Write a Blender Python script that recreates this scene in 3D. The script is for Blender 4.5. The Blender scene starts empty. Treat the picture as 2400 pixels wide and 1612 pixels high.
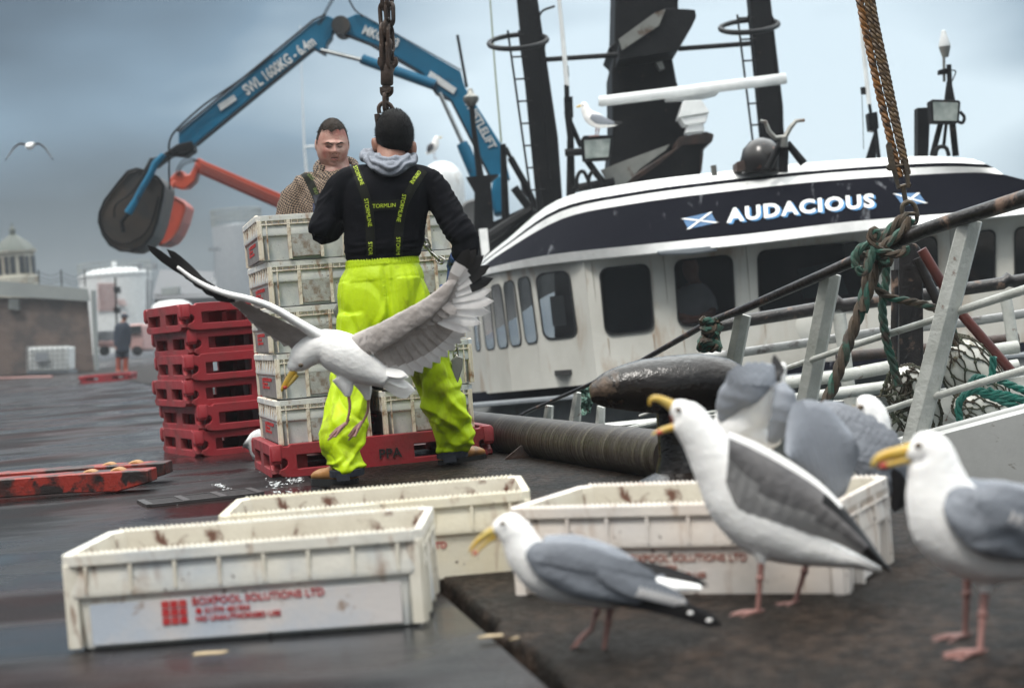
import bpy, bmesh, math, random
from mathutils import Vector as V, Matrix, noise
from mathutils.geometry import tessellate_polygon
from mathutils.bvhtree import BVHTree
random.seed(7)
S = bpy.context.scene
COL = S.collection
R_ = math.radians
# ------------------------------------------------------------ camera
F = 4000.0                      # focal length in photo pixels (photo is 2400 x 1612)
H = 0.66
ROLL, PITCH = R_(4.5), R_(-0.87)
CAM = V((0, 0, H))
FWD = V((0, math.cos(PITCH), math.sin(PITCH)))
XL, UL = V((1, 0, 0)), V((0, -math.sin(PITCH), math.cos(PITCH)))
RT = math.cos(ROLL)*XL - math.sin(ROLL)*UL
UPV = math.sin(ROLL)*XL + math.cos(ROLL)*UL
cd = bpy.data.cameras.new('camera'); cam = bpy.data.objects.new('camera', cd); COL.objects.link(cam)
cam.matrix_world = Matrix((( RT.x, UPV.x, -FWD.x, CAM.x), (RT.y, UPV.y, -FWD.y, CAM.y), (RT.z, UPV.z, -FWD.z, CAM.z), (0, 0, 0, 1)))
cd.lens = 60; cd.sensor_width = 36; cd.clip_start = 0.1; cd.clip_end = 2000
cd.dof.use_dof = True; cd.dof.focus_distance = 7.85; cd.dof.aperture_fstop = 3.0
S.camera = cam
def W(u, v, D):
    """point seen at photo pixel (u, v) at distance D along the view axis"""
    return CAM + D*(FWD + (u-1200)/F*RT - (v-806)/F*UPV)
def G(u, v, z=0.0):
    d = FWD + (u-1200)/F*RT - (v-806)/F*UPV
    return CAM + d*((z-H)/d.z)
# ------------------------------------------------------------ sky, sun, exposure
wd = bpy.data.worlds.new('World'); S.world = wd; wd.use_nodes = True
nt = wd.node_tree; nt.nodes.clear()
def wn(t, **k):
    n = nt.nodes.new(t)
    for a, b in k.items(): setattr(n, a, b)
    return n
SUN_EL, SUN_AZ = R_(60), R_(212)
out = wn('ShaderNodeOutputWorld'); bg = wn('ShaderNodeBackground')
tc = wn('ShaderNodeTexCoord'); sep = wn('ShaderNodeSeparateXYZ')
nt.links.new(tc.outputs['Generated'], sep.inputs[0])
mp = wn('ShaderNodeMapping'); mp.inputs['Scale'].default_value = (1.0, 1.0, 2.6)
mp.inputs['Location'].default_value = (0.35, 0.2, 0.1)
nt.links.new(tc.outputs['Generated'], mp.inputs[0])
nz = wn('ShaderNodeTexNoise'); nz.inputs['Scale'].default_value = 3.1; nz.inputs['Detail'].default_value = 4; nz.inputs['Roughness'].default_value = .38
nt.links.new(mp.outputs[0], nz.inputs['Vector'])
cr = wn('ShaderNodeValToRGB'); e = cr.color_ramp.elements
e[0].position = .34; e[0].color = (.034, .052, .070, 1)
e[1].position = .66; e[1].color = (.52, .62, .68, 1)
m_ = cr.color_ramp.elements.new(.5); m_.color = (.135, .205, .27, 1)
# thinner, brighter cloud towards the east side (x), a darker bank low in the west
gx = wn('ShaderNodeMapRange'); gx.inputs['From Min'].default_value = -.34; gx.inputs['From Max'].default_value = .08
gx.inputs['To Min'].default_value = -.27; gx.inputs['To Max'].default_value = .20
nt.links.new(sep.outputs['X'], gx.inputs['Value'])
gx2 = wn('ShaderNodeMapRange'); gx2.inputs['From Min'].default_value = .16; gx2.inputs['From Max'].default_value = .32
gx2.inputs['To Min'].default_value = 0; gx2.inputs['To Max'].default_value = -.22
nt.links.new(sep.outputs['X'], gx2.inputs['Value'])
gz = wn('ShaderNodeMapRange'); gz.inputs['From Min'].default_value = .0; gz.inputs['From Max'].default_value = .13
gz.inputs['To Min'].default_value = -.09; gz.inputs['To Max'].default_value = .05
nt.links.new(sep.outputs['Z'], gz.inputs['Value'])
def wmath(op, a, b):
    n = wn('ShaderNodeMath', operation=op)
    for i, x in enumerate((a, b)):
        if isinstance(x, (int, float)): n.inputs[i].default_value = x
        else: nt.links.new(x, n.inputs[i])
    return n.outputs[0]
ssum = wmath('ADD', wmath('ADD', nz.outputs['Fac'], gx.outputs[0]), wmath('ADD', gx2.outputs[0], gz.outputs[0]))
nt.links.new(ssum, cr.inputs[0])
sky = wn('ShaderNodeTexSky', sky_type='NISHITA'); sky.sun_disc = False
sky.sun_elevation = SUN_EL; sky.sun_rotation = SUN_AZ
skm = wn('ShaderNodeMix', data_type='RGBA'); skm.inputs[0].default_value = .9
skg = wn('ShaderNodeVectorMath', operation='SCALE'); skg.inputs['Scale'].default_value = .09
nt.links.new(sky.outputs[0], skg.inputs[0]); nt.links.new(skg.outputs[0], skm.inputs[6]); nt.links.new(cr.outputs[0], skm.inputs[7])
# overcast dome: the zenith is about three times as bright as the horizon
el = wn('ShaderNodeMapRange', interpolation_type='SMOOTHSTEP'); el.inputs['From Min'].default_value = .22; el.inputs['From Max'].default_value = .85
el.inputs['To Min'].default_value = 1.0; el.inputs['To Max'].default_value = 8.0
nt.links.new(sep.outputs['Z'], el.inputs['Value'])
fin = wn('ShaderNodeVectorMath', operation='SCALE')
wmx = wn('ShaderNodeMix', data_type='RGBA'); wf = wn('ShaderNodeMapRange'); wf.inputs['From Min'].default_value = .2; wf.inputs['From Max'].default_value = .6; wf.inputs['To Max'].default_value = .85
nt.links.new(sep.outputs['Z'], wf.inputs['Value']); nt.links.new(wf.outputs[0], wmx.inputs[0]); nt.links.new(skm.outputs[2], wmx.inputs[6]); wmx.inputs[7].default_value = (.40, .40, .385, 1)
bk = wn('ShaderNodeMapRange'); bk.inputs['From Min'].default_value = -.5; bk.inputs['From Max'].default_value = .5; bk.inputs['To Min'].default_value = .45; bk.inputs['To Max'].default_value = 1
nt.links.new(sep.outputs['Y'], bk.inputs['Value'])
nt.links.new(wmx.outputs[2], fin.inputs[0]); nt.links.new(wmath('MULTIPLY', el.outputs[0], bk.outputs[0]), fin.inputs['Scale'])
nt.links.new(fin.outputs[0], bg.inputs[0]); bg.inputs[1].default_value = 1.0
nt.links.new(bg.outputs[0], out.inputs[0])
sl = bpy.data.lights.new('sun', 'SUN'); sl.energy = 1.5; sl.angle = R_(12); sl.color = (1, .96, .9)
sun = bpy.data.objects.new('sun', sl); COL.objects.link(sun)
sd = V((math.sin(SUN_AZ)*math.cos(SUN_EL), math.cos(SUN_AZ)*math.cos(SUN_EL), math.sin(SUN_EL)))
sun.rotation_euler = sd.to_track_quat('Z', 'Y').to_euler()
S.view_settings.view_transform = 'Standard'; S.view_settings.look = 'None'
S.view_settings.exposure = 0.56; S.view_settings.gamma = 1.0
S.cycles.max_bounces = 6; S.cycles.transparent_max_bounces = 8; S.cycles.use_denoising = True
# ------------------------------------------------------------ object helpers
RM = {}
def tag(o, label=None, cat=None, group=None, kind=None):
    if label: o['label'] = label
    if cat: o['category'] = cat
    if group: o['group'] = group
    if kind: o['kind'] = kind
    return o
def empty(name, loc=(0, 0, 0), label=None, cat=None, group=None, rz=0):
    o = bpy.data.objects.new(name, None); COL.objects.link(o); o.empty_display_size = .1
    o.location = loc; o.rotation_euler = (0, 0, rz)
    RM[o.name] = Matrix.Translation(V(loc)) @ Matrix.Rotation(rz, 4, 'Z')
    return tag(o, label, cat, group)
def rootm(o):
    while o is not None:
        if o.name in RM: return RM[o.name]
        o = o.parent
    return Matrix.Identity(4)
def copy_tree(o, parent=None):
    c = o.copy(); COL.objects.link(c)
    if parent is not None: c.parent = parent
    for ch in [x for x in KIDS.get(o.name, [])]:
        copy_tree(ch, c); 
    return c
KIDS = {}
def frame(t):
    t = t.normalized(); a = V((0, 0, 1)) if abs(t.z) < .9 else V((0, 1, 0))
    x = t.cross(a).normalized(); return x, x.cross(t).normalized()
class MB:
    def __init__(s): s.v = []; s.f = []; s.m = []; s.uv = None
    def add(s, vs, fs, mi=0):
        k = len(s.v); s.v += [V(a) for a in vs]; s.f += [tuple(k+i for i in f) for f in fs]; s.m += [mi]*len(fs); return s
    def box(s, c, sz, R=None, mi=0):
        x, y, z = [a/2 for a in sz]; vs = [V((a*x, b*y, d*z)) for a in (-1, 1) for b in (-1, 1) for d in (-1, 1)]
        if R is not None: vs = [R @ a for a in vs]
        c = V(c); return s.add([c+a for a in vs], [(0, 1, 3, 2), (4, 6, 7, 5), (0, 4, 5, 1), (2, 3, 7, 6), (0, 2, 6, 4), (1, 5, 7, 3)], mi)
    def loft(s, rings, closed=True, caps=True, mi=0, mf=None):
        n = len(rings[0]); vs = [p for r in rings for p in r]; k = len(s.v); s.v += [V(a) for a in vs]
        for i in range(len(rings)-1):
            for j in range(n if closed else n-1):
                a, b = i*n+j, i*n+(j+1) % n
                s.f.append((k+a, k+b, k+b+n, k+a+n)); s.m.append(mf(i, j) if mf else mi)
        if caps and closed:
            s.f.append(tuple(k+j for j in range(n))[::-1]); s.m.append(mf(0, 0) if mf else mi)
            s.f.append(tuple(k+(len(rings)-1)*n+j for j in range(n))); s.m.append(mf(len(rings)-2, 0) if mf else mi)
        return s
    def tube(s, pts, r, seg=8, mi=0, closed=False, sq=1.0, caps=True):
        pts = [V(p) for p in pts]; n = len(pts)
        rr = r if isinstance(r, (list, tuple)) else [r]*n
        rings = []; x = None
        for i, p in enumerate(pts):
            if closed: t = (pts[(i+1) % n]-pts[i-1]).normalized()
            else: t = (pts[min(i+1, n-1)]-pts[max(i-1, 0)]).normalized()
            if x is None: x, y = frame(t)
            else:
                x = (x - t*x.dot(t)).normalized(); y = x.cross(t).normalized()
            rings.append([p + rr[i]*(math.cos(a)*x + sq*math.sin(a)*y) for a in [2*math.pi*k/seg for k in range(seg)]])
        if closed: rings.append(rings[0]); caps = False
        return s.loft(rings, caps=caps, mi=mi)
    def bar(s, a, b, w, h, mi=0, up=None):
        a, b = V(a), V(b); t = (b-a).normalized(); up = V(up) if up is not None else V((0, 0, 1))
        if abs(t.dot(up)) > .95: up = V((1, 0, 0))
        x = t.cross(up).normalized(); y = x.cross(t)
        q = [(-w/2, -h/2), (w/2, -h/2), (w/2, h/2), (-w/2, h/2)]
        return s.loft([[p+x*i+y*j for i, j in q] for p in (a, b)], mi=mi)
    def lathe(s, prof, c=(0, 0, 0), ax=(0, 0, 1), seg=24, mi=0, mf=None):
        c = V(c); t = V(ax).normalized(); x, y = frame(t)
        return s.loft([[c+t*z+max(r, 1e-4)*(math.cos(a)*x+math.sin(a)*y) for a in [2*math.pi*k/seg for k in range(seg)]] for r, z in prof], mi=mi, mf=mf)
    def prism(s, poly, off, mi=0, sub=None):
        poly = [V(p) for p in poly]; off = V(off); n = len(poly)
        tri = tessellate_polygon([poly]); k = len(s.v)
        s.v += poly + [p+off for p in poly]
        for t in tri:
            s.f.append(tuple(k+i for i in t)); s.f.append(tuple(k+n+i for i in t[::-1])); s.m += [mi, mi]
        for i in range(n):
            j = (i+1) % n; s.f.append((k+i, k+j, k+n+j, k+n+i)); s.m.append(mi)
        return s
    def ell(s, c, r, R=None, seg=16, rg=10, mi=0):
        rings = []
        for i in range(rg+1):
            th = math.pi*i/rg; z = -math.cos(th); q = max(math.sin(th), .01)
            rr = [V((r[0]*q*math.cos(a), r[1]*q*math.sin(a), r[2]*z)) for a in [2*math.pi*k/seg for k in range(seg)]]
            rings.append([V(c)+(R @ p if R is not None else p) for p in rr])
        return s.loft(rings, mi=mi)
    def build(s, name, mats, parent=None, smooth=40, bevel=0, fix=True, link=True, wearseg=2):
        me = bpy.data.meshes.new(name)
        vs = s.v
        if parent is not None:
            M = rootm(parent).inverted(); vs = [M @ p for p in vs]
        me.from_pydata([tuple(p) for p in vs], [], s.f)
        if not isinstance(mats, (list, tuple)): mats = [mats]
        for m in mats: me.materials.append(m)
        me.polygons.foreach_set('material_index', s.m)
        if fix:
            bm = bmesh.new(); bm.from_mesh(me); bmesh.ops.recalc_face_normals(bm, faces=bm.faces); bm.to_mesh(me); bm.free()
        if smooth:
            me.polygons.foreach_set('use_smooth', [True]*len(me.polygons)); me.set_sharp_from_angle(angle=R_(smooth))
        me.update()
        o = bpy.data.objects.new(name, me)
        if link: COL.objects.link(o)
        if parent is not None: o.parent = parent; KIDS.setdefault(parent.name, []).append(o)
        if bevel:
            b = o.modifiers.new('bevel', 'BEVEL'); b.width = bevel; b.segments = wearseg; b.limit_method = 'ANGLE'; b.angle_limit = R_(35)
        return o
def plate2d(outline, holes, t, bev=0):
    cu = bpy.data.curves.new('tmp', 'CURVE'); cu.dimensions = '2D'; cu.fill_mode = 'BOTH'; cu.extrude = t/2-bev; cu.bevel_depth = bev; cu.bevel_resolution = 1
    for pl in [outline]+holes:
        sp = cu.splines.new('POLY'); sp.points.add(len(pl)-1)
        for i, p in enumerate(pl): sp.points[i].co = (p[0], p[1], 0, 1)
        sp.use_cyclic_u = True
    return _cmesh(cu)
def _cmesh(cu):
    o = bpy.data.objects.new('tmp', cu); COL.objects.link(o)
    dg = bpy.context.evaluated_depsgraph_get(); me = bpy.data.meshes.new_from_object(o.evaluated_get(dg))
    vs = [v.co.copy() for v in me.vertices]; fs = [tuple(p.vertices) for p in me.polygons]
    bpy.data.objects.remove(o); bpy.data.curves.remove(cu); bpy.data.meshes.remove(me)
    return vs, fs
def text2d(t, size=1, bold=0.0, ext=0.0, align='LEFT', sx=1.0, shear=0, sp=1.0):
    cu = bpy.data.curves.new('tmp', 'FONT'); cu.body = t; cu.size = size; cu.offset = bold*size; cu.extrude = ext; cu.align_x = align; cu.resolution_u = 3; cu.shear = shear; cu.space_character = sp
    vs, fs = _cmesh(cu)
    return [V((v.x*sx, v.y, v.z)) for v in vs], fs
def put(mb, vf, fn, mi=0):
    mb.add([fn(p) for p in vf[0]], vf[1], mi)
def rrect(x0, y0, x1, y1, r, n=4):
    pts = []
    for cx, cy, a0 in ((x1-r, y1-r, 0), (x0+r, y1-r, 90), (x0+r, y0+r, 180), (x1-r, y0+r, 270)):
        for i in range(n+1):
            a = R_(a0+90*i/n); pts.append((cx+r*math.cos(a), cy+r*math.sin(a)))
    return pts
def cr_(pts, n=8):
    """catmull-rom through the points"""
    pts = [V(p) for p in pts]; P = [2*pts[0]-pts[1]]+pts+[2*pts[-1]-pts[-2]]; o = []
    for i in range(1, len(P)-2):
        for k in range(n):
            t = k/n; a, b, c, d = P[i-1:i+3]
            o.append(.5*((2*b)+(-a+c)*t+(2*a-5*b+4*c-d)*t*t+(-a+3*b-3*c+d)*t**3))
    o.append(pts[-1]); return o
def lerp(a, b, t): return a+(b-a)*t
def interp(tab, x):
    if x <= tab[0][0]: return tab[0][1]
    for (a, p), (b, q) in zip(tab, tab[1:]):
        if x <= b: return p+(q-p)*(x-a)/(b-a)
    return tab[-1][1]
# ------------------------------------------------------------ materials
MATS = {}
def mat(name, col, rough=.5, metal=0, col2=None, ns=6, lo=.35, hi=.65, dirt=None, ds=9, dlo=.58, dhi=.68, bump=0, bs=30, stretch=(1, 1, 1), spec=.5,
        sss=0, coat=0, rough2=None, trans=0, sheen=0, dirtrough=None, dstretch=None, detail=5, alpha=1):
    m = bpy.data.materials.new(name); m.use_nodes = True; t = m.node_tree; b = t.nodes['Principled BSDF']
    tc = t.nodes.new('ShaderNodeTexCoord'); mp = t.nodes.new('ShaderNodeMapping'); mp.inputs['Scale'].default_value = stretch
    t.links.new(tc.outputs['Object'], mp.inputs[0])
    def nz(sc, det=detail, vec=None, dist=0):
        n = t.nodes.new('ShaderNodeTexNoise'); n.inputs['Scale'].default_value = sc; n.inputs['Detail'].default_value = det; n.inputs['Roughness'].default_value = .6
        n.inputs['Distortion'].default_value = dist
        t.links.new((vec or mp).outputs[0], n.inputs['Vector']); return n.outputs['Fac']
    def mr(x, a, b_, c=0, d=1):
        n = t.nodes.new('ShaderNodeMapRange'); n.inputs[1].default_value = a; n.inputs[2].default_value = b_; n.inputs[3].default_value = c; n.inputs[4].default_value = d
        t.links.new(x, n.inputs[0]); return n.outputs[0]
    def mix(f, a, b_):
        n = t.nodes.new('ShaderNodeMix'); n.data_type = 'RGBA'
        t.links.new(f, n.inputs[0])
        for i, x in ((6, a), (7, b_)):
            if hasattr(x, 'links'): t.links.new(x, n.inputs[i])
            else: n.inputs[i].default_value = (*x, 1)
        return n.outputs[2]
    b.inputs['Base Color'].default_value = (*col, 1); c = None
    if col2 is None: col2 = tuple(x*.82 for x in col)
    base_n = nz(ns); c = mix(mr(base_n, lo, hi), col, col2)
    rf = None
    if dirt:
        v2 = mp
        if dstretch:
            v2 = t.nodes.new('ShaderNodeMapping'); v2.inputs['Scale'].default_value = dstretch; v2.inputs['Location'].default_value = (3, 1, 2); t.links.new(tc.outputs['Object'], v2.inputs[0])
        df = mr(nz(ds, 7, v2, .4), dlo, dhi); c = mix(df, c, dirt)
        if dirtrough is not None: rf = mr(df, 0, 1, rough, dirtrough)
    t.links.new(c, b.inputs['Base Color'])
    b.inputs['Roughness'].default_value = rough; b.inputs['Metallic'].default_value = metal
    if rf is not None: t.links.new(rf, b.inputs['Roughness'])
    elif rough2 is not None: t.links.new(mr(nz(ns*1.7), .35, .65, rough, rough2), b.inputs['Roughness'])
    b.inputs['Specular IOR Level'].default_value = spec
    if sss: b.inputs['Subsurface Weight'].default_value = sss; b.inputs['Subsurface Radius'].default_value = (.02, .015, .01)
    if coat: b.inputs['Coat Weight'].default_value = coat; b.inputs['Coat Roughness'].default_value = .15
    if trans: b.inputs['Transmission Weight'].default_value = trans
    if sheen: b.inputs['Sheen Weight'].default_value = sheen; b.inputs['Sheen Roughness'].default_value = .6
    if alpha < 1: b.inputs['Alpha'].default_value = alpha
    if bump:
        bn = t.nodes.new('ShaderNodeBump'); bn.inputs['Distance'].default_value = bump; bn.inputs['Strength'].default_value = 1
        t.links.new(nz(bs, 4), bn.inputs['Height']); t.links.new(bn.outputs[0], b.inputs['Normal'])
    MATS[name] = m; return m
# ============================================================ GROUND, WATER
def ground_material():
    m = mat('wet_quay', (.009, .0095, .011), rough=.3, spec=.13, col2=(.017, .017, .018), ns=1.3, bump=0)
    t = m.node_tree; b = t.nodes['Principled BSDF']; tc = [n for n in t.nodes if n.type == 'TEX_COORD'][0]
    def nz(sc, st, det=5):
        mp = t.nodes.new('ShaderNodeMapping'); mp.inputs['Scale'].default_value = st; t.links.new(tc.outputs['Object'], mp.inputs[0])
        n = t.nodes.new('ShaderNodeTexNoise'); n.inputs['Scale'].default_value = sc; n.inputs['Detail'].default_value = det; t.links.new(mp.outputs[0], n.inputs['Vector']); return n.outputs['Fac']
    def mr(x, a, b_, c, d):
        n = t.nodes.new('ShaderNodeMapRange'); n.interpolation_type = 'SMOOTHSTEP'
        for i, k in enumerate((a, b_, c, d)): n.inputs[i+1].default_value = k
        t.links.new(x, n.inputs[0]); return n.outputs[0]
    pud = nz(.8, (.75, 1.25, 1), 7)
    r = mr(pud, .42, .60, .50, .13); t.links.new(r, b.inputs['Roughness']); t.links.new(mr(pud, .40, .60, .03, .30), b.inputs['Specular IOR Level'])
    # brown-red tint in broad random patches
    old = b.inputs['Base Color'].links[0].from_socket
    mx = t.nodes.new('ShaderNodeMix'); mx.data_type = 'RGBA'; t.links.new(old, mx.inputs[6]); mx.inputs[7].default_value = (.026, .012, .011, 1)
    t.links.new(mr(nz(.8, (1, 1, 1), 4), .44, .62, 0, .85), mx.inputs[0]); t.links.new(mx.outputs[2], b.inputs['Base Color'])
    # trowel / brush ridges and aggregate; flat where water stands
    g1 = nz(6, (.6, 3.5, 1), 4); g2 = nz(60, (1, 1, 1), 3)
    ad = t.nodes.new('ShaderNodeMath'); ad.operation = 'ADD'
    m1 = t.nodes.new('ShaderNodeMath'); m1.operation = 'MULTIPLY'; t.links.new(g1, m1.inputs[0]); m1.inputs[1].default_value = .4
    t.links.new(m1.outputs[0], ad.inputs[0]); t.links.new(g2, ad.inputs[1])
    bn = t.nodes.new('ShaderNodeBump'); t.links.new(ad.outputs[0], bn.inputs['Height']); bn.inputs['Distance'].default_value = .007
    t.links.new(mr(pud, .42, .60, 1.0, .12), bn.inputs['Strength']); t.links.new(bn.outputs[0], b.inputs['Normal'])
    return m
M_ground = ground_material()
M_coping = mat('coping_concrete', (.008, .006, .005), rough=.6, rough2=.35, spec=.06, col2=(.034, .023, .017), ns=26, lo=.42, hi=.62, dirt=(.008, .007, .006), ds=2.4, dlo=.45, dhi=.62, bump=.014, bs=42)
q0 = G(1505, 1128); q1 = q0 + V((-.69, 2.25, 0))
QD = (q1-q0).normalized(); QN = V((QD.y, -QD.x, 0))       # along the quay edge (away), and out over the water
def Q(a, b, z=0): return q0 + QD*a + QN*b + V((0, 0, z))
EDGE = .30
c0, c1 = G(1010, 1370), G(1270, 1600)
cb = lambda a: None
# asphalt sheet to the horizon on the land side
def line_at(P, Dv, a): return P + Dv*a
CD = (c0-c1).normalized()
mb = MB()
A = [c1-CD*6, c1+CD*60]
mb.add([A[0], A[1], V((-60, 300, 0)), V((-260, 300, 0)), V((-260, -10, 0)), V((-10, -10, 0))], [(0, 1, 2, 3, 4, 5)])
tag(mb.build('quay_ground', M_ground, smooth=0), kind='structure')
# coping slab (rough concrete) with a gap and a small chipped step
mb = MB(); n = 900; inner = []; outer = []
for i in range(n+1):
    a = -5+i*(65/n); p = c1+CD*a+V((CD.y, -CD.x, 0))*(.035+.022*noise.noise(V((a*3.1, 0, 0)))+.022*noise.noise(V((a*9, 4, 0)))+.012*noise.noise(V((a*31, 4, 0))))
    inner.append(p)
    s_ = (p-q0).dot(QD); outer.append(Q(s_, EDGE))
for z0, z1 in ((.012, -.25),):
    mb.loft([[V((p.x, p.y, z1)) for p in inner], [V((p.x, p.y, -.004)) for p in inner], [V((p.x, p.y, .010))+V((CD.y, -CD.x, 0))*.012 for p in inner],
             [V((p.x, p.y, .012))+QN*.0 for p in outer], [V((p.x, p.y, -.02))+QN*.03 for p in outer], [V((p.x, p.y, -3.2))+QN*.03 for p in outer]], closed=False)
tag(mb.build('quay_coping', M_coping, smooth=50), kind='structure')
mb = MB(); 
gap = [(c1+CD*a+V((CD.y, -CD.x, 0))*b) for a, b in ((-5, -.001), (60, -.001), (60, .12), (-5, .12))]
mb.add([p+V((0, 0, -.06)) for p in gap], [(0, 1, 2, 3)])
tag(mb.build('quay_joint', mat('joint_mud', (.012, .010, .009), rough=.4, bump=.006), smooth=0), kind='structure')
# harbour water
M_water = mat('harbour_water', (.015, .03, .035), rough=.06, bump=.03, bs=1.2)
mb = MB(); mb.add([V((-3, -12, -2.6)), V((260, -12, -2.6)), V((260, 300, -2.6)), V((-95, 300, -2.6))], [(0, 1, 2, 3)])
tag(mb.build('harbour_water', M_water, smooth=0), kind='structure')

# ============================================================ CRATES
RED = (.42, .010, .012)
def crate_plastic(name, base, tint, smudge):
    m = mat(name, base, rough=.38, col2=tint, ns=5, lo=.40, hi=.66, dirt=(.34, .20, .11), ds=13, dlo=.57, dhi=.76, dstretch=(1.6, 1.6, .45), bump=.0012, bs=90, sss=.0, rough2=.55)
    t = m.node_tree; b = t.nodes['Principled BSDF']; tc = [n for n in t.nodes if n.type == 'TEX_COORD'][0]
    def nzz(sc, loc, det=4):
        mp = t.nodes.new('ShaderNodeMapping'); mp.inputs['Location'].default_value = loc; t.links.new(tc.outputs['Object'], mp.inputs[0])
        n = t.nodes.new('ShaderNodeTexNoise'); n.inputs['Scale'].default_value = sc; n.inputs['Detail'].default_value = det; t.links.new(mp.outputs[0], n.inputs['Vector']); return n.outputs['Fac']
    def mr(x, a, b_, c=0, d=1):
        n = t.nodes.new('ShaderNodeMapRange')
        for i, k in enumerate((a, b_, c, d)): n.inputs[i+1].default_value = k
        t.links.new(x, n.inputs[0]); return n.outputs[0]
    old = b.inputs['Base Color'].links[0].from_socket
    m1 = t.nodes.new('ShaderNodeMix'); m1.data_type = 'RGBA'; t.links.new(old, m1.inputs[6]); m1.inputs[7].default_value = (*smudge, 1)
    t.links.new(mr(nzz(4.2, (5, 2, 1)), .48, .66, 0, .75), m1.inputs[0])
    m2 = t.nodes.new('ShaderNodeMix'); m2.data_type = 'RGBA'; t.links.new(m1.outputs[2], m2.inputs[6]); m2.inputs[7].default_value = (.055, .018, .012, 1)
    t.links.new(mr(nzz(34, (1, 8, 3), 6), .66, .70, 0, .9), m2.inputs[0]); t.links.new(m2.outputs[2], b.inputs['Base Color'])
    return m
M_crate = crate_plastic('crate_plastic', (.82, .79, .71), (.72, .69, .61), (.42, .48, .54))
M_crate2 = crate_plastic('crate_plastic_creamy', (.82, .78, .65), (.76, .69, .52), (.70, .67, .58))
M_crate3 = crate_plastic('crate_plastic_pinkish', (.80, .74, .67), (.72, .64, .57), (.62, .59, .57))
M_crateS = crate_plastic('crate_plastic_iced', (.74, .73, .67), (.58, .59, .58), (.34, .40, .45))
M_cribF = mat('crate_rib_stained', (.80, .76, .66), rough=.42, col2=(.70, .65, .54), ns=9, dirt=(.22, .10, .055), ds=15, dlo=.57, dhi=.70, dstretch=(2, 2, .4), bump=.001, bs=90)
M_inner = mat('crate_inner_shade_stains', (.56, .53, .45), rough=.4, col2=(.44, .40, .33), ns=5, dirt=(.11, .05, .032), ds=13, dlo=.54, dhi=.64, bump=.001, bs=90)  # inside painted darker than the shell as recess shade, with real brown stains
M_cribS = mat('crate_rib_cream', (.78, .73, .62), rough=.45, col2=(.66, .58, .46), ns=12, dirt=(.26, .13, .06), ds=16, dlo=.50, dhi=.66, bump=.001, bs=90)
M_hood_ = mat('crate_hood_scuffed', (.46, .46, .43), rough=.5, col2=(.30, .30, .28), ns=18, dirt=(.20, .13, .08), ds=22, dlo=.5, dhi=.68, bump=.002, bs=120)
M_cpanel = mat('crate_panel_dark', (.13, .12, .12), rough=.55, col2=(.22, .20, .19), ns=14, dirt=(.40, .37, .33), ds=60, dlo=.62, dhi=.7)
M_red = mat('stencil_red', (.45, .02, .025), rough=.6, col2=(.55, .12, .10), ns=60, lo=.5, hi=.7)
M_brownprint = mat('stencil_brown', (.30, .09, .06), rough=.6, col2=(.45, .25, .2), ns=60, lo=.45, hi=.65)
CL, CW, CH = .80, .455, .215
def oct_ring(lx, ly, ch, z):
    x, y = lx/2, ly/2
    return [V(p) for p in ((-x+ch, -y, z), (x-ch, -y, z), (x, -y+ch, z), (x, y-ch, z), (x-ch, y, z), (-x+ch, y, z), (-x, y-ch, z), (-x, -y+ch, z))]
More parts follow.
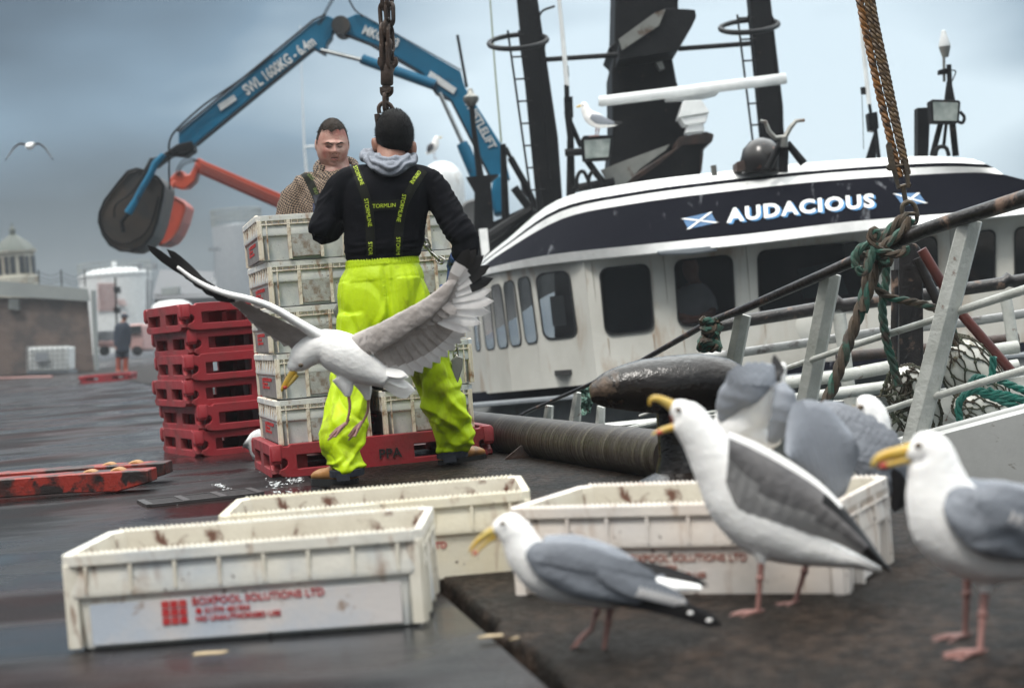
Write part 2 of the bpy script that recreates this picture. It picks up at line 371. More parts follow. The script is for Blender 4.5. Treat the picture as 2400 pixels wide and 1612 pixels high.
def make_crate(name, mplastic, mprint, label, lowpanel=False, fill=False, mrib=None, mhood=None):
    mrib = mrib or mplastic
    root = empty(name)
    mb = MB()
    prof = [(.000, .030), (.004, .022), (.112, .014), (.119, .004), (.130, .002), (.185, .012), (.190, .000), (.2148, .000), (.215, .006), (.212, .018), (.19, .024), (.02, .036), (.014, .050)]
    rings = [oct_ring(CL-2*i, CW-2*i, .022, z) for z, i in prof]
    mb.loft(rings[:10], caps=False); mb.add(rings[0], [tuple(range(8))])
    ib = MB(); ib.loft(rings[9:], caps=False); ib.add(rings[-1], [tuple(range(8))])
    ib.build('inner_lining', M_inner if mplastic is not M_crateS else mplastic, root, smooth=35)
    mb.build('shell', mplastic, root, smooth=35, bevel=.0012)
    mb = MB()
    # upright ribs: long sides, short sides, corners
    for sy in (-1, 1):
        for k in range(8):
            x = -.345+k*.0986
            mb.box((x, sy*(CW/2-.008), .157), (.007, .014, .062))
        for k in range(60):          # serrated grip along the rim
            x = -.372+k*.0126
            mb.add([(x-.0045, sy*CW/2-sy*.002, .2145), (x+.0045, sy*CW/2-sy*.002, .2145), (x+.0045, sy*CW/2-sy*.016, .2145), (x-.0045, sy*CW/2-sy*.016, .2145), (x, sy*CW/2-sy*.004, .2205), (x, sy*CW/2-sy*.014, .2205)],
                   [(0, 1, 4), (1, 2, 5, 4), (2, 3, 5), (3, 0, 4, 5)])
    for sx in (-1, 1):
        hood_ = MB(); X = sx*CL/2
        for y, w in ((-.205, .010), (-.178, .006), (-.075, .016), (.075, .016), (.178, .006), (.205, .010)):
            mb.box((X-sx*.010, y, .100), (.020, w, .186))
        # laddered channel under the rim
        mb.box((X-sx*.004, 0, .171), (.010, CW-.05, .005)); 
        for k in range(13):
            mb.box((X-sx*.005, -.18+k*.03, .181), (.010, .004, .016))
        hood_.prism([(X-sx*.004, -.067, .128), (X-sx*.022, -.067, .150), (X-sx*.022, -.067, .115), (X-sx*.012, -.067, .015), (X-sx*.004, -.067, .015)], (0, .134, 0))
        hood_.build('handle_hood', mhood or mplastic, root, smooth=35, bevel=.003)
    for sx in (-1, 1):
        for sy in (-1, 1):
            mb.box((sx*(CL/2-.020), sy*(CW/2-.018), .10), (.026, .024, .185), Matrix.Rotation(R_(0), 3, 'Z'))
    mb.build('ribs', mrib, root, smooth=35, bevel=.0012)
    if lowpanel:
        mpan = lowpanel if lowpanel is not True else M_cpanel
        for sy in (-1, 1):
            pm = MB(); pm.box((0, sy*(CW/2-.0155), .056), (CL-.11, .006, .092)); pm.build('low_panel', mpan, root, bevel=.002)
    # print on the long sides
    for sy in (-1, 1):
        pr = MB()
        ys = (lambda z: CW/2-(.022-.008*z/.112)+.0012) if not lowpanel else (lambda z: CW/2-.0110)
        fn = lambda p, sy=sy: V(((p.x if sy < 0 else -p.x), sy*ys(p.y), p.y))
        for i in range(3):
            for j in range(3):
                x0, z0 = -.185+i*.0195, .046+j*.0185
                pr.box(fn(V((x0+.008, z0+.0075, 0))), (.016, .003, .015))
        put(pr, text2d('BOXPOOL SOLUTIONS LTD', .0235, .012, .0012), lambda p: fn(V((p.x-.118, p.y+.085, 0))+V((0, 0, 0)))+V((0, sy*p.z, 0)))
        put(pr, text2d('\u25CF 01779 481904', .0175, .018, .0012), lambda p: fn(V((p.x-.112, p.y+.065, 0)))+V((0, sy*p.z, 0)))
        put(pr, text2d('NO UNAUTHORISED USE', .0165, .018, .0012), lambda p: fn(V((p.x-.112, p.y+.048, 0)))+V((0, sy*p.z, 0)))
        pr.build('printed_lettering', mprint, root, smooth=0)
    if fill:
        fb = MB(); fb.box((0, 0, .11), (CL-.09, CW-.09, .15)); fb.build('iced_fish', M_ice, root, bevel=.02)
    tag(root, label, 'fish crate')
    return root
M_ice = mat('iced_fish', (.45, .48, .50), rough=.3, col2=(.2, .24, .28), ns=9, bump=.01, bs=25)
def seat(root, pl, pr_, ln=CL, wd=CW, z=0, back=True):
    """put the crate's near long side between two ground points"""
    d = (pr_-pl); a = math.atan2(d.y, d.x); mid = (pl+pr_)/2; nrm = V((-math.sin(a), math.cos(a), 0))
    root.location = V((mid.x, mid.y, z)) + nrm*(wd/2-.02); root.rotation_euler = (0, 0, a)
c_front = make_crate('fish_crate', M_crate, M_red, 'open white crate nearest the camera at lower left, red squares printed on its side', mrib=M_cribF, lowpanel=mat('panel_blue_grey', (.50, .55, .62), rough=.4, col2=(.66, .62, .60), ns=4, lo=.40, hi=.60, dirt=(.30, .20, .14), ds=20, dlo=.62, dhi=.72, bump=.001, bs=70))
seat(c_front, G(168, 1527), G(1000, 1464))
c_mid = make_crate('fish_crate', M_crate2, M_red, 'creamy yellow empty crate behind the nearest one, in front of the worker')
seat(c_mid, G(520, 1405), G(1264, 1341))
c_right = make_crate('fish_crate', M_crate3, M_brownprint, 'pinkish white empty crate behind the gulls, with brown lettering on its side')
seat(c_right, G(1208, 1402), G(1996, 1402))
for c in (c_front, c_mid, c_right): c['group'] = 'empty crates on the ground'
# ---- pallets
M_pal = mat('pallet_red', (.31, .018, .026), rough=.42, col2=(.26, .022, .028), ns=4, dirt=(.13, .03, .028), ds=5, dlo=.5, dhi=.75, bump=.0015, bs=60, rough2=.6)
M_mark = mat('black_marker', (.015, .012, .012), rough=.6)
PW, PD, PH = 1.07, .86, .15
def pallet_side(L_, holes):
    x = L_/2
    half = [(x-.10, .0), (x-.05, .006), (x-.036, .020), (x-.040, .034), (x-.062, .040), (x-.078, .056), (x-.078, .078), (x-.064, .092), (x-.048, .094), (x-.044, .078), (x-.030, .068), (x-.008, .070), (x, .082), (x, .135), (x-.006, .148), (x-.05, .150), (x-.06, .140), (x-.085, .140), (x-.095, .150)]
    out_ = half + [(-a, b) for a, b in half[::-1]]
    return plate2d(out_, [rrect(a, .032, b, .104, .008) for a, b in holes], .045, .004)
def make_pallet(name, label, text=None):
    root = empty(name)
    mb = MB()
    sv = pallet_side(PW, [(-.42, -.14), (.14, .42)])
    for sy in (-1, 1): put(mb, sv, lambda p: V((p.x, sy*(PD/2-.024)+p.z, p.y)))
    sv = pallet_side(PD, [(-.33, -.06), (.06, .33)])
    for sx in (-1, 1): put(mb, sv, lambda p: V((sx*(PW/2-.024)+p.z, p.x, p.y)))
    mb.build('side_frame', M_pal, root, smooth=30)
    dk = MB()
    for k in range(8): dk.box((0, -.35+k*.10, .128), (PW-.10, .075, .018))
    for x in (-.44, -.22, 0, .22, .44): dk.box((x, 0, .113), (.07, PD-.11, .014))
    bl = dk
    for x in (-.42, 0, .42):
        for y in (-.31, 0, .31): bl.box((x, y, .053), (.12, .12, .104))
    dk.build('deck', M_pal, root, bevel=.003)
    if text:
        tb = MB(); put(tb, text2d(text, .066, .012, .0015), lambda p: V((p.x-.03, -PD/2-.0018-p.z*0, p.y+.045))+V((0, -p.z, 0)))
        tb.build('painted_letters', M_mark, root, smooth=0)
    tag(root, label, 'pallet'); return root
pa, pb = G(640, 1122), G(1158, 1064)
ang = R_(14.5)
pal = make_pallet('plastic_pallet', 'red plastic pallet marked PPA under the tall stack of full white fish crates', 'PPA')
U_ = V((math.cos(ang), math.sin(ang), 0)); N_ = V((-U_.y, U_.x, 0))
mid = pa + U_*PW/2 + N_*.0
pal.location = mid + N_*(PD/2); pal.rotation_euler = (0, 0, ang)
P0 = mid - U_*PW/2
# ---- the crate stack (long sides run back, short ends face the camera)
sc = make_crate('fish_crate', M_crateS, M_red, 'x', lowpanel=True, mrib=M_cribS, mhood=M_hood_)
ords = ['bottom', 'second lowest', 'middle', 'second highest', 'topmost']
first = True
PITCHZ = .2175
for side, nm in ((0, 'left'), (1, 'right')):
    for k in range(5):
        r = sc if first else copy_tree(sc); first = False
        r.name = 'fish_crate'
        jx = [-.002, .004, -.008, .006, -.016][k]+(.004 if side else 0); jy = [.0, .008, -.004, .01, -.006][(k+side) % 5]
        jr = [.0, .012, -.014, .01, -.02][(k+2*side) % 5]
        cx = .062+CW/2 + side*(CW+.05)
        r.location = P0 + U_*(cx-.02+jx) + N_*(.035+CL/2+jy) + V((0, 0, PH-.008+k*PITCHZ))
        # the long side with the print faces left
        r.rotation_euler = (0, 0, ang-math.pi/2+jr)
        nm2 = 'left' if side == 0 else 'right'
        r['label'] = ('%s of five full fish crates in the %s column on the pallet' % (ords[k], nm2))
        r['group'] = 'full crates stacked on the pallet'
# ---- stack of six red pallets
def pallet_stack():
    a, b = G(462, 1072), G(640, 1058)
    an = R_(25)
    D0 = a
    for k in range(6):
        r = copy_tree(pstk) if k else pstk
        r.name = 'plastic_pallet'
        u = V((math.cos(an), math.sin(an), 0)); n = V((-u.y, u.x, 0))
        r.location = D0 + u*PW/2 + n*PD/2 + V((0, 0, k*.147)) + u*(.020*math.sin(k*2.1)-.004*k)+n*(.016*math.sin(k*3.7))
        r.rotation_euler = (0, 0, an+.03*math.sin(k*1.7))
        r['label'] = '%s red pallet in the stack of six left of the crates' % ['lowest', 'second lowest', 'third lowest', 'third highest', 'second highest', 'topmost'][k]
        r['group'] = 'stacked red pallets'
pstk = make_pallet('plastic_pallet', 'x')
pallet_stack()
flat = copy_tree(pstk); flat.name = 'plastic_pallet'; pf = G(255, 893)
flat.location = pf; flat.rotation_euler = (0, 0, R_(4)); flat['label'] = 'single red pallet lying flat far back beside the distant man'; del flat['group']
# ============================================================ BACKGROUND (left)
def slab(mb, px, D, t, mi=0):
    Ds = D if isinstance(D, (list, tuple)) else [D]*len(px)
    mb.prism([W(u, v, d) for (u, v), d in zip(px, Ds)], FWD*t, mi)
def tubep(mb, px, D, rpx, seg=8, mi=0, smooth_n=0, closed=False):
    """tube through photo points; D one depth or one per point; radius in photo pixels at that depth"""
    Ds = D if isinstance(D, (list, tuple)) else [D]*len(px)
    pts = [W(u, v, d) for (u, v), d in zip(px, Ds)]
    if smooth_n:
        n0 = len(pts); pts2 = cr_(pts, smooth_n); dd = [Ds[min(int(i/smooth_n), n0-1)] for i in range(len(pts2))]; pts, Ds = pts2, dd
    rr = rpx if isinstance(rpx, (list, tuple)) else [rpx]*len(pts)
    mb.tube(pts, [r*d/F for r, d in zip(rr, Ds)], seg, mi, closed)
M_stone = mat('granite_wall', (.13, .095, .08), rough=.8, col2=(.07, .058, .055), ns=1.1, lo=.42, hi=.58, bump=.04, bs=3)
M_fascia = mat('grey_fascia', (.26, .28, .27), rough=.6, col2=(.20, .22, .22), ns=.6)
M_cream = mat('cream_render', (.50, .48, .40), rough=.7, dirt=(.22, .16, .10), ds=1.2, dlo=.5, dhi=.7)
M_slate = mat('dark_slate', (.035, .038, .045), rough=.5, ns=2)
M_green = mat('copper_green', (.07, .085, .07), rough=.6)
M_whitep = mat('white_paint', (.72, .74, .74), rough=.4, dirt=(.35, .28, .22), ds=2.5, dlo=.62, dhi=.75)
M_darkw = mat('dark_window', (.02, .025, .03), rough=.15)
M_greyst = mat('grey_steel', (.22, .24, .26), rough=.5)
M_blackst = mat('black_steel', (.004, .0044, .0055), rough=.55, spec=.15, col2=(.007, .0075, .0085), ns=7, dirt=(.06, .045, .035), ds=6, dlo=.66, dhi=.75, bump=.004, bs=30)
M_lredt = mat('faded_red', (.50, .30, .28), rough=.6)
D = 56
b = empty('harbour_shed', G(120, 884), 'low brown stone shed with a flat grey roof edge at far left', 'shed')
mb = MB(); mb.prism([W(u, v, D) for u, v in [(-400, 900), (-400, 690), (205, 700), (221, 868)]], W(214, 780, D+14)-W(216, 780, D)); mb.build('wall', M_stone, b, smooth=0)
mb = MB(); mb.prism([W(u, v, D-.25) for u, v in [(-400, 694), (-400, 640), (15, 659), (206, 677), (212, 706), (15, 694)]], W(206, 690, D+14)-W(208, 690, D)); mb.build('roof', M_fascia, b, smooth=0)
mb = MB(); slab(mb, [(213, 680), (220, 680), (228, 871), (221, 871)], D-.5, .3); mb.build('corner_post', M_fascia, b)
mb = MB(); slab(mb, [(20, 699), (45, 701), (45, 726), (20, 724)], D-.12, .1)
for k in range(5): slab(mb, [(21, 702+k*5), (44, 704+k*5), (44, 706+k*5), (21, 704+k*5)], D-.22, .08)
mb.build('vent_grille', M_fascia, b, smooth=0)
mb = MB()
for u in (92, 145, 200):
    tubep(mb, [(u, 672), (u-2, 632)], D+.5, 1.6, 5)
for v in (650, 658, 640): tubep(mb, [(60, v+6), (92, v-1), (118, v+7), (145, v-1), (172, v+10), (200, v+2)], D+.5, .6, 4)
mb.build('barbed_wire_fence', M_blackst, b)
# octagonal cupola building
b = empty('cupola_building', G(40, 860), 'cream octagonal lantern tower with green roof rising above the stone shed', 'tower')
c0_ = W(42, 700, 84); w_ = 84/F
mb = MB(); mb.lathe([(54*w_, -1.0), (54*w_, 1.05), (46*w_, 1.1), (46*w_, 2.2), (52*w_, 2.25), (52*w_, 2.35)], c0_, seg=8); mb.build('wall', M_cream, b, smooth=20)
mb = MB(); mb.lathe([(53*w_, 2.35), (36*w_, 2.75), (12*w_, 3.1), (7*w_, 3.15), (7*w_, 3.35), (9*w_, 3.37), (2*w_, 3.6), (1*w_, 3.75)], c0_, seg=8); mb.build('roof', M_green, b, smooth=20)
for k in range(8):
    a = R_(22.5+45*k); mb = MB(); x = V((math.cos(a), math.sin(a), 0)); y = V((-x.y, x.x, 0))
    for s_ in (-.24, .24): mb.box(c0_+x*(46*w_*.927)+y*s_*.9+V((0, 0, 1.62)), (.06, .26, .85), Matrix.Rotation(a, 3, 'Z'))
    mb.build('window', M_darkw, b, smooth=0)
# storage tank
D = 105
b = empty('storage_tank', G(280, 850), 'large white storage tank with red lettering behind the distant man', 'tank')
ct = W(279, 768, D); r_ = 83*D/F
mb = MB(); mb.lathe([(r_, -1.5), (r_, 3.15), (r_*1.02, 3.16), (r_*1.02, 3.3), (r_*.6, 3.62), (.2, 3.7), (.15, 4.1), (.01, 4.1)], ct, seg=48); mb.build('shell', M_whitep, b)
mb = MB()
for z in (3.65, 4.0): mb.tube([ct+V((r_*math.cos(a), r_*math.sin(a), z)) for a in [2*math.pi*k/40 for k in range(40)]], .03, 5, closed=True)
for k in range(40): mb.tube([ct+V((r_*math.cos(a), r_*math.sin(a), 3.25)) for a in [2*math.pi*k/40]]+[ct+V((r_*math.cos(2*math.pi*k/40), r_*math.sin(2*math.pi*k/40), 4.0))], .025, 4)
mb.build('guard_rail', M_fascia, b)
mb = MB(); rng = random.Random(3)
for row in range(11):
    v = 664+row*6.1; u = 228
    while u < 268:
        l = rng.uniform(3, 8); slab(mb, [(u, v), (u+l, v), (u+l, v+3), (u, v+3)], D-r_-.1, .1); u += l+2
for row in range(3):
    u = 272+row*3
    while u < 292+row*3:
        l = rng.uniform(3, 7); slab(mb, [(u, 702+row*5), (u+l, 702+row*5), (u+l, 705+row*5), (u, 705+row*5)], D-r_-.1, .1); u += l+2
mb.build('faded_lettering', M_lredt, b, smooth=0)
mb = MB()
for u in (342, 352): slab(mb, [(u, 655), (u+5, 655), (u+5, 790), (u, 790)], D-5, .3)
tubep(mb, [(325, 628), (365, 624)], D-5, 1.5, 5); slab(mb, [(322, 618), (331, 618), (331, 632), (322, 632)], D-5, .4); slab(mb, [(357, 616), (366, 616), (366, 630), (357, 630)], D-5, .4); tubep(mb, [(346, 628), (352, 800)], D-5, 2.2, 6)
tag(mb.build('lamp_mast', M_greyst), 'twin headed lamp mast standing beside the white storage tank', 'lamp mast')
mb = MB()
tubep(mb, [(270, 650), (274, 775)], 62, 2.3, 6)
for v in (672, 720): slab(mb, [(266, v), (277, v), (278, v+14), (267, v+14)], 62, .4)
tag(mb.build('signal_post', M_blackst), 'dark signal post in front of the white storage tank', 'post')
# dark slate-roofed building
D = 125
b = empty('slate_building', G(470, 850), 'dark building with slate roof and two skylights behind the pallets', 'building')
mb = MB(); slab(mb, [(362, 850), (362, 690), (590, 690), (590, 840)], D+.6, 20); mb.build('wall', mat('dark_wall', (.05, .045, .045), rough=.8), b, smooth=0)
mb = MB(); mb.prism([W(355, 700, D), W(375, 632, D+6), W(500, 636, D+6), W(600, 694, D)], FWD*9); mb.build('roof', M_slate, b, smooth=0)
for u in (497, 527):
    mb = MB(); slab(mb, [(u, 651), (u+16, 654), (u+22, 667), (u+6, 664)], D-.5, 2.5); mb.build('skylight', M_whitep, b, smooth=0)
mb = MB(); slab(mb, [(378, 676), (418, 672), (418, 690), (378, 692)], D-1, 1); mb.build('sign_board', M_fascia, b, smooth=0)
b = empty('grey_silo', G(560, 850), 'tall plain grey silo rising behind the stacked crates', 'silo')
D = 118; cs = W(577, 800, D)
mb = MB(); mb.lathe([(58*D/F, -2), (58*D/F, 7.9), (56*D/F, 8.0), (.1, 8.2)], cs, seg=40); mb.build('shell', M_greyst, b)
mb = MB()
for z in (8.6, 9.1): mb.tube([cs+V((58*D/F*math.cos(a), 58*D/F*math.sin(a), z)) for a in [2*math.pi*k/30 for k in range(30)]], .05, 5, closed=True)
for k in range(30): a = 2*math.pi*k/30; p = cs+V((58*D/F*math.cos(a), 58*D/F*math.sin(a), 8)); mb.tube([p, p+V((0, 0, 1.1))], .04, 4)
mb.build('guard_rail', M_fascia, b)
mb = MB(); tubep(mb, [(503, 585), (503, 660)], 110, 1.6, 5); slab(mb, [(489, 580), (515, 580), (515, 588), (489, 588)], 110, .4)
tag(mb.build('lamp_post', M_greyst), 'thin grey lamp post left of the silo', 'lamp post')
mb = MB(); c_ = W(405, 752, 62); r_ = 50*62/F; mb.lathe([(r_, -.6), (r_, .2), (r_*.98, .45), (r_*.86, .62), (r_*.55, .73), (.01, .76)], c_, seg=32)
tag(mb.build('domed_tank', M_whitep), 'small white domed tank peeping over the red pallet stack', 'tank')
# lattice antenna, far pale
mb = MB()
tubep(mb, [(703, 60), (708, 200), (713, 345), (720, 420), (724, 700)], 95, [.8, 1.2, 2.6, 3.4, 3.4], 5); tubep(mb, [(713, 345), (738, 343)], 95, 2.4, 5)
tag(mb.build('antenna_mast', M_whitep), 'thin pale antenna mast far behind the man in the checked shirt', 'mast')
# ibc tote
D = 54; b = empty('bulk_container', G(110, 874), 'white plastic bulk liquid container in a cage by the stone shed', 'container')
mb = MB(); slab(mb, [(66, 815), (158, 812), (158, 866), (66, 868)], D, 1.0); mb.build('tank', M_whitep, b, bevel=.05)
mb = MB(); slab(mb, [(62, 868), (162, 866), (162, 874), (62, 876)], D-.03, 1.05); mb.build('pallet', M_greyst, b, smooth=0)
mb = MB()
for k in range(9): tubep(mb, [(63+k*12, 812-k*.3), (63+k*12, 870)], D-.06, 1.1, 5)
for k in range(6): tubep(mb, [(62, 813+k*11), (162, 810+k*11)], D-.06, 1.1, 5)
mb.build('cage', M_fascia, b)
mb = MB(); slab(mb, [(82, 826), (112, 825), (112, 846), (82, 847)], D-.15, .04); mb.build('label_plate', M_greyst, b, smooth=0)
mb = MB(); 
for (u, v), (u2, v2) in (((-60, 890), (122, 885)),): mb.tube([G(u, v)+V((0, 0, .03)), G(60, 887)+V((0, .2, .03)), G(u2, v2)+V((0, 0, .03))], .035, 6)
tag(mb.build('red_hose', M_lredt), 'thin red hose lying along the foot of the stone shed', 'hose')
# parked lorry and clutter beyond the man
D = 70; b = empty('red_lorry', G(280, 866), 'blurred red and white lorry parked behind the distant man', 'lorry')
mb = MB(); slab(mb, [(228, 775), (330, 770), (334, 800), (228, 806)], D, 2.4); mb.build('load_bed', M_greyst, b, bevel=.1)
mb = MB(); slab(mb, [(302, 760), (334, 758), (338, 822), (304, 824)], D-.1, 2.3); slab(mb, [(228, 800), (304, 797), (304, 812), (228, 815)], D-.1, 2.3); mb.build('cab', M_lredt, b, bevel=.1)
for u in (245, 322):
    mb = MB(); mb.lathe([(.01, -.12), (.16, -.12), (.20, -.1), (.20, .1), (.16, .12), (.01, .12)], W(u, 822, D-.1), FWD, 20); mb.build('wheel', M_blackst, b)
mb = MB(); slab(mb, [(306, 764), (330, 762), (331, 780), (306, 782)], D-.2, .15); mb.build('windscreen', M_darkw, b, smooth=0)
# kerb light concrete strip beyond, along the quay
# ---- pallet truck forks at left
M_fork = mat('worn_red_steel', (.28, .028, .018), rough=.4, col2=(.05, .018, .015), ns=5, lo=.46, hi=.56, dirt=(.02, .014, .013), ds=10, dlo=.5, dhi=.58, bump=.004, bs=40)
M_roller = mat('fork_roller', (.42, .22, .08), rough=.5)
b = empty('pallet_truck', G(200, 1165), 'worn red pallet truck forks poking in from the left edge', 'pallet truck')
fa, fb = G(362, 1150), G(-60, 1182)
d_ = (fb-fa).normalized(); n_ = V((-d_.y, d_.x, 0)); n_ = n_ if n_.y > 0 else -n_
for k, off in ((0, 0), (1, .40)):
    mb = MB(); p0 = fa+n_*off+d_*(.02 if k == 0 else .04); L_ = 1.6
    w2 = .16
    prof = [(0, .040), (0, .098), (.36, .106), (L_, .106), (L_, .02), (.40, .02), (.22, .012), (.16, .006)]
    mb.prism([p0+d_*a+V((0, 0, z)) for a, z in prof], n_*w2)
    mb.build('fork', M_fork, b, bevel=.006)
    for a in (.16, .29):
        mb = MB(); mb.lathe([(.01, -.035), (.040, -.035), (.046, -.028), (.046, .028), (.040, .035), (.01, .035)], p0+d_*a+n_*w2/2+V((0, 0, .070)), n_, 20); mb.build('roller', M_roller, b)
# ---- drain grate
M_slotshade = mat('drain_slot_shade', (.002, .002, .002), rough=.9, spec=0)  # flat black plate, paints the shade between the grate bars
M_grate = mat('grate_iron', (.045, .040, .040), rough=.45, metal=.2, bump=.002)
ga, gb = G(352, 1189), G(612, 1160); gd = (gb-ga).normalized(); gn = V((-gd.y, gd.x, 0))
mb = MB(); L_ = (gb-ga).length; R3 = Matrix.Rotation(math.atan2(gd.y, gd.x), 3, 'Z')
mb.box(ga+gd*L_/2+gn*.0+V((0, 0, .007)), (L_, .016, .012), R3); mb.box(ga+gd*L_/2+gn*.27+V((0, 0, .007)), (L_, .016, .012), R3); mb.box(ga+gd*L_/2+gn*.135+V((0, 0, .0015)), (L_, .27, .003), R3, mi=1)
for k in range(4): mb.box(ga+gd*(L_*(k/3))+gn*.135+V((0, 0, .007)), (.03, .27, .014), R3)
for k in range(6): mb.box(ga+gd*L_/2+gn*(.035+k*.04)+V((0, 0, .006)), (L_, .020, .010), R3)
tag(mb.build('drain_grate', [M_grate, M_slotshade]), 'rectangular iron drain grate let into the wet ground before the pallet', 'drain')
# ---- plastic bag and scraps of ice
M_bag = mat('plastic_bag', (.62, .62, .62), rough=.3, bump=.01, bs=30)
def lump(name, p, r, m, lab, cat, seed, grp=None, flat=.5):
    mb = MB(); n = 14; rings = []
    for i in range(9):
        th = math.pi*i/8; rings.append([V((math.sin(th)*math.cos(a)*r[0], math.sin(th)*math.sin(a)*r[1], -math.cos(th)*r[2])) for a in [2*math.pi*k/n for k in range(n)]])
    rings = [[q*(1+.55*noise.noise(q*(2.2/max(r))+V((seed, 0, 0)))+.22*noise.noise(q*(7/max(r))+V((0, seed, 0)))) for q in rg] for rg in rings]
    mb.loft([[p+V((q.x, q.y, max(q.z+r[2]*.7, .002))) for q in rg] for rg in rings])
    return tag(mb.build(name, m, smooth=60), lab, cat, grp)
p = G(596, 1078)
mb = MB(); rings = []
for i in range(13):
    t = i/12; rr = .028+.035*math.sin(t*3.1)
    c_ = p+V((-.045+.15*t, .02*math.sin(5*t), .075-.11*t+.05*math.sin(t*3.14*1.6)+.02))
    rings.append([c_+V((rr*math.cos(a)*.6+.008*noise.noise(V((t*6, a*2, 1))), rr*math.sin(a), rr*math.cos(a)*(.9+.5*noise.noise(V((t*5, a*2, 5)))))) for a in [2*math.pi*k/16 for k in range(16)]])
mb.loft([[V((q.x, q.y, max(q.z, .003))) for q in r] for r in rings]); tag(mb.build('plastic_bag', M_bag, smooth=60), 'crumpled white plastic bag lying at the left corner of the crate pallet', 'bag')
M_icec = mat('crushed_ice', (.60, .62, .63), rough=.2, bump=.004, bs=80)
mb = MB(); rng = random.Random(5)
def chip(p, s):
    mb.add([p+V((rng.uniform(-1, 1)*s, rng.uniform(-1, 1)*s, rng.uniform(0, .7)*s)) for _ in range(4)], [(0, 1, 2), (0, 2, 3), (0, 1, 3), (1, 2, 3)])
for (u, v, sp, n, s_) in ((648, 1139, 10, 60, .010), (690, 1130, 12, 60, .010), (516, 1142, 8, 30, .009), (535, 1149, 5, 14, .008), (650, 1157, 5, 14, .008), (680, 1156, 4, 10, .008), (1110, 1080, 14, 40, .006), (1115, 1105, 20, 50, .005), (975, 1092, 12, 20, .005), (850, 1110, 50, 60, .004), (720, 1120, 90, 70, .004), (520, 1100, 160, 60, .004), (1010, 1120, 60, 50, .004), (1300, 1110, 90, 60, .005), (880, 1130, 30, 60, .004), (500, 1290, 90, 20, .003)):
    for _ in range(n):
        p = G(u+rng.gauss(0, sp), v+rng.gauss(0, sp*.35)); chip(V((p.x, p.y, .004)), s_*rng.uniform(.5, 1.5))
tag(mb.build('crushed_ice', M_icec, smooth=0), 'scattered crumbs of crushed ice and grit on the wet quay', 'ice', kind='stuff')
# scraps of card in the foreground
M_card = mat('card_scrap', (.42, .33, .20), rough=.6, col2=(.3, .22, .13), ns=30, bump=.003)
for k, (u, v, l, w, a, lab) in enumerate(((495, 1545, .075, .030, .1, 'torn scrap of tan card on the ground below the nearest crate'), (1150, 1506, .060, .030, .25, 'torn scrap of tan card beside the joint in the quay'), (1208, 1512, .022, .02, .9, 'tiny tan chip lying in the joint of the quay'), (1002, 1432, .03, .022, .9, 'small tan chip at the right end of the nearest crate'))):
    p = G(u, v); mb = MB(); n = 12; top = []
    for i in range(n):
        t = 2*math.pi*i/n; r = 1+.35*noise.noise(V((math.cos(t)*2, math.sin(t)*2, k*3.3)))
        x, y = l/2*r*math.cos(t), w/2*r*math.sin(t)
        top.append(p+V((x*math.cos(a)-y*math.sin(a), x*math.sin(a)+y*math.cos(a), .013+.004*noise.noise(V((x*60, y*60, k))))))
    mb.prism(top, (0, 0, .003)); tag(mb.build('card_scrap', M_card, smooth=0), lab, 'litter')
# ============================================================ CRANES
M_blue = mat('crane_blue', (.001, .125, .235), rough=.45, spec=.25, col2=(.001, .09, .175), ns=1.2, dirt=(.03, .02, .02), ds=1.6, dlo=.60, dhi=.72, bump=.004, bs=6)
M_orange = mat('crane_orange', (.46, .060, .022), rough=.42, col2=(.36, .045, .02), ns=1, dirt=(.08, .02, .015), ds=1.3, dlo=.58, dhi=.72)
M_chrome = mat('piston_rod', (.6, .6, .58), rough=.18, metal=1)
M_bucket = mat('bucket_steel', (.022, .020, .018), rough=.5, metal=.2, col2=(.050, .036, .025), ns=1.4, dirt=(.02, .02, .02), ds=2, dlo=.5, dhi=.6, bump=.01, bs=6)
M_letter = mat('white_lettering', (.62, .64, .64), rough=.6)
D = 26
cr1 = empty('loader_crane', W(1196, 600, D), 'blue knuckle boom crane with white lettering, its dark clamshell bucket hanging at left', 'crane')
M_edge = M_blackst
mb = MB(); slab(mb, [(418, 311), (736, 50), (766, 36), (802, 52), (778, 74), (776, 88), (766, 100), (760, 127), (744, 118), (734, 112), (460, 336), (430, 352), (418, 335)], D, .30); mb.build('outer_boom', M_blue, cr1, smooth=0, bevel=.02)
mb = MB(); tubep(mb, [(416, 309), (734, 48), (764, 34)], D-.02, 2.5, 6); tubep(mb, [(462, 340), (736, 114)], D-.02, 2.5, 6); mb.build('edge_strip', M_edge, cr1)
mb = MB(); slab(mb, [(785, 70), (800, 48), (836, 32), (868, 46), (1079, 167), (1090, 205), (1176, 340), (1196, 420), (1148, 412), (1100, 320), (1056, 234), (1040, 222), (1022, 216), (990, 172), (900, 116), (880, 106), (800, 76)], D, .34); mb.build('main_boom', M_blue, cr1, smooth=0, bevel=.02)
mb = MB(); tubep(mb, [(782, 72), (868, 106), (992, 176), (1024, 222), (1058, 238), (1150, 418)], D-.02, 3, 6); tubep(mb, [(838, 30), (1081, 165)], D-.02, 1.5, 6); mb.build('edge_strip', M_edge, cr1)
mb = MB(); mb.lathe([(.01, -.12), (.14, -.12), (.14, .40), (.01, .40)], W(800, 62, D), FWD, 20); mb.build('knuckle_pin', M_bucket, cr1)
mb = MB(); tubep(mb, [(752, 118), (850, 142)], D-.05, 5, 10); mb.build('piston_rod', M_chrome, cr1)
mb = MB(); tubep(mb, [(848, 138), (856, 142), (1020, 200)], D-.05, [12, 12, 13], 12); mb.build('boom_cylinder', M_blue, cr1)
mb = MB(); tubep(mb, [(1030, 218), (1086, 340)], D-.05, 5, 10); mb.build('piston_rod', M_chrome, cr1)
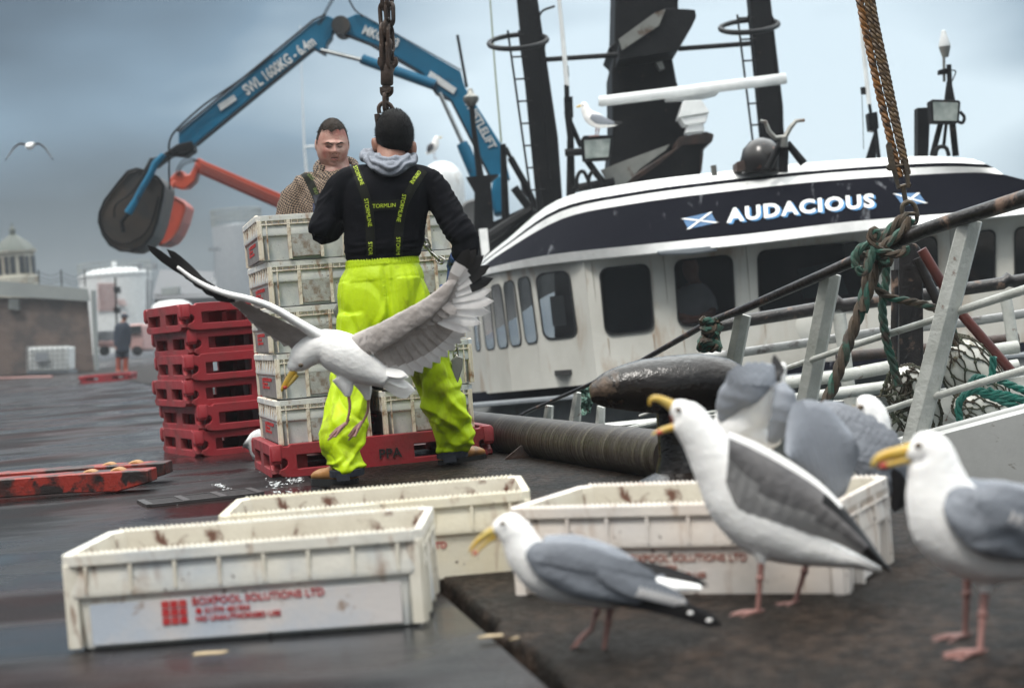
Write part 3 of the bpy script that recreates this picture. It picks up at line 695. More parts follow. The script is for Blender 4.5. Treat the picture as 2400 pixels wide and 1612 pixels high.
mb = MB(); tubep(mb, [(1082, 336), (1090, 352), (1118, 420), (1132, 470)], D-.05, [13, 15, 14, 13], 12); mb.build('lift_cylinder', M_blue, cr1)
mb = MB(); slab(mb, [(1156, 410), (1184, 405), (1192, 470), (1186, 500), (1158, 505), (1150, 460)], D-.1, .5); mb.build('slewing_column', M_blue, cr1, bevel=.05)
def textp(mb, t, u0, v0, u1, v1, hpx, D, bold=.03, ext=.01, condense=None):
    """lettering on a vertical plate facing the camera side, baseline from (u0,v0) to (u1,v1)"""
    vs, fs = text2d(t, 1, bold, .01); wd_ = max(v.x for v in vs)-min(v.x for v in vs); x0 = min(v.x for v in vs)
    L = math.hypot(u1-u0, v1-v0); du, dv = (u1-u0)/L, (v1-v0)/L; s1 = L/wd_; s2 = hpx/.72
    put(mb, (vs, fs), lambda p: W(u0+du*(p.x-x0)*s1+dv*p.y*s2, v0+dv*(p.x-x0)*s1-du*p.y*s2, D-.012-ext*(1 if p.z > 0 else -1)))
for a_ in (('SWL 1600KG - 6.4m', 580, 224, 742, 103, 25, D, .03), ('MKG 603', 848, 78, 930, 112, 21, D, .03), ('THISTLELIFT', 1088, 240, 1148, 352, 20, D, .02)):
    mb = MB(); textp(mb, *a_); mb.build('painted_lettering', M_letter, cr1, smooth=0)
mb = MB(); slab(mb, [(510, 246), (548, 222), (555, 234), (517, 260)], D-.03, .02); mb.build('white_plate', M_letter, cr1, smooth=0)
mb = MB(); slab(mb, [(1009, 166), (1070, 208), (1063, 221), (1002, 180)], D-.03, .02); mb.build('white_plate', M_letter, cr1, smooth=0)
mb = MB()
for o_ in (0, 5): tubep(mb, [(745+o_, 60), (757+o_, 36), (772+o_, 8), (790+o_, -20)], D-.1, 1.4, 6, smooth_n=4)
tubep(mb, [(818, 0), (832, 24), (852, 40)], D-.1, 2, 6, smooth_n=4); mb.build('hydraulic_hose', M_blackst, cr1); mb = MB()
tubep(mb, [(640, 128), (560, 190), (480, 245), (418, 300), (400, 325), (396, 350), (404, 362)], D-.1, 2.6, 6, smooth_n=5); mb.build('hydraulic_hose', M_blackst, cr1); mb = MB()
for k in range(5): tubep(mb, [(1176+k*3, 345), (1200+k*3, 380+k*4), (1222, 430), (1240-k*3, 480)], D-.2, 2, 6, smooth_n=4)
mb.build('hydraulic_hose', M_blackst, cr1)
# grab: linkage and clamshell
mb = MB(); slab(mb, [(414, 338), (450, 330), (454, 352), (432, 366), (400, 362), (372, 382), (360, 392), (352, 372), (380, 362)], D-.05, .35); tubep(mb, [(360, 372), (345, 400), (338, 420)], D-.1, 9, 8); mb.build('rotator', M_blackst, cr1, bevel=.02)
mb = MB(); tubep(mb, [(384, 362), (364, 384), (352, 410), (334, 440), (318, 470), (300, 500)], D-.25, [7, 9, 8, 8, 8, 10], 8); mb.build('grab_ram', M_blue, cr1)
cl = [(320, 396), (345, 402), (372, 418), (384, 436), (380, 466), (368, 520), (356, 552), (336, 576), (308, 589), (282, 587), (258, 574), (242, 550), (232, 520), (234, 498), (246, 470), (278, 428), (300, 402)]
mb = MB(); slab(mb, cl, D, .9)
mb.build('clamshell_bucket', M_bucket, cr1, smooth=0, bevel=.05)
mb = MB(); tubep(mb, cl, D-.03, 3.5, 6, closed=True); tubep(mb, [(243, 545), (262, 562), (290, 570), (320, 562), (345, 540), (360, 505), (372, 460)], D-.02, 1.5, 6, smooth_n=3); mb.build('bucket_rim', M_blackst, cr1)
mb = MB(); tubep(mb, [(342, 404), (310, 450), (272, 480), (268, 510)], D-.2, 2.4, 6, smooth_n=4); tubep(mb, [(300, 500), (285, 520), (290, 545)], D-.2, 6, 6); mb.build('hydraulic_hose', M_blackst, cr1)
mb = MB(); tubep(mb, [(397, 366), (396, 400), (398, 445)], D-.15, 2.2, 6); tag(mb, None) if False else mb.build('safety_chain', M_blackst, cr1)
# orange crane further back
D = 31
cr2 = empty('loader_crane', W(760, 620, D), 'smaller orange crane arm and orange bucket behind the blue crane', 'crane')
mb = MB(); slab(mb, [(456, 376), (466, 370), (480, 378), (800, 515), (800, 552), (660, 492), (462, 405)], D, .3); mb.build('boom', M_orange, cr2, smooth=0, bevel=.02)
mb = MB(); 
for o_ in (10, 18, 25): tubep(mb, [(470, 374+o_), (798, 520+o_)], D-.03, 1.8, 6)
mb.build('boom_rib', mat('orange_dark_rib', (.22, .035, .02), rough=.5), cr2)  # ribs in a darker orange than the boom
mb = MB(); slab(mb, [(458, 378), (466, 392), (456, 425), (440, 440), (418, 442), (402, 436), (396, 425), (400, 415), (412, 402), (428, 400), (432, 410), (444, 408), (452, 394)], D-.05, .35); tubep(mb, [(412, 424), (395, 448), (384, 470)], D, 9, 8); mb.build('rotator', M_orange, cr2, bevel=.03)
mb = MB(); slab(mb, [(384, 455), (410, 460), (426, 472), (435, 482), (425, 520), (412, 548), (398, 566), (378, 574), (350, 572), (350, 540), (365, 490)], D, .9); mb.build('bucket', M_orange, cr2, smooth=0, bevel=.08)
mb = MB(); tubep(mb, [(390, 459), (412, 466), (434, 482), (424, 520), (408, 552), (384, 572)], D-.02, 2.2, 6, smooth_n=3); mb.build('bucket_rim', mat('orange_rim', (.3, .05, .02), rough=.5), cr2)
mb = MB()
for o_ in (0, 5, 9): tubep(mb, [(466, 378), (446+o_*.4, 371+o_), (426+o_*.6, 378+o_), (414+o_, 398), (413+o_*.8, 412)], D-.1, 1.2, 6, smooth_n=4)
mb.build('hydraulic_hose', M_blackst, cr2)
# white radome and vehicle wheel behind the worker
mb = MB(); D = 38; c_ = W(1036, 430, D); r_ = 52*D/F; mb.lathe([(r_*.9, -1.4), (r_, -.5), (r_, 0), (r_*.93, r_*.36), (r_*.78, r_*.62), (r_*.52, r_*.86), (r_*.25, r_*.97), (.01, r_)], c_, seg=32)
tag(mb.build('radome', M_whitep), 'big white dome behind the shoulder of the worker, a gull on top', 'radome')
D = 29; b = empty('lorry_wheel', W(1116, 505, D), 'grey lorry wheel glimpsed between the crates and the blue crane', 'wheel')
mb = MB(); mb.lathe([(20*D/F, -.12), (30*D/F, -.14), (36*D/F, -.08), (36*D/F, .12), (20*D/F, .14)], W(1112, 503, D), FWD, 28); mb.build('tyre', mat('dusty_tyre', (.10, .10, .10), rough=.8), b)
mb = MB(); mb.lathe([(.01, -.10), (6*D/F, -.10), (8*D/F, -.04), (18*D/F, .02), (21*D/F, -.1), (21*D/F, .05)], W(1112, 503, D), FWD, 28); mb.build('rim', M_whitep, b)
# ============================================================ FISHING BOAT
M_bwhite = mat('boat_white', (.64, .63, .58), rough=.35, col2=(.54, .53, .48), ns=1.5, dirt=(.36, .25, .16), ds=3.0, dlo=.56, dhi=.74, bump=.002, bs=20, dstretch=(1, 1, .35))
M_stripe = mat('boat_stripe_white', (.82, .83, .82), rough=.3, dirt=(.35, .33, .28), ds=12, dlo=.68, dhi=.76)
M_navy = mat('boat_navy', (.0035, .004, .008), rough=.7, spec=.03, col2=(.006, .0065, .011), ns=1.2, dirt=(.20, .21, .23), ds=3.2, dlo=.64, dhi=.80, dstretch=(2.2, 1, .5), bump=.002, bs=20)
M_glass = mat('window_glass', (.008, .009, .011), rough=.06, alpha=.34, coat=.5)
M_rub = mat('window_rubber', (.010, .010, .011), rough=.5)
M_flagblue = mat('flag_blue', (.006, .10, .25), rough=.4)
M_letblue = mat('lettering_blue', (.02, .22, .50), rough=.4)
M_letwhite = mat('lettering_white', (.85, .86, .86), rough=.35)
M_lamp = mat('lamp_glass', (.16, .19, .18), rough=.12, col2=(.30, .33, .31), ns=8, coat=.5)
M_rust = mat('rusty_steel', (.06, .03, .02), rough=.6, col2=(.02, .016, .015), ns=6, bump=.01, bs=20)
M_dull = mat('dull_metal', (.25, .25, .23), rough=.4, metal=.6, dirt=(.1, .06, .04), ds=4)
boat = empty('fishing_boat', Q(0, 5, -2.6), 'white and navy fishing boat lettered AUDACIOUS moored alongside the quay', 'fishing boat')
rA = [(1092, 664), (1112, 653), (1166, 637), (1307, 616), (1515, 595), (1750, 572), (2033, 539), (2385, 503), (2600, 482)]
rB = [(1093, 656), (1112, 641), (1160, 624), (1290, 597), (1490, 575), (1750, 549), (2000, 519), (2385, 488), (2590, 470)]
rC = [(1094, 652), (1120, 634), (1180, 590), (1317, 513), (1480, 478), (1700, 449), (1950, 423), (2250, 405), (2352, 409)]
rD = [(1095, 648), (1122, 625), (1185, 578), (1312, 497), (1480, 460), (1700, 431), (1950, 405), (2200, 391), (2330, 394)]
rE = [(1096, 645), (1124, 620), (1187, 572), (1310, 489), (1480, 451), (1700, 422), (1950, 397), (2190, 382), (2312, 385)]
rF = [(1097, 640), (1128, 610), (1190, 560), (1305, 470), (1475, 430), (1700, 402), (1900, 381), (2150, 367), (2280, 373)]
DC = [20, 19.2, 18, 16.7, 15.8, 15.4, 15.0, 14.6, 14.4]
rows = [(rA, -.02), (rB, .04), (rC, .45), (rD, .52), (rE, .54), (rF, .72)]
def pr_(row, off, n=5):
    return cr_([W(u, v, d+off) for (u, v), d in zip(row, DC)], n)
R3d = [pr_(r, o) for r, o in rows]
back = [V((p.x, p.y+2.8, p.z+.12)) for p in R3d[5]]
def strip(name, a, b, m, th=.03):
    mb = MB(); mb.loft([a, b, [p+V((0, th, -.01)) for p in b], [p+V((0, th, -.01)) for p in a]], closed=False)
    mb.loft([[p+V((0, th, -.01)) for p in a], a], closed=False); mb.build(name, m, boat, smooth=40)
strip('roof_lip', R3d[0], R3d[1], M_stripe, .06)
strip('name_band', R3d[1], R3d[2], M_navy)
strip('white_stripe', R3d[2], R3d[3], M_stripe)
strip('navy_stripe', R3d[3], R3d[4], M_navy)
strip('white_stripe', R3d[4], R3d[5], M_stripe)
mb = MB(); mb.loft([R3d[5], back, [p+V((0, 0, -1.0)) for p in back]], closed=False); mb.build('roof', M_stripe, boat)
mb = MB(); mb.loft([[p+V((0, .0, 0)) for p in R3d[0]], [p+V((0, .22, .02)) for p in R3d[0]]], closed=False); mb.build('soffit', M_bwhite, boat)
# hip at right end
mb = MB(); e0 = [r[-1] for r in R3d]; mb.loft([e0, [p+V((.9, 2.5, 0)) for p in e0]], closed=False); mb.build('roof_end', M_navy, boat)
# side wall as plates with real window openings
def Dwall(u):
    return interp([(1092, 20.1), (1112, 19.35), (1166, 18.15), (1307, 16.85), (1400, 16.25)], u) if u < 1400 else 16.25+(u-1400)*(14.5-16.25)/1200
WINS = [('slot', [(1105, 697), (1116, 690), (1126, 821), (1116, 823)]), ('slot', [(1124, 684), (1146, 676), (1160, 817), (1140, 820)]), ('slot', [(1150, 671), (1172, 665), (1191, 813), (1168, 817)]),
        ('slot', [(1179, 663), (1203, 656), (1222, 807), (1197, 812)]), ('slot', [(1212, 654), (1239, 647), (1260, 801), (1233, 806)]),
        ('w', [(1254, 643), (1332, 633), (1353, 788), (1275, 797)]), ('w', [(1404, 630), (1521, 618), (1533, 774), (1419, 786)]), ('w', [(1580, 611), (1716, 597), (1724, 758), (1590, 766)]),
        ('w', [(1775, 589), (2021, 565), (2034, 722), (1780, 740)]), ('w', [(2100, 562), (2195, 553), (2200, 680), (2108, 690)]), ('w', [(2255, 547), (2333, 538), (2332, 664), (2256, 672)]), ('w', [(2378, 534), (2470, 526), (2470, 650), (2378, 660)])]
def bil(q, s, t):
    (a, b, c, d) = [V((x, y, 0)) for x, y in q]
    return lerp(lerp(a, b, s), lerp(d, c, s), t)
def quadrr(q, r=.13, n=4, grow=0):
    w = (abs(q[1][0]-q[0][0])); h = abs(q[3][1]-q[0][1]); rx, ry = min(.3, r*h/w if w > h*.5 else .25), r
    out_ = []
    g = grow
    for cx, cy, a0 in ((1-rx, 1-ry, 0), (rx, 1-ry, 90), (rx, ry, 180), (1-rx, ry, 270)):
        for i in range(n+1):
            a = R_(a0+90*i/n); s, t = cx+rx*math.cos(a), cy+ry*math.sin(a)
            s = .5+(s-.5)*(1+g*2/w*1.0); t = .5+(t-.5)*(1+g*2/h)
            p = bil(q, s, t); out_.append((p.x, p.y))
    return out_
def wall_top(u): return interp(rA, u)-1
segs = [(1092, 1112), (1112, 1166), (1166, 1246), (1246, 1307), (1307, 1400), (1400, 2600)]
def bottom(u): return interp([(1092, 924), (1365, 900), (1750, 868), (2385, 805), (2600, 785)], u)
# plates: split between windows so each stays planar
cuts = [1092, 1121, 1148, 1176, 1207, 1247, 1378, 2600]
tilt = lambda v0, v: 0
mb = MB()
def tilted(u, v):      # slots and windows lean with the roll, so the cut lines do as well
    return u+(v-700)*.115
for a, b in zip(cuts, cuts[1:]):
    sa = [(tilted(a, wall_top(a)) if a > 1092 else a, wall_top(a)), (tilted(b, wall_top(b)) if b < 2600 else b, wall_top(b)), (tilted(b, bottom(b)) if b < 2600 else b, bottom(b)), (tilted(a, bottom(a)) if a > 1092 else a, bottom(a))]
    if b == 2600: sa = [sa[0]]+[(x, y-1) for x, y in rA if x > sa[0][0]+10 and x < 2590]+sa[1:]
    holes = [quadrr(q) for t, q in WINS if a < sum(x-(y-700)*.115 for x, y in q)/4 < b]
    vf = plate2d([(x, -y) for x, y in sa], [[(x, -y) for x, y in h] for h in holes], 2)
    Da, Db = Dwall(a), Dwall(b)
    def fw(p, a=a, b=b, Da=Da, Db=Db):
        u, v = p.x, -p.y; uu = u-(v-700)*.115 if b < 2600 else u; t = (uu-a)/(b-a)
        d = 1/lerp(1/Da, 1/Db, t) if b == 2600 else lerp(Da, Db, t)
        return W(u, v, d+.02+p.z*.015+.10*(v-640)/200*0)
    put(mb, vf, fw)
mb.build('cabin_wall', M_bwhite, boat, smooth=0)
def dep(q):
    u = sum(x for x, y in q)/4; return Dwall(u-(sum(y for x, y in q)/4-700)*.115 if u < 1378 else u)
def dwin(u, v, q):
    u0 = u if q[0][0] > 1378 else u-(v-700)*.115
    if u0 > 1378:
        t = (u0-1378)/(2600-1378); return 1/lerp(1/Dwall(1378), 1/Dwall(2600), t)
    for a, b in zip(cuts, cuts[1:]):
        if a <= u0 <= b or b == 1378: 
            if u0 <= b: return lerp(Dwall(a), Dwall(b), (u0-a)/(b-a))
    return Dwall(u0)
for t, q in WINS:
    nm = 'window'
    ring = quadrr(q, grow=1.5); rin = quadrr(q, grow=-3 if t == 'w' else -1)
    mb = MB(); P = lambda rr, o: [W(u, v, dwin(u, v, q)+o) for u, v in rr]
    mb.loft([P(ring, .01), P(ring, -.015), P(rin, -.015), P(rin, .05)], caps=False); fr = mb.build('window', M_rub, boat, smooth=30)
    mb = MB(); mb.prism(P(rin, .025), FWD*.012); mb.build('pane', M_glass, fr, smooth=0)
# weld seams, rust runs and a grab rail on the cabin side
M_seam = mat('weld_seam', (.40, .38, .33), rough=.6); M_run = mat('rust_run', (.30, .17, .09), rough=.7, col2=(.42, .30, .2), ns=30)
def dw_(u): 
    t = (u-1378)/(2600-1378); return 1/lerp(1/Dwall(1378), 1/Dwall(2600), t)
for u in (1388, 1556, 1750, 2068, 2228):
    mb = MB(); tubep(mb, [(u-2, interp(rA, u)+4), (u+8, 700), (u+19, bottom(u)-4)], dw_(u)-.006, 1.0, 6); mb.build('weld_seam', M_seam, boat)
rr_ = random.Random(12)
for u, v, l in ((1425, 792, 40), (1531, 782, 55), (1600, 772, 60), (1718, 762, 34), (1790, 744, 50), (2028, 728, 46), (1470, 850, 30), (2112, 696, 40)):
    mb = MB(); k = rr_.uniform(.5, 1.1); mb.prism([W(u-k, v, dw_(u)-.010), W(u+k*1.5, v, dw_(u)-.010), W(u+l*.10+k*.4, v+l, dw_(u)-.010), W(u+l*.10, v+l, dw_(u)-.010)], FWD*.003); mb.build('rust_run', M_run, boat, smooth=0)
# dim cabin interior
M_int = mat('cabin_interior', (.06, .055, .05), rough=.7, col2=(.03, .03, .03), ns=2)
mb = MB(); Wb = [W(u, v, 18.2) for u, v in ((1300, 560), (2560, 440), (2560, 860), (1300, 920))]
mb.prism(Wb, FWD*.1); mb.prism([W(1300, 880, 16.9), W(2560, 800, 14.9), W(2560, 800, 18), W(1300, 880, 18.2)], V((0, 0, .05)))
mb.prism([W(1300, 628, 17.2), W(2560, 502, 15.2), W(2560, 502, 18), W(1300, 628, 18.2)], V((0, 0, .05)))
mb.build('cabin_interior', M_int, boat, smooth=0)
mb = MB(); slab(mb, [(1288, 695), (1320, 692), (1328, 762), (1296, 765)], 17.6, .05); mb.build('far_window', mat('far_window_painted_light', (.45, .50, .52), rough=.3), boat, smooth=0)  # opaque slabs; daylight of the far windows is painted into their colour
mb = MB(); slab(mb, [(1870, 630), (1960, 612), (1990, 690), (1885, 700)], 17.6, .05); mb.build('far_window', mat('far_window_dim', (.10, .15, .17), rough=.3), boat, smooth=0)
mb = MB(); slab(mb, [(1540, 588), (1680, 574), (1682, 588), (1620, 596), (1545, 598)], 15.5, .10); mb.build('deck_light', M_greyst, boat, bevel=.02)
# hull, belting and deck line under the cabin
mb = MB(); lo = [(1060, 924), (1365, 898), (1750, 866), (2385, 803), (2650, 778)]; dl = [20.6, 17.2, 15.8, 14.6, 14.2]
def hl(dv, do): return [W(u, v+dv, d+do) for (u, v), d in zip(lo, dl)]
mb.loft([hl(0, .05), hl(0, -.25), hl(24, -.3), hl(24, .2)], closed=False); mb.build('belting', M_navy, boat)
mb = MB(); mb.loft([hl(24, -.9), hl(28, -.95), hl(34, -.95), hl(36, -.9)], closed=True, caps=True); mb.build('side_pipe', M_greyst, boat)
mb = MB(); mb.loft([hl(22, -.2), hl(60, -.25), hl(160, -.2), hl(480, 1.0)], closed=False); mb.build('hull', mat('hull_grey', (.26, .27, .27), rough=.4, dirt=(.16, .12, .08), ds=1.5), boat)
# flags and name on the band
bvh_v = []; bvh_f = []
n = len(R3d[1]); bvh_v = [tuple(p) for p in R3d[1]+R3d[2]]; bvh_f = [(i, i+1, i+1+n, i+n) for i in range(n-1)]
BAND = BVHTree.FromPolygons(bvh_v, bvh_f)
def onband(u, v, off=.012):
    d = (W(u, v, 1)-CAM).normalized(); h = BAND.ray_cast(CAM, d)
    return (h[0]-d*off) if h[0] is not None else W(u, v, 15.7)
def bandpoly(mb, px, off, th=.004):
    a = [onband(u, v, off) for u, v in px]; mb.prism(a, FWD*th)
def bil2(q, s, t): 
    (a, b, c, d) = [V((x, y, 0)) for x, y in q]; return lerp(lerp(a, b, s), lerp(d, c, s), t)
for q in ([(1600, 512), (1666, 497), (1680, 522), (1613, 537)], [(2096, 454), (2153, 452), (2171, 476), (2115, 481)]):
    mb = MB(); bandpoly(mb, q, .008); fl = mb.build('saltire_flag', M_flagblue, boat, smooth=0)
    mb = MB()
    for (s0, t0, s1, t1) in ((0, 0, 1, 1), (1, 0, 0, 1)):
        dx = .07; bandpoly(mb, [tuple(bil2(q, s, t))[:2] for s, t in ((s0-dx, t0), (s0+dx, t0), (s1+dx, t1), (s1-dx, t1))], .014+.003*s0)
    mb.build('saltire_cross', M_letwhite, fl, smooth=0)
vs, fs = text2d('AUDACIOUS', 1, .038, 0, sx=1.0, sp=1.16); 
cu_x0 = min(v.x for v in vs); cu_x1 = max(v.x for v in vs); cu_h = .73
def subdiv(vs, fs):
    return vs, fs
for nm, m, du, dv, off in (('name_shadow', M_letblue, 5, 3, .010), ('boat_name', M_letwhite, 0, 0, .018)):
    mb = MB()
    def fn(p):
        t = (p.x-cu_x0)/(cu_x1-cu_x0); h = p.y/cu_h
        u = 1703+t*(2050-1703)+du; v = 521-t*(521-484)-h*(32-1*t)+dv-2.5*math.sin(math.pi*t)
        u += h*(-2)
        return onband(u, v, off)
    put(mb, (vs, fs), fn); mb.build(nm, m, boat, smooth=0)
# ---- things on the roof (all fixed to the boat)
def part(name, m, f, par=None, **k):
    mb = MB(); f(mb); return mb.build(name, m, par or boat, **k)
D = 20
def mast(x0, x1, y1, xb0, xb1, lad, hoopc, name):
    mb = MB(); slab(mb, [(x0, -60), (x1, -60), (xb1, y1*.62), (xb1+14 if name == 1 else xb1+4, y1), (xb0, y1)], D, .28)
    m = mb.build('mast', M_blackst, boat, smooth=0, bevel=.02)
    mb = MB()
    (ax, ay), (bx, by) = lad
    for o in (0, 26): tubep(mb, [(ax+o, ay), (bx+o*.85, by)], D-.35, 2.6, 6)
    nr = int((by-ay)/50)
    for k in range(nr+1):
        t = k/nr*.97+.02; x = lerp(ax, bx, t); y = lerp(ay, by, t); tubep(mb, [(x, y+2), (x+lerp(26, 22, t)+12, y)], D-.35, 2.3, 6)
    mb.build('ladder', M_blackst, m)
    mb = MB(); cx, cy, rx, ry = hoopc
    pts = [W(cx+rx*math.cos(a), cy+ry*math.sin(a)-.08*rx*math.cos(a), D-.35+.7*(-math.sin(a)) if True else D) for a in [2*math.pi*k/28 for k in range(28)]]
    mb.tube(pts, 6*D/F, 8, closed=True); mb.build('safety_hoop', M_blackst, m)
mast(1206, 1252, 520, 1262, 1308, ((1190, 72), (1250, 500)), (1214, 98, 68, 16), 1)
mast(1752, 1800, 400, 1794, 1836, ((1728, 35), (1766, 345)), (1756, 62, 68, 14), 2)
part('spreader_bar', M_blackst, lambda mb: tubep(mb, [(1265, 141), (1450, 129)], D+.1, 6, 8))
part('spreader_bar', M_blackst, lambda mb: tubep(mb, [(1590, 115), (1765, 102)], D+.1, 6, 8))
part('cable_tray', M_blackst, lambda mb: (tubep(mb, [(1300, 15), (1268, 30), (1260, 70)], D, 3, 6, smooth_n=5), slab(mb, [(1262, 68), (1272, 80), (1281, 92), (1278, 110), (1262, 112)], D, .2), tubep(mb, [(1262, 110), (1290, 420)], D, 2, 6)) and None)
part('cable_tray', M_blackst, lambda mb: (slab(mb, [(1808, 30), (1816, 48), (1824, 58), (1818, 66), (1802, 64)], D, .2), tubep(mb, [(1806, 30), (1840, 350)], D, 2, 6)) and None)
def funnel(mb):
    slab(mb, [(1444, -60), (1590, -60), (1590, 30), (1572, 115), (1586, 190), (1600, 240), (1625, 400), (1440, 430), (1428, 390), (1436, 300), (1434, 160), (1441, 130), (1423, 115), (1440, 100)], D+.4, 1.2)
fn_ = part('funnel', M_blackst, funnel, smooth=0, bevel=.03)
part('platform', M_blackst, lambda mb: (slab(mb, [(1560, 20), (1612, 22), (1629, 24), (1632, 40), (1622, 62), (1588, 118), (1570, 122), (1450, 140), (1452, 100)], D-.2, 1.2)) and None, fn_, smooth=0, bevel=.02)
part('platform_plate', M_dull, lambda mb: (slab(mb, [(1450, 92), (1458, 118), (1545, 60), (1560, 22), (1535, 30)], D-.24, .03)) and None, fn_, smooth=0)
part('small_lamp', M_dull, lambda mb: (slab(mb, [(1538, 148), (1552, 144), (1558, 160), (1547, 164)], D, .15)) and None, fn_)
part('radar_shelf', M_rust, lambda mb: (slab(mb, [(1590, 322), (1655, 308), (1674, 314), (1670, 332), (1650, 345), (1648, 372), (1645, 400), (1640, 412), (1460, 432), (1500, 400), (1585, 345)], D-.3, 1.2)) and None, fn_, smooth=0, bevel=.02)
part('shelf_flank', M_blackst, lambda mb: (slab(mb, [(1660, 336), (1642, 352), (1640, 410), (1480, 432), (1545, 385), (1600, 340)], D-.33, .1)) and None, fn_, smooth=0)
part('steel_gusset', M_dull, lambda mb: (slab(mb, [(1408, 399), (1460, 378), (1570, 338), (1560, 352), (1500, 396), (1470, 428), (1430, 440)], D-.45, .05)) and None, fn_, smooth=0)
rd = part('radar_scanner', M_whitep, lambda mb: (tubep(mb, [(1403, 238), (1409, 238), (1836, 185), (1842, 184)], D-.6, [11, 12.5, 13, 12], 16), slab(mb, [(1560, 232), (1686, 216), (1680, 222), (1640, 232), (1562, 236)], D-.55, .15)) and None)
part('radar_housing', M_whitep, lambda mb: (slab(mb, [(1602, 236), (1645, 234), (1664, 264), (1590, 276)], D-.75, .38), slab(mb, [(1594, 277), (1661, 267), (1655, 287), (1605, 293)], D-.72, .32), slab(mb, [(1612, 292), (1648, 288), (1652, 308), (1606, 312)], D-.68, .22)) and None, rd, smooth=0, bevel=.015)
# floodlight under the perched gull, its frame, whip aerials
def flood(D, q, lens):
    mb = MB(); slab(mb, q, D, .16); o = mb.build('floodlight', M_blackst, boat, smooth=0, bevel=.01)
    mb = MB(); slab(mb, lens, D-.012, .01); mb.build('lens', M_lamp, o, smooth=0); return o
flood(19.2, [(1362, 326), (1368, 318), (1434, 317), (1438, 324), (1432, 370), (1426, 374), (1366, 377)], [(1369, 329), (1431, 325), (1426, 368), (1372, 372)])
part('antenna_frame', M_blackst, lambda mb: (tubep(mb, [(1331, 262), (1337, 320), (1338, 460)], 19.4, [9, 8, 11], 8), tubep(mb, [(1336, 285), (1362, 345)], 19.4, 6, 8), tubep(mb, [(1324, 358), (1365, 356)], 19.3, 9, 10), tubep(mb, [(1375, 375), (1400, 410), (1425, 440)], 19.4, 8, 8), slab(mb, [(1322, 228), (1342, 226), (1344, 274), (1324, 276)], 19.4, .1), tubep(mb, [(1328, 200), (1329, 232)], 19.4, 6, 8), tubep(mb, [(1330, 155), (1332, 180)], 19.4, 2, 5), tubep(mb, [(1330, 445), (1440, 425)], 19.4, 10, 8)) and None)
def loopf(mb):
    for c in (1365, 1393):
        tubep(mb, [(c-12, 445), (c-13, 420), (c-6, 404), (c+4, 404), (c+14, 425), (c+18, 445)], 19.1, 4.5, 8, smooth_n=4)
part('hose_loop', M_blackst, loopf)
part('whip_antenna', M_whitep, lambda mb: tubep(mb, [(1307, -40), (1322, 120), (1329, 202)], 19.4, [4.5, 5.5, 6], 8) and None)
part('whip_antenna', mat('whip_green', (.32, .36, .25), rough=.5), lambda mb: tubep(mb, [(1146, -40), (1160, 160), (1175, 335)], 22, [2, 2, 2.4], 6) and None)
part('whip_antenna', M_whitep, lambda mb: tubep(mb, [(2011, -40), (2024, 120), (2037, 245)], 16.4, [4, 5, 5.5], 8) and None)
part('antenna_bracket', M_blackst, lambda mb: (tubep(mb, [(2037, 240), (2041, 268)], 16.4, 4, 8), slab(mb, [(2034, 266), (2056, 262), (2060, 300), (2052, 308), (2038, 306)], 16.4, .12), tubep(mb, [(2050, 290), (2060, 372)], 16.4, 5, 8), slab(mb, [(2050, 310), (2054, 372), (2030, 374)], 16.45, .05), tubep(mb, [(2022, 205), (2024, 222)], 16.4, 6, 6), tubep(mb, [(2020, 225), (2023, 300), (2024, 350)], 16.4, .8, 4)) and None)
part('gps_antenna', M_whitep, lambda mb: mb.lathe([(.055, 0), (.058, .015), (.030, .11), (.022, .15), (.001, .16)], W(2214, 110, 16.3), seg=16) and None)
part('gps_stalk', M_dull, lambda mb: (mb.lathe([(.030, -.10), (.055, -.01), (.055, .0), (.02, .0)], W(2214, 110, 16.3), seg=16), tubep(mb, [(2212, 122), (2213, 192)], 16.3, 3.5, 8)) and None)
flood(16.0, [(2181, 236), (2186, 233), (2248, 235), (2252, 240), (2248, 288), (2186, 287)], [(2187, 239), (2246, 241), (2243, 284), (2189, 283)])
part('lamp_tripod', M_blackst, lambda mb: (tubep(mb, [(2224, 152), (2226, 200), (2230, 240)], 16.2, [6, 6, 10], 8), slab(mb, [(2222, 190), (2230, 188), (2236, 236), (2216, 236)], 16.2, .06), slab(mb, [(2202, 164), (2220, 160), (2222, 172), (2202, 174)], 16.2, .08), slab(mb, [(2151, 253), (2180, 252), (2180, 268), (2176, 366), (2151, 366)], 16.3, .15), tubep(mb, [(2205, 288), (2185, 366)], 16.2, 7, 8), tubep(mb, [(2218, 288), (2212, 340)], 16.2, 4, 8), tubep(mb, [(2232, 288), (2240, 366)], 16.2, 8, 8), tubep(mb, [(2192, 366), (2196, 350), (2206, 344), (2218, 348), (2224, 366)], 16.1, 5, 8, smooth_n=4), tubep(mb, [(2250, 262), (2260, 275), (2256, 288), (2246, 286)], 16.2, 4, 8, smooth_n=4), tubep(mb, [(2228, 165), (2240, 168), (2232, 190)], 16.2, 1.5, 6, smooth_n=4)) and None)
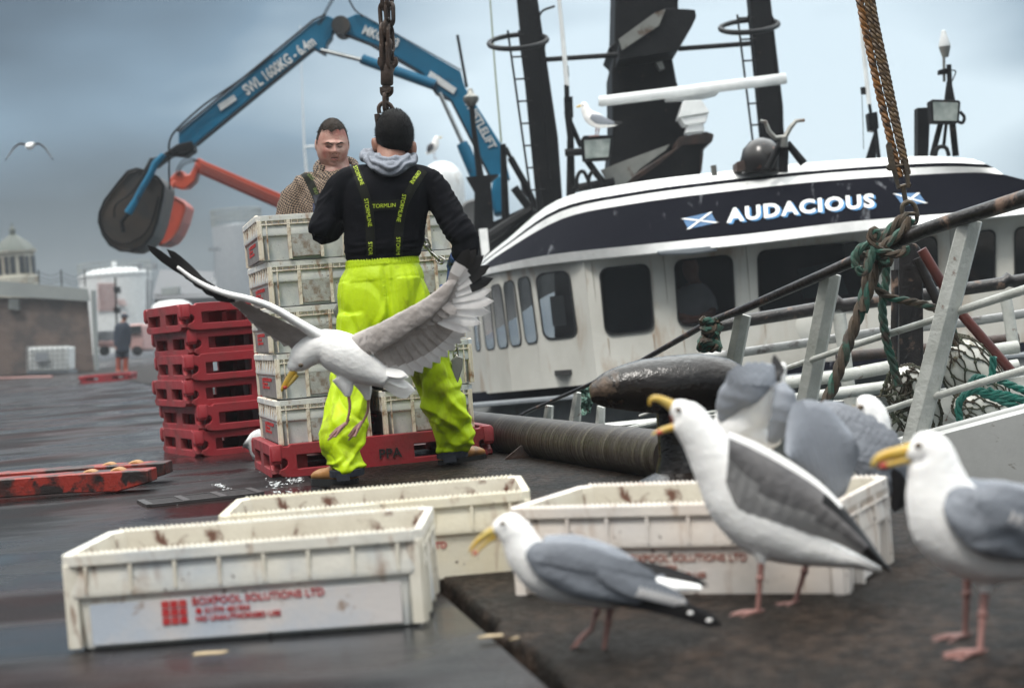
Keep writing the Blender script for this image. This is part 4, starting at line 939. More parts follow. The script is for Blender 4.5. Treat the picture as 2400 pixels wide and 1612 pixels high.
# bell-shaped winch cover with forks
part('winch_cover', mat('dark_dome', (.007, .006, .006), rough=.25, col2=(.012, .009, .008), ns=5, dirt=(.10, .04, .025), ds=9, dlo=.64, dhi=.68), lambda mb: mb.lathe([(.20, -.16), (.205, -.04), (.17, .07), (.10, .14), (.01, .17)], W(1785, 365, 15.9), seg=24) and None)
part('winch_base', M_rust, lambda mb: (slab(mb, [(1727, 380), (1740, 376), (1835, 370), (1845, 398), (1727, 400)], 15.8, .3)) and None)
part('winch_legs', M_blackst, lambda mb: (tubep(mb, [(1838, 340), (1836, 404)], 15.6, 11, 8), tubep(mb, [(1845, 335), (1884, 384)], 15.6, [8, 10], 8), tubep(mb, [(1830, 335), (1800, 395)], 15.6, [8, 9], 8)) and None)
part('guide_horn', M_dull, lambda mb: (tubep(mb, [(1782, 284), (1794, 286), (1802, 308), (1818, 324), (1840, 322), (1852, 300), (1866, 284), (1886, 282)], 15.5, [4, 5, 6, 6, 7, 6, 5, 4], 8), tubep(mb, [(1838, 324), (1838, 345)], 15.5, 9, 8)) and None)
part('stub_vent', M_dull, lambda mb: tubep(mb, [(1672, 388), (1675, 412)], 16, 7, 8) and None)
# black stanchions and tangle behind the worker's shoulder
part('stanchion', M_blackst, lambda mb: (tubep(mb, [(1072, 83), (1094, 205)], 23, 3.5, 6), tubep(mb, [(1104, 235), (1110, 300), (1126, 418)], 23, [6, 6, 9], 8), slab(mb, [(1092, 415), (1168, 408), (1150, 425), (1160, 560), (1110, 560), (1112, 450)], 22.6, .3)) and None)
part('mushroom_vent', M_dull, lambda mb: mb.lathe([(.04, -.1), (.105, -.02), (.105, .03), (.05, .07), (.03, .14), (.01, .15)], W(1104, 233, 23), seg=16) and None)
part('stanchion', M_blackst, lambda mb: (tubep(mb, [(1179, 338), (1186, 540)], 21.5, [7, 10], 8), tubep(mb, [(1196, 370), (1230, 430), (1262, 500)], 21.5, 8, 8), tubep(mb, [(1140, 560), (1250, 490)], 21.3, 14, 8), tubep(mb, [(1205, 440), (1250, 500)], 21.3, 10, 8), slab(mb, [(1100, 545), (1200, 500), (1262, 470), (1290, 480), (1200, 560), (1100, 640)], 21.6, .5)) and None)
mb = MB(); slab(mb, [(1122, 537), (1142, 535), (1147, 588), (1130, 606)], 19.6, .05); mb.build('white_post', M_stripe, boat, smooth=0)
# ============================================================ QUAY EDGE: PIPE, BOLLARD
M_pipe = mat('scored_pipe', (.026, .020, .015), rough=.42, spec=.3, col2=(.085, .075, .058), ns=2.6, lo=.46, hi=.60, stretch=(9, .6, .6), dirt=(.035, .028, .024), ds=1.6, dlo=.42, dhi=.6, bump=.006, bs=7)
pa_, pb_ = W(1575, 1070, 6.45), W(1150, 1012, 8.7)
ax = (pb_-pa_).normalized(); L_ = 9.0
mb = MB(); rings = []; nseg = 40
for i in range(260):
    x = -.05+L_*i/259; r = .097+.0016*noise.noise(V((x*22, 0, 0)))+.0012*noise.noise(V((x*60, 3, 0)))
    rings.append([V((x, r*math.cos(a), r*math.sin(a))) for a in [2*math.pi*k/nseg for k in range(nseg)]])
mb.loft(rings); pipe = mb.build('fender_pipe', M_pipe, smooth=50)
M4 = ax.to_track_quat('X', 'Z').to_matrix().to_4x4(); M4.translation = pa_; pipe.matrix_world = M4
tag(pipe, 'long brown scored steel pipe lying along the quay edge', 'pipe')
for t, lb in ((1.55, 'rusty triangular bracket holding the long pipe between its near end and the pallet'), (4.2, 'rusty bracket holding the far hidden length of the long pipe')):
    mb = MB(); p = pa_+ax*t; n_ = V((-ax.y, ax.x, 0)).normalized()*1; n_ = n_ if n_.x < 0 else -n_
    mb.prism([V((p.x, p.y, .004))+n_*.20, V((p.x, p.y, .004))-n_*.10, p-V((0, 0, .02))+n_*.098], ax*.012); tag(mb.build('pipe_bracket', M_rust, smooth=0), lb, 'bracket')
M_boll = mat('bollard_iron', (.006, .005, .0045), rough=.24, rough2=.42, col2=(.012, .008, .006), ns=5, dirt=(.13, .085, .055), ds=6.5, dlo=.61, dhi=.70, bump=.008, bs=18, dirtrough=.6)
bd = 6.1
b = empty('bollard', G(1602, 1141), 'big black rusty iron bollard with a bulging cross head at the quay edge', 'bollard')
mb = MB(); pts = [(1383, 929, 6), (1387, 928, 18), (1402, 922, 32), (1440, 912, 48), (1500, 905, 62), (1570, 902, 69), (1640, 897, 69), (1700, 900, 60), (1740, 912, 44), (1768, 925, 24), (1776, 930, 6)]
P_ = [W(u, v, bd) for u, v, r in pts]; 
mb.tube(cr_(P_, 4), [interp(list(zip(range(0, 44, 4), [p[2] for p in pts])), i)*bd/F for i in range(len(cr_(P_, 4)))], 28)
mb.build('head', M_boll, b, smooth=60)
mb = MB(); c_ = G(1603, 1141); mb.lathe([(.17, 0), (.17, .03), (.10, .06), (.083, .12), (.080, .3), (.10, .38), (.12, .42)], c_, seg=28); mb.build('stem', M_boll, b)
# ============================================================ BOAT RAILS (same boat, rising towards the bow)
M_rail = mat('rail_black', (.008, .007, .007), rough=.32, col2=(.02, .016, .015), ns=8, dirt=(.17, .11, .08), ds=8, dlo=.58, dhi=.66, dstretch=(1, 1, 1), bump=.006, bs=30, dirtrough=.7)
M_post = mat('post_white', (.50, .51, .48), rough=.42, col2=(.38, .39, .36), ns=9, dirt=(.13, .06, .035), ds=13, dlo=.63, dhi=.70, bump=.004, bs=45)
M_pgrey = mat('rail_grey', (.42, .42, .41), rough=.42, col2=(.32, .32, .31), ns=9, dirt=(.09, .07, .06), ds=9, dlo=.55, dhi=.66, bump=.003, bs=40)
top = [(1180, 996, 11.6, 4), (1240, 963, 11, 4), (1345, 917, 10.3, 4.5), (1500, 848, 9.3, 6), (1666, 753, 8.5, 8), (1734, 728, 8.2, 10), (1936, 640, 7.6, 12.5), (2008, 608, 7.4, 14), (2093, 572, 7.2, 16), (2174, 537, 7.0, 17), (2250, 512, 6.85, 18), (2385, 470, 6.6, 20), (2600, 402, 6.2, 21)]
part('top_rail', M_rail, lambda mb: tubep(mb, [p[:2] for p in top], [p[2] for p in top], [p[3] for p in top], 14) and None)
def wpost(a0, a1, b0, b1, Dt, Db, wd, name='rail_post', m=M_post):
    """square post: top edge a0-a1, foot edge b0-b1 (photo points)"""
    mb = MB(); A0, A1, B0, B1 = W(*a0, Dt), W(*a1, Dt), W(*b0, Db), W(*b1, Db)
    sh = V((.35, .94, 0)).normalized()*wd; k = .45
    m1, m2 = lerp(A0, A1, k), lerp(B0, B1, k); m1 = m1-FWD*wd*.35; m2 = m2-FWD*wd*.35
    mb.loft([[A0, m1, A1, A1+sh*.9, A0+sh], [B0, m2, B1, B1+sh*.9, B0+sh]]); mb.build(name, m, boat, smooth=20, bevel=.003)
wpost((1723, 732), (1757, 742), (1694, 880), (1728, 890), 8.25, 8.5, .05)
wpost((1925, 634), (1968, 646), (1862, 960), (1908, 966), 7.65, 7.9, .055)
wpost((2247, 510), (2300, 520), (2112, 1040), (2172, 1030), 6.85, 7.0, .06)
wpost((1345, 918), (1363, 922), (1328, 1010), (1354, 1012), 10.4, 10.5, .05)
wpost((1278, 950), (1293, 952), (1268, 1010), (1290, 1010), 10.9, 11, .05)
wpost((1399, 950), (1414, 955), (1392, 1020), (1412, 1020), 10.2, 10.2, .05)
part('mid_rail', M_post, lambda mb: tubep(mb, [(1500, 975), (1700, 905), (1837, 865), (1914, 839), (2010, 806), (2186, 750), (2231, 734), (2386, 684), (2600, 610)], [9.3, 8.6, 8.1, 7.75, 7.5, 7.1, 6.95, 6.7, 6.3], [4, 5, 6, 7, 8, 8.5, 9.5, 11, 12], 10) and None)
part('mid_rail', M_post, lambda mb: tubep(mb, [(1900, 1012), (2075, 962), (2139, 941), (2173, 934), (2386, 871), (2600, 806)], [7.7, 7.3, 7.1, 7.0, 6.7, 6.3], [6, 7.5, 8, 8.5, 9.5, 10], 10) and None)
def bulw(mb):
    top_ = [W(1880, 1104, 7.9), W(2116, 1030, 7.1), W(2386, 958, 6.6), W(2700, 870, 6.0)]
    mb.loft([top_, [p+V((-.03, -.05, -.02)) for p in top_], [p+V((.03, -.02, -.35)) for p in top_], [p+V((.25, .15, -1.3)) for p in top_], [p+V((.8, .6, -3.2)) for p in top_]], closed=False)
    tubep(mb, [(1880, 1102), (2116, 1030), (2386, 959), (2700, 872)], [7.9, 7.1, 6.6, 6.0], [7, 8, 9, 10], 8)
part('bulwark_plate', mat('plate_white', (.62, .63, .62), rough=.4, col2=(.54, .55, .54), ns=3, dirt=(.30, .28, .25), ds=16, dlo=.66, dhi=.72, dstretch=(.4, 1, 2), bump=.0008, bs=60), bulw, smooth=50)
part('far_top_rail', M_rail, lambda mb: tubep(mb, [(1680, 766), (1755, 750), (1907, 725), (1950, 717), (1964, 708), (1975, 716), (2072, 703), (2199, 687), (2262, 677), (2350, 664), (2362, 655), (2375, 660), (2600, 622)], 10, [14, 15, 16, 16, 18, 16, 15, 15, 15, 15, 17, 15, 15], 12) and None)
part('far_mid_rail', M_pgrey, lambda mb: tubep(mb, [(1640, 840), (1739, 826), (1888, 804), (2069, 776), (2262, 756), (2386, 737), (2600, 700)], 10.1, 11, 10) and None)
part('far_low_rail', M_rust, lambda mb: tubep(mb, [(1960, 838), (2090, 826), (2262, 806), (2386, 792)], 10.6, 13, 10) and None)
part('far_post', M_post, lambda mb: tubep(mb, [(1966, 735), (1976, 800), (1985, 880), (1998, 970)], 10, 16, 12))
part('far_post', M_post, lambda mb: tubep(mb, [(2356, 690), (2368, 760), (2378, 830)], 9.9, 14, 12))
part('deck_pipe', M_post, lambda mb: tubep(mb, [(1700, 922), (1850, 896), (1977, 880), (2110, 855), (2386, 812)], 9.8, 15, 12))
part('deck_pipe', M_post, lambda mb: (tubep(mb, [(1700, 960), (1850, 937), (2085, 905), (2386, 855)], 9.7, 14, 12)) and None)
part('inner_bulwark', M_post, lambda mb: (slab(mb, [(1240, 1010), (1430, 1000), (1560, 985), (1800, 955), (2160, 920), (2600, 850), (2600, 1300), (1240, 1300)], [11.5, 11, 10.4, 10.2, 9.9, 9.5, 9.5, 11.5], .08)) and None, smooth=0)
part('rusty_capping', M_post, lambda mb: (tubep(mb, [(1420, 1018), (1480, 1003), (1560, 984), (1700, 960)], 9.8, 6, 8)) and None)
part('derrick_post', M_rail, lambda mb: (slab(mb, [(2108, 575), (2126, 568), (2150, 571), (2164, 590), (2166, 900), (2108, 880)], 8.6, .13)) and None, smooth=0, bevel=.012)
part('derrick_strut', M_rail, lambda mb: (tubep(mb, [(2150, 605), (2175, 660), (2204, 720), (2240, 810)], 8.5, 12, 10)) and None)
part('derrick_pin', M_rail, lambda mb: (tubep(mb, [(2097, 633), (2098, 700), (2096, 780), (2094, 860)], 8.5, 9, 10)) and None)
part('red_pipe', mat('red_oxide_pipe', (.10, .022, .014), rough=.4, col2=(.06, .015, .012), ns=9), lambda mb: (tubep(mb, [(2160, 585), (2210, 668), (2253, 735), (2372, 872)], 8.3, 12, 12)) and None)
part('wall_disc', M_bwhite, lambda mb: mb.lathe([(.13, -.02), (.135, 0), (.12, .01), (.01, .01)], W(1900, 765, 15.2), -FWD, 32) and None)
# ---- ropes
def rope(mb, pts, r, pitch=None, n=3, sub=8, seg=6, mis=(0, 0, 1)):
    c = cr_(pts, sub); L = [0]
    for a, b in zip(c, c[1:]): L.append(L[-1]+(b-a).length)
    pitch = pitch or r*7; m = max(int(L[-1]/(pitch/10)), 8); cc = []; j = 0
    for i in range(m+1):
        s = L[-1]*i/m
        while j < len(L)-2 and L[j+1] < s: j += 1
        t = (s-L[j])/max(L[j+1]-L[j], 1e-6); cc.append(lerp(c[j], c[j+1], t))
    x = None; fr = []
    for i, p in enumerate(cc):
        t = (cc[min(i+1, m)]-cc[max(i-1, 0)]).normalized()
        if x is None: x, y = frame(t)
        else: x = (x-t*x.dot(t)).normalized(); y = x.cross(t).normalized()
        fr.append((p, x, y))
    for k in range(n):
        st = []
        for i, (p, a, b) in enumerate(fr):
            an = 2*math.pi*(i/10.0+k/n); st.append(p+(a*math.cos(an)+b*math.sin(an))*r*.5)
        mb.tube(st, r*.56, seg, mis[k % 3])
def ropep(mb, px, D, rpx, **k):
    Ds = D if isinstance(D, (list, tuple)) else [D]*len(px)
    rope(mb, [W(u, v, d) for (u, v), d in zip(px, Ds)], rpx*Ds[0]/F, **k)
M_rbrown = mat('rope_brown', (.070, .045, .026), rough=.75, col2=(.035, .028, .018), ns=30, bump=.003, bs=200)
M_rgreen = mat('rope_green', (.012, .10, .07), rough=.7, col2=(.03, .05, .035), ns=14, dirt=(.05, .035, .025), ds=18, dlo=.48, dhi=.6, bump=.003, bs=200)
M_rbright = mat('rope_bright_green', (.006, .15, .11), rough=.6, col2=(.01, .09, .07), ns=30, bump=.002, bs=200)
M_wire = mat('wire_rope', (.24, .10, .02), rough=.5, col2=(.13, .06, .018), ns=18, dirt=(.05, .028, .015), ds=22, dlo=.5, dhi=.6)
M_wire2 = mat('wire_rope_dark', (.16, .10, .045), rough=.5, col2=(.05, .03, .018), ns=30)
M_iron = mat('shackle_iron', (.055, .045, .035), rough=.45, metal=.5, col2=(.10, .075, .05), ns=25, bump=.003, bs=60)
RD = 7.3
tk = empty('lifting_tackle', W(2110, 440, RD), 'tawny wire ropes running down from the top edge to an iron block and shackle', 'tackle')
for (pts, r, m) in (([(2008, -40), (2020, 30), (2054, 190), (2090, 340), (2109, 415)], 9.5, M_wire), ([(2030, -40), (2036, 30), (2072, 190), (2106, 330), (2124, 408)], 7.5, M_wire2), ([(2043, -40), (2049, 30), (2083, 190), (2112, 330), (2128, 408)], 7.5, M_wire2)):
    mb = MB(); ropep(mb, pts, RD, r, pitch=r*5*RD/F, sub=6, seg=5); mb.build('wire_rope', m, tk)
mb = MB(); slab(mb, [(2078, 340), (2082, 333), (2090, 336), (2096, 372), (2104, 410), (2110, 440), (2104, 442), (2092, 400), (2084, 380)], RD-.03, .02)
slab(mb, [(2116, 372), (2124, 376), (2131, 392), (2133, 440), (2126, 440), (2122, 400)], RD-.03, .02)
tubep(mb, [(2084, 392), (2126, 386)], RD-.01, 4, 8); tubep(mb, [(2102, 440), (2134, 432)], RD, 5, 8); mb.lathe([(.01, -.012), (.016, -.012), (.016, .012), (.01, .012)], W(2087, 392, RD-.04), FWD, 10)
mb.build('pulley_block', M_iron, tk)
mb = MB(); tubep(mb, [(2117, 438), (2120, 460), (2125, 482)], RD, 6, 8); mb.build('link', M_iron, tk)
mb = MB(); tubep(mb, [(2118, 505), (2114, 492), (2118, 478), (2130, 473), (2142, 480), (2148, 494), (2150, 508)], RD-.02, 5.5, 8, smooth_n=4); tubep(mb, [(2146, 490), (2149, 510), (2146, 522), (2138, 524)], RD, 5, 8, smooth_n=4); tubep(mb, [(2116, 500), (2152, 500)], RD-.02, 4, 8); mb.build('shackle', M_iron, tk)
mr = empty('mooring_rope', W(2045, 580, 7.25), 'thick brown and green mooring rope knotted round the top rail under the iron block', 'rope')
def rp(px, D, r, m, nm='rope_strand', **k):
    mb = MB(); ropep(mb, px, D, r, **k); return mb.build(nm, m if isinstance(m, list) else [m, m], mr)
TW = [M_rbrown, M_rgreen]
rp([(2128, 505), (2105, 520), (2078, 548), (2050, 575), (2030, 600)], 7.15, 12, TW)
rp([(2134, 512), (2118, 540), (2090, 562), (2066, 580), (2045, 610)], 7.1, 12, TW)
rp([(2040, 606), (2036, 650), (2018, 720), (1996, 780), (1972, 850), (1948, 915), (1928, 960)], 7.15, 15, TW)
rp([(2062, 600), (2052, 640), (2030, 700), (2022, 730)], 7.12, 13, TW)
rp([(2075, 610), (2076, 660), (2068, 720), (2076, 790), (2092, 850), (2106, 905)], 7.3, 10.5, [M_rgreen, M_rgreen])
rp([(2046, 655), (2062, 682), (2095, 700), (2140, 708), (2196, 726), (2230, 770), (2240, 810)], 7.25, 10, TW)
rp([(2008, 628), (2004, 600), (2020, 580), (2042, 574), (2052, 590), (2060, 600), (2082, 600)], 7.05, 11, [M_rgreen, M_rgreen])
rp([(2048, 560), (2058, 545), (2046, 540), (2040, 556), (2052, 580), (2070, 590), (2100, 596), (2122, 590), (2124, 578)], 7.0, 10, TW)
rp([(2012, 625), (2018, 640), (2030, 636), (2040, 610), (2052, 570)], 7.0, 10, [M_rgreen, M_rgreen])
rp([(2058, 600), (2078, 620), (2084, 600), (2070, 580)], 7.1, 11, TW)
def tangle(name, lab, cx, cy, D, sx, sy, r, n, seed, m):
    rg = random.Random(seed); mb = MB(); pts = []
    for i in range(n):
        a = i*2.1+rg.uniform(-.4, .4); k = rg.uniform(.55, 1)
        pts.append(W(cx+sx*k*math.cos(a), cy+sy*(i/n*2-1)*.8+sy*.35*math.sin(a), D+.05*math.sin(a*1.3)))
    rope(mb, pts, r*D/F, sub=8, seg=5); return tag(mb.build(name, m), lab, 'rope')
t1 = tangle('mooring_rope', 'green rope tangled round the low end of the top rail behind the bollard', 1664, 785, 8.4, 30, 42, 9, 22, 4, [M_rgreen, M_rbrown])
t2 = tangle('mooring_rope', 'small faded green rope knotted on the rail at the tip of the bollard head', 1374, 940, 10.2, 12, 40, 5, 16, 9, [mat('rope_faded_green', (.13, .24, .19), rough=.8), M_rgreen])
# ---- floats in netting
M_float = mat('float_white', (.66, .65, .60), rough=.35, col2=(.55, .54, .48), ns=6, dirt=(.2, .17, .1), ds=14, dlo=.6, dhi=.7)
M_net = mat('net_twine', (.045, .060, .035), rough=.8, col2=(.05, .035, .022), ns=14)
def floatn(u, v, D, rx, rl, ang, lab, nl=11):
    b = empty('net_float', W(u, v, D), lab, 'float', 'white floats wrapped in netting')
    C_ = W(u, v, D); a = V((math.cos(ang), .25, math.sin(ang))).normalized(); x, y = frame(a)
    def pt(s, t, k=1.0):
        z = math.sin(s*1.45); r = math.cos(s*1.45)**.55
        return C_+a*z*rl*k+(x*math.cos(t)+y*math.sin(t))*r*rx*k
    mb = MB(); mb.loft([[pt(-1+2*i/24, 2*math.pi*j/28, 1-.012*(i % 3 == 0)) for j in range(28)] for i in range(25)]); mb.build('float_body', M_float, b, smooth=60)
    mb = MB(); rg = random.Random(int(u))
    for d in (-1, 1):
        for k in range(nl):
            t0 = 2*math.pi*k/nl; pts = [pt(-.98+1.96*i/30, t0+d*i/30*1.9+.07*math.sin(i*.9+k), 1.025) for i in range(31)]
            mb.tube(pts, .0035, 5)
            for i in range(2, 30, 4): mb.ell(pts[i], (.008, .008, .008), seg=6, rg=4)
    mb.build('netting', M_net, b)
    return b
floatn(2278, 880, 7.45, .115, .19, -.95, 'largest white float wrapped in netting behind the rail at right')
floatn(2142, 940, 7.6, .105, .16, -1.2, 'white float in netting between the black derrick post and white rail post')
floatn(2315, 965, 7.35, .085, .15, -.35, 'low white float in netting against the white bulwark plate at lower right')
gr = empty('green_rope', W(2320, 900, 7.1), 'bright green rope looped over the netted white floats', 'rope')
for pts in ([(2328, 836), (2326, 870), (2318, 896), (2300, 884), (2282, 888), (2276, 905), (2300, 920), (2330, 932), (2360, 945), (2400, 958)], [(2250, 985), (2246, 955), (2256, 930), (2284, 915), (2320, 920), (2360, 925), (2400, 940)], [(2340, 890), (2370, 902), (2410, 920)], [(2316, 910), (2330, 925), (2370, 932), (2410, 936)]):
    mb = MB(); ropep(mb, pts, 7.1, 9); mb.build('rope_strand', [M_rbright, M_rbright], gr)
mb = MB(); rg = random.Random(8)
for k in range(16):
    u0, v0 = 2085+rg.uniform(-6, 60), 880+rg.uniform(-40, 90)
    pts = [W(u0+rg.uniform(-8, 8)-k*.5+j*rg.uniform(-9, 4), v0+j*18+rg.uniform(-8, 8), 7.45+rg.uniform(-.04, .04)) for j in range(6)]
    mb.tube(cr_(pts, 4), .005, 5)
    for p in pts[1:-1]: mb.ell(p, (.010, .010, .010), seg=6, rg=4)
tag(mb.build('loose_netting', M_net), 'loose dark brown netting hanging below the black derrick post', 'netting')
# ---- crane chain hanging behind the worker's head
HD = 8.0
M_chain = mat('rusty_chain', (.032, .022, .018), rough=.55, col2=(.065, .038, .025), ns=20, metal=.3, bump=.004, bs=60)
ch = empty('lifting_chain', W(905, 230, HD), 'heavy rusty chain with swivel hanging above the worker in yellow trousers', 'chain')
def link(p, t, n, ln, wd, r, m=M_chain, name='chain_link', parent=ch, lk=True):
    """stadium-shaped chain link centred at p, long axis t, flat in plane t-n"""
    mb = MB(); t = t.normalized(); n = (n-t*n.dot(t)).normalized(); pts = []
    for i in range(9): a = -math.pi/2+math.pi*i/8; pts.append(p+t*(ln/2-wd/2)+n*(wd/2)*math.sin(a)+t*(wd/2)*math.cos(a))
    for i in range(9): a = math.pi/2+math.pi*i/8; pts.append(p-t*(ln/2-wd/2)+n*(wd/2)*math.sin(a)+t*(wd/2)*math.cos(a))
    mb.tube(pts, r, 8, closed=True); return mb.build(name, m, parent) if lk else mb
px_ = HD/F; up = V((0, 0, 1)); xs = V((1, 0, 0)); ys = V((0, 1, 0))
for i, (u, v, ln, a) in enumerate(((901, -10, 66, 1), (914, -12, 66, 1), (898, 34, 52, .5), (916, 34, 52, .6), (907, 68, 46, 0), (899, 88, 60, 1), (915, 92, 60, 1), (906, 122, 60, .3), (899, 132, 70, 1), (914, 132, 70, 1))):
    n = (xs*math.cos(i*1.3)*.8+ys) if a < 1 else (xs*.35+ys)
    link(W(u, v, HD), UPV+xs*(.08*math.sin(i*2)), n, ln*px_, 26*px_, 5.2*px_)
mb = MB(); tubep(mb, [(893, 136), (892, 150), (908, 160), (926, 150), (924, 136)], HD, 7, 8, smooth_n=4); tubep(mb, [(888, 148), (932, 148)], HD, 5, 8); mb.build('shackle', M_chain, ch)
mb = MB(); c_ = W(907, 172, HD); mb.lathe([(8*px_, 22*px_), (14*px_, 18*px_), (15*px_, 10*px_), (15*px_, -24*px_), (13*px_, -28*px_), (8*px_, -30*px_)], c_, UPV, 20); mb.build('swivel_body', M_chain, ch)
mb = MB(); mb.lathe([(.01, -.02), (11*px_, -.02), (11*px_, .02), (.01, .02)], W(906, 209, HD), FWD, 16); tubep(mb, [(894, 205), (896, 220), (906, 226), (917, 218), (918, 204)], HD, 4.5, 8, smooth_n=4); mb.build('swivel_eye', M_chain, ch)
link(W(904, 240, HD), UPV, ys+xs*.25, 44*px_, 20*px_, 5*px_)
mb = MB(); tubep(mb, [(889, 266), (888, 252), (895, 243), (904, 241), (914, 246), (920, 256), (921, 268)], HD, 5, 10, smooth_n=4); tubep(mb, [(884, 268), (886, 285), (892, 300), (910, 310), (930, 300)], HD, 7, 8, smooth_n=3); mb.build('hook', M_chain, ch)
# bright lifting chains round the stack
M_galv = mat('galvanised', (.42, .41, .39), rough=.32, metal=.9, col2=(.25, .23, .2), ns=25)
gc = empty('sling_chain', W(1040, 600, 7.75), 'bright galvanised chain held by the worker and hanging over the right crates', 'chain')
cp = [W(u, v, d) for u, v, d in ((968, 480, 7.5), (980, 520, 7.55), (992, 556, 7.6), (1006, 583, 7.65), (1022, 603, 7.65), (1040, 615, 7.6))]
def chain(pts, ln, wd, r, par, m):
    c = cr_(pts, 12); L = [0]
    for a, b_ in zip(c, c[1:]): L.append(L[-1]+(b_-a).length)
    k = 0; s = ln*.3
    while s < L[-1]:
        j = max(i for i in range(len(L)) if L[i] <= s); j = min(j, len(c)-2); p = lerp(c[j], c[j+1], (s-L[j])/max(L[j+1]-L[j], 1e-6)); t = c[j+1]-c[j]; x, y = frame(t)
        link(p, t, (x*.8+y*.6) if k % 2 else (y*.8-x*.6), ln, wd, r, m, 'chain_link', par); k += 1; s += ln*.66
chain(cp, .060, .026, .0045, gc, M_galv)
chain([W(1052, 760, 7.72), W(1063, 745, 7.72), W(1066, 790, 7.72), W(1068, 830, 7.72), W(1070, 850, 7.72)], .055, .024, .004, gc, M_galv)
mb = MB(); slab(mb, [(1058, 842), (1070, 834), (1084, 838), (1084, 862), (1072, 900), (1066, 897), (1060, 880)], 7.7, .03); tag(mb.build('sling_plate', M_dull, smooth=0, bevel=.004), 'grey steel plate hanging from the chain at the right crates', 'plate')
mb = MB(); slab(mb, [(800, 690), (806, 672), (806, 745), (798, 752), (786, 746), (780, 728)], 7.8, .04); tag(mb.build('sling_plate', M_dull, smooth=0, bevel=.008), 'grey steel plate hanging left of the yellow trousers against the crates', 'plate')
# ============================================================ PEOPLE
def organic(name, mats, parent, fn, voxel, sm=4, post=None, smooth=180, matfn=None):
    mb = MB(); fn(mb)
    me = bpy.data.meshes.new('t'); me.from_pydata([tuple(p) for p in mb.v], [], mb.f); me.update()
    bm = bmesh.new(); bm.from_mesh(me); bmesh.ops.recalc_face_normals(bm, faces=bm.faces); bm.to_mesh(me); bm.free()
    o = bpy.data.objects.new('t', me); COL.objects.link(o)
    r = o.modifiers.new('r', 'REMESH'); r.mode = 'VOXEL'; r.voxel_size = voxel
    s = o.modifiers.new('s', 'SMOOTH'); s.iterations = sm; s.factor = .5
    dg = bpy.context.evaluated_depsgraph_get(); m2 = bpy.data.meshes.new_from_object(o.evaluated_get(dg))
    out_ = MB(); vs = [v.co.copy() for v in m2.vertices]; ns_ = [v.normal.copy() for v in m2.vertices]
    if post: vs = [post(p, n) for p, n in zip(vs, ns_)]
    out_.v = vs; out_.f = [tuple(p.vertices) for p in m2.polygons]
    out_.m = [matfn(p.center) for p in m2.polygons] if matfn else [0]*len(out_.f)
    bpy.data.objects.remove(o); bpy.data.meshes.remove(me); bpy.data.meshes.remove(m2)
    ob = out_.build(name, mats, parent, smooth=smooth, fix=False)
    ob['_v'] = 0; del ob['_v']
    return ob, out_
def bvh_of(mb): return BVHTree.FromPolygons([tuple(p) for p in mb.v], mb.f)
def er(u, v, D, hw, dr, n=28, q=1.0):
    c = W(u, v, D); w = hw*D/F
    return [c+V((w*math.copysign(abs(math.cos(a))**q, math.cos(a)), dr*math.copysign(abs(math.sin(a))**q, math.sin(a)), 0)) for a in [2*math.pi*k/n for k in range(n)]]
def crl(rows, n=4):
    """smooth a list of parameter tuples"""
    P = [tuple(2*a-b for a, b in zip(rows[0], rows[1]))]+list(rows)+[tuple(2*a-b for a, b in zip(rows[-1], rows[-2]))]; o = []
    for i in range(1, len(P)-2):
        for k in range(n):
            t = k/n; o.append(tuple(.5*((2*b)+(-a+c)*t+(2*a-5*b+4*c-d)*t*t+(-a+3*b-3*c+d)*t**3) for a, b, c, d in zip(*P[i-1:i+3])))
    o.append(tuple(rows[-1])); return o
def eloft(mb, rows, n=4, q=1.0): mb.loft([er(*r, q=q) for r in crl(rows, n)])
def limb(mb, rows, n=4, seg=16):
    rs = crl(rows, n); mb.tube([W(u, v, d) for u, v, d, r in rs], [r*d/F for u, v, d, r in rs], seg)
def hand(mb, wr, d, nrm, s=1.0, curls=(.5, .55, .6, .65), thumb=1, spread=.12, tc=.4, fat=1.0):
    """palm + five separate fingers; d = wrist to knuckles, nrm = the way the fingers curl"""
    d = d.normalized(); nrm = (nrm-d*nrm.dot(d)).normalized(); x = d.cross(nrm)
    pl = .095*s; w = .040*s
    mb.loft([[wr+d*t*pl+x*(ww*math.cos(a))+nrm*(hh*math.sin(a)) for a in [2*math.pi*k/14 for k in range(14)]] for t, ww, hh in ((-.25, .028*s*fat, .022*s), (0, .029*s*fat, .020*s), (.35, .040*s, .018*s), (.8, .042*s, .016*s), (1.0, .038*s, .012*s))])
    for i, (L, cu) in enumerate(zip((.070, .078, .073, .058), curls)):
        off = (i-1.5)*.021*s; base = wr+d*pl*(.95-.04*abs(i-1.2))+x*off*thumb
        dd = (d+x*thumb*(i-1.5)*spread).normalized(); pts = [base-dd*.02*s]; p = base; a = 0
        for seg_, fr in enumerate((.45, .32, .23)):
            a += cu*(.9 if seg_ == 0 else 1.25)
            pts.append(p); p = p+(dd*math.cos(a)+nrm*math.sin(a))*L*s*fr
        pts.append(p); mb.tube(cr_(pts, 3), [lerp(.0098, .0078, k/12)*s*fat for k in range(13)], 8)
        mb.ell(p, (.0078*s*fat,)*3, seg=8, rg=6)
    tb = wr+d*pl*.30-x*thumb*.034*s; td = (d*.75-x*thumb*.7+nrm*.25).normalized(); pts = [tb+x*thumb*.012*s, tb, tb+td*.035*s, tb+td*.05*s+(td+nrm*tc+x*thumb*tc*.6).normalized()*.028*s]
    mb.tube(cr_(pts, 3), [.0125*s*fat, .0125*s*fat, .012*s*fat, .012*s, .0115*s, .011*s, .0105*s, .010*s, .0095*s, .009*s], 8); mb.ell(pts[-1], (.009*s,)*3, seg=8, rg=6)
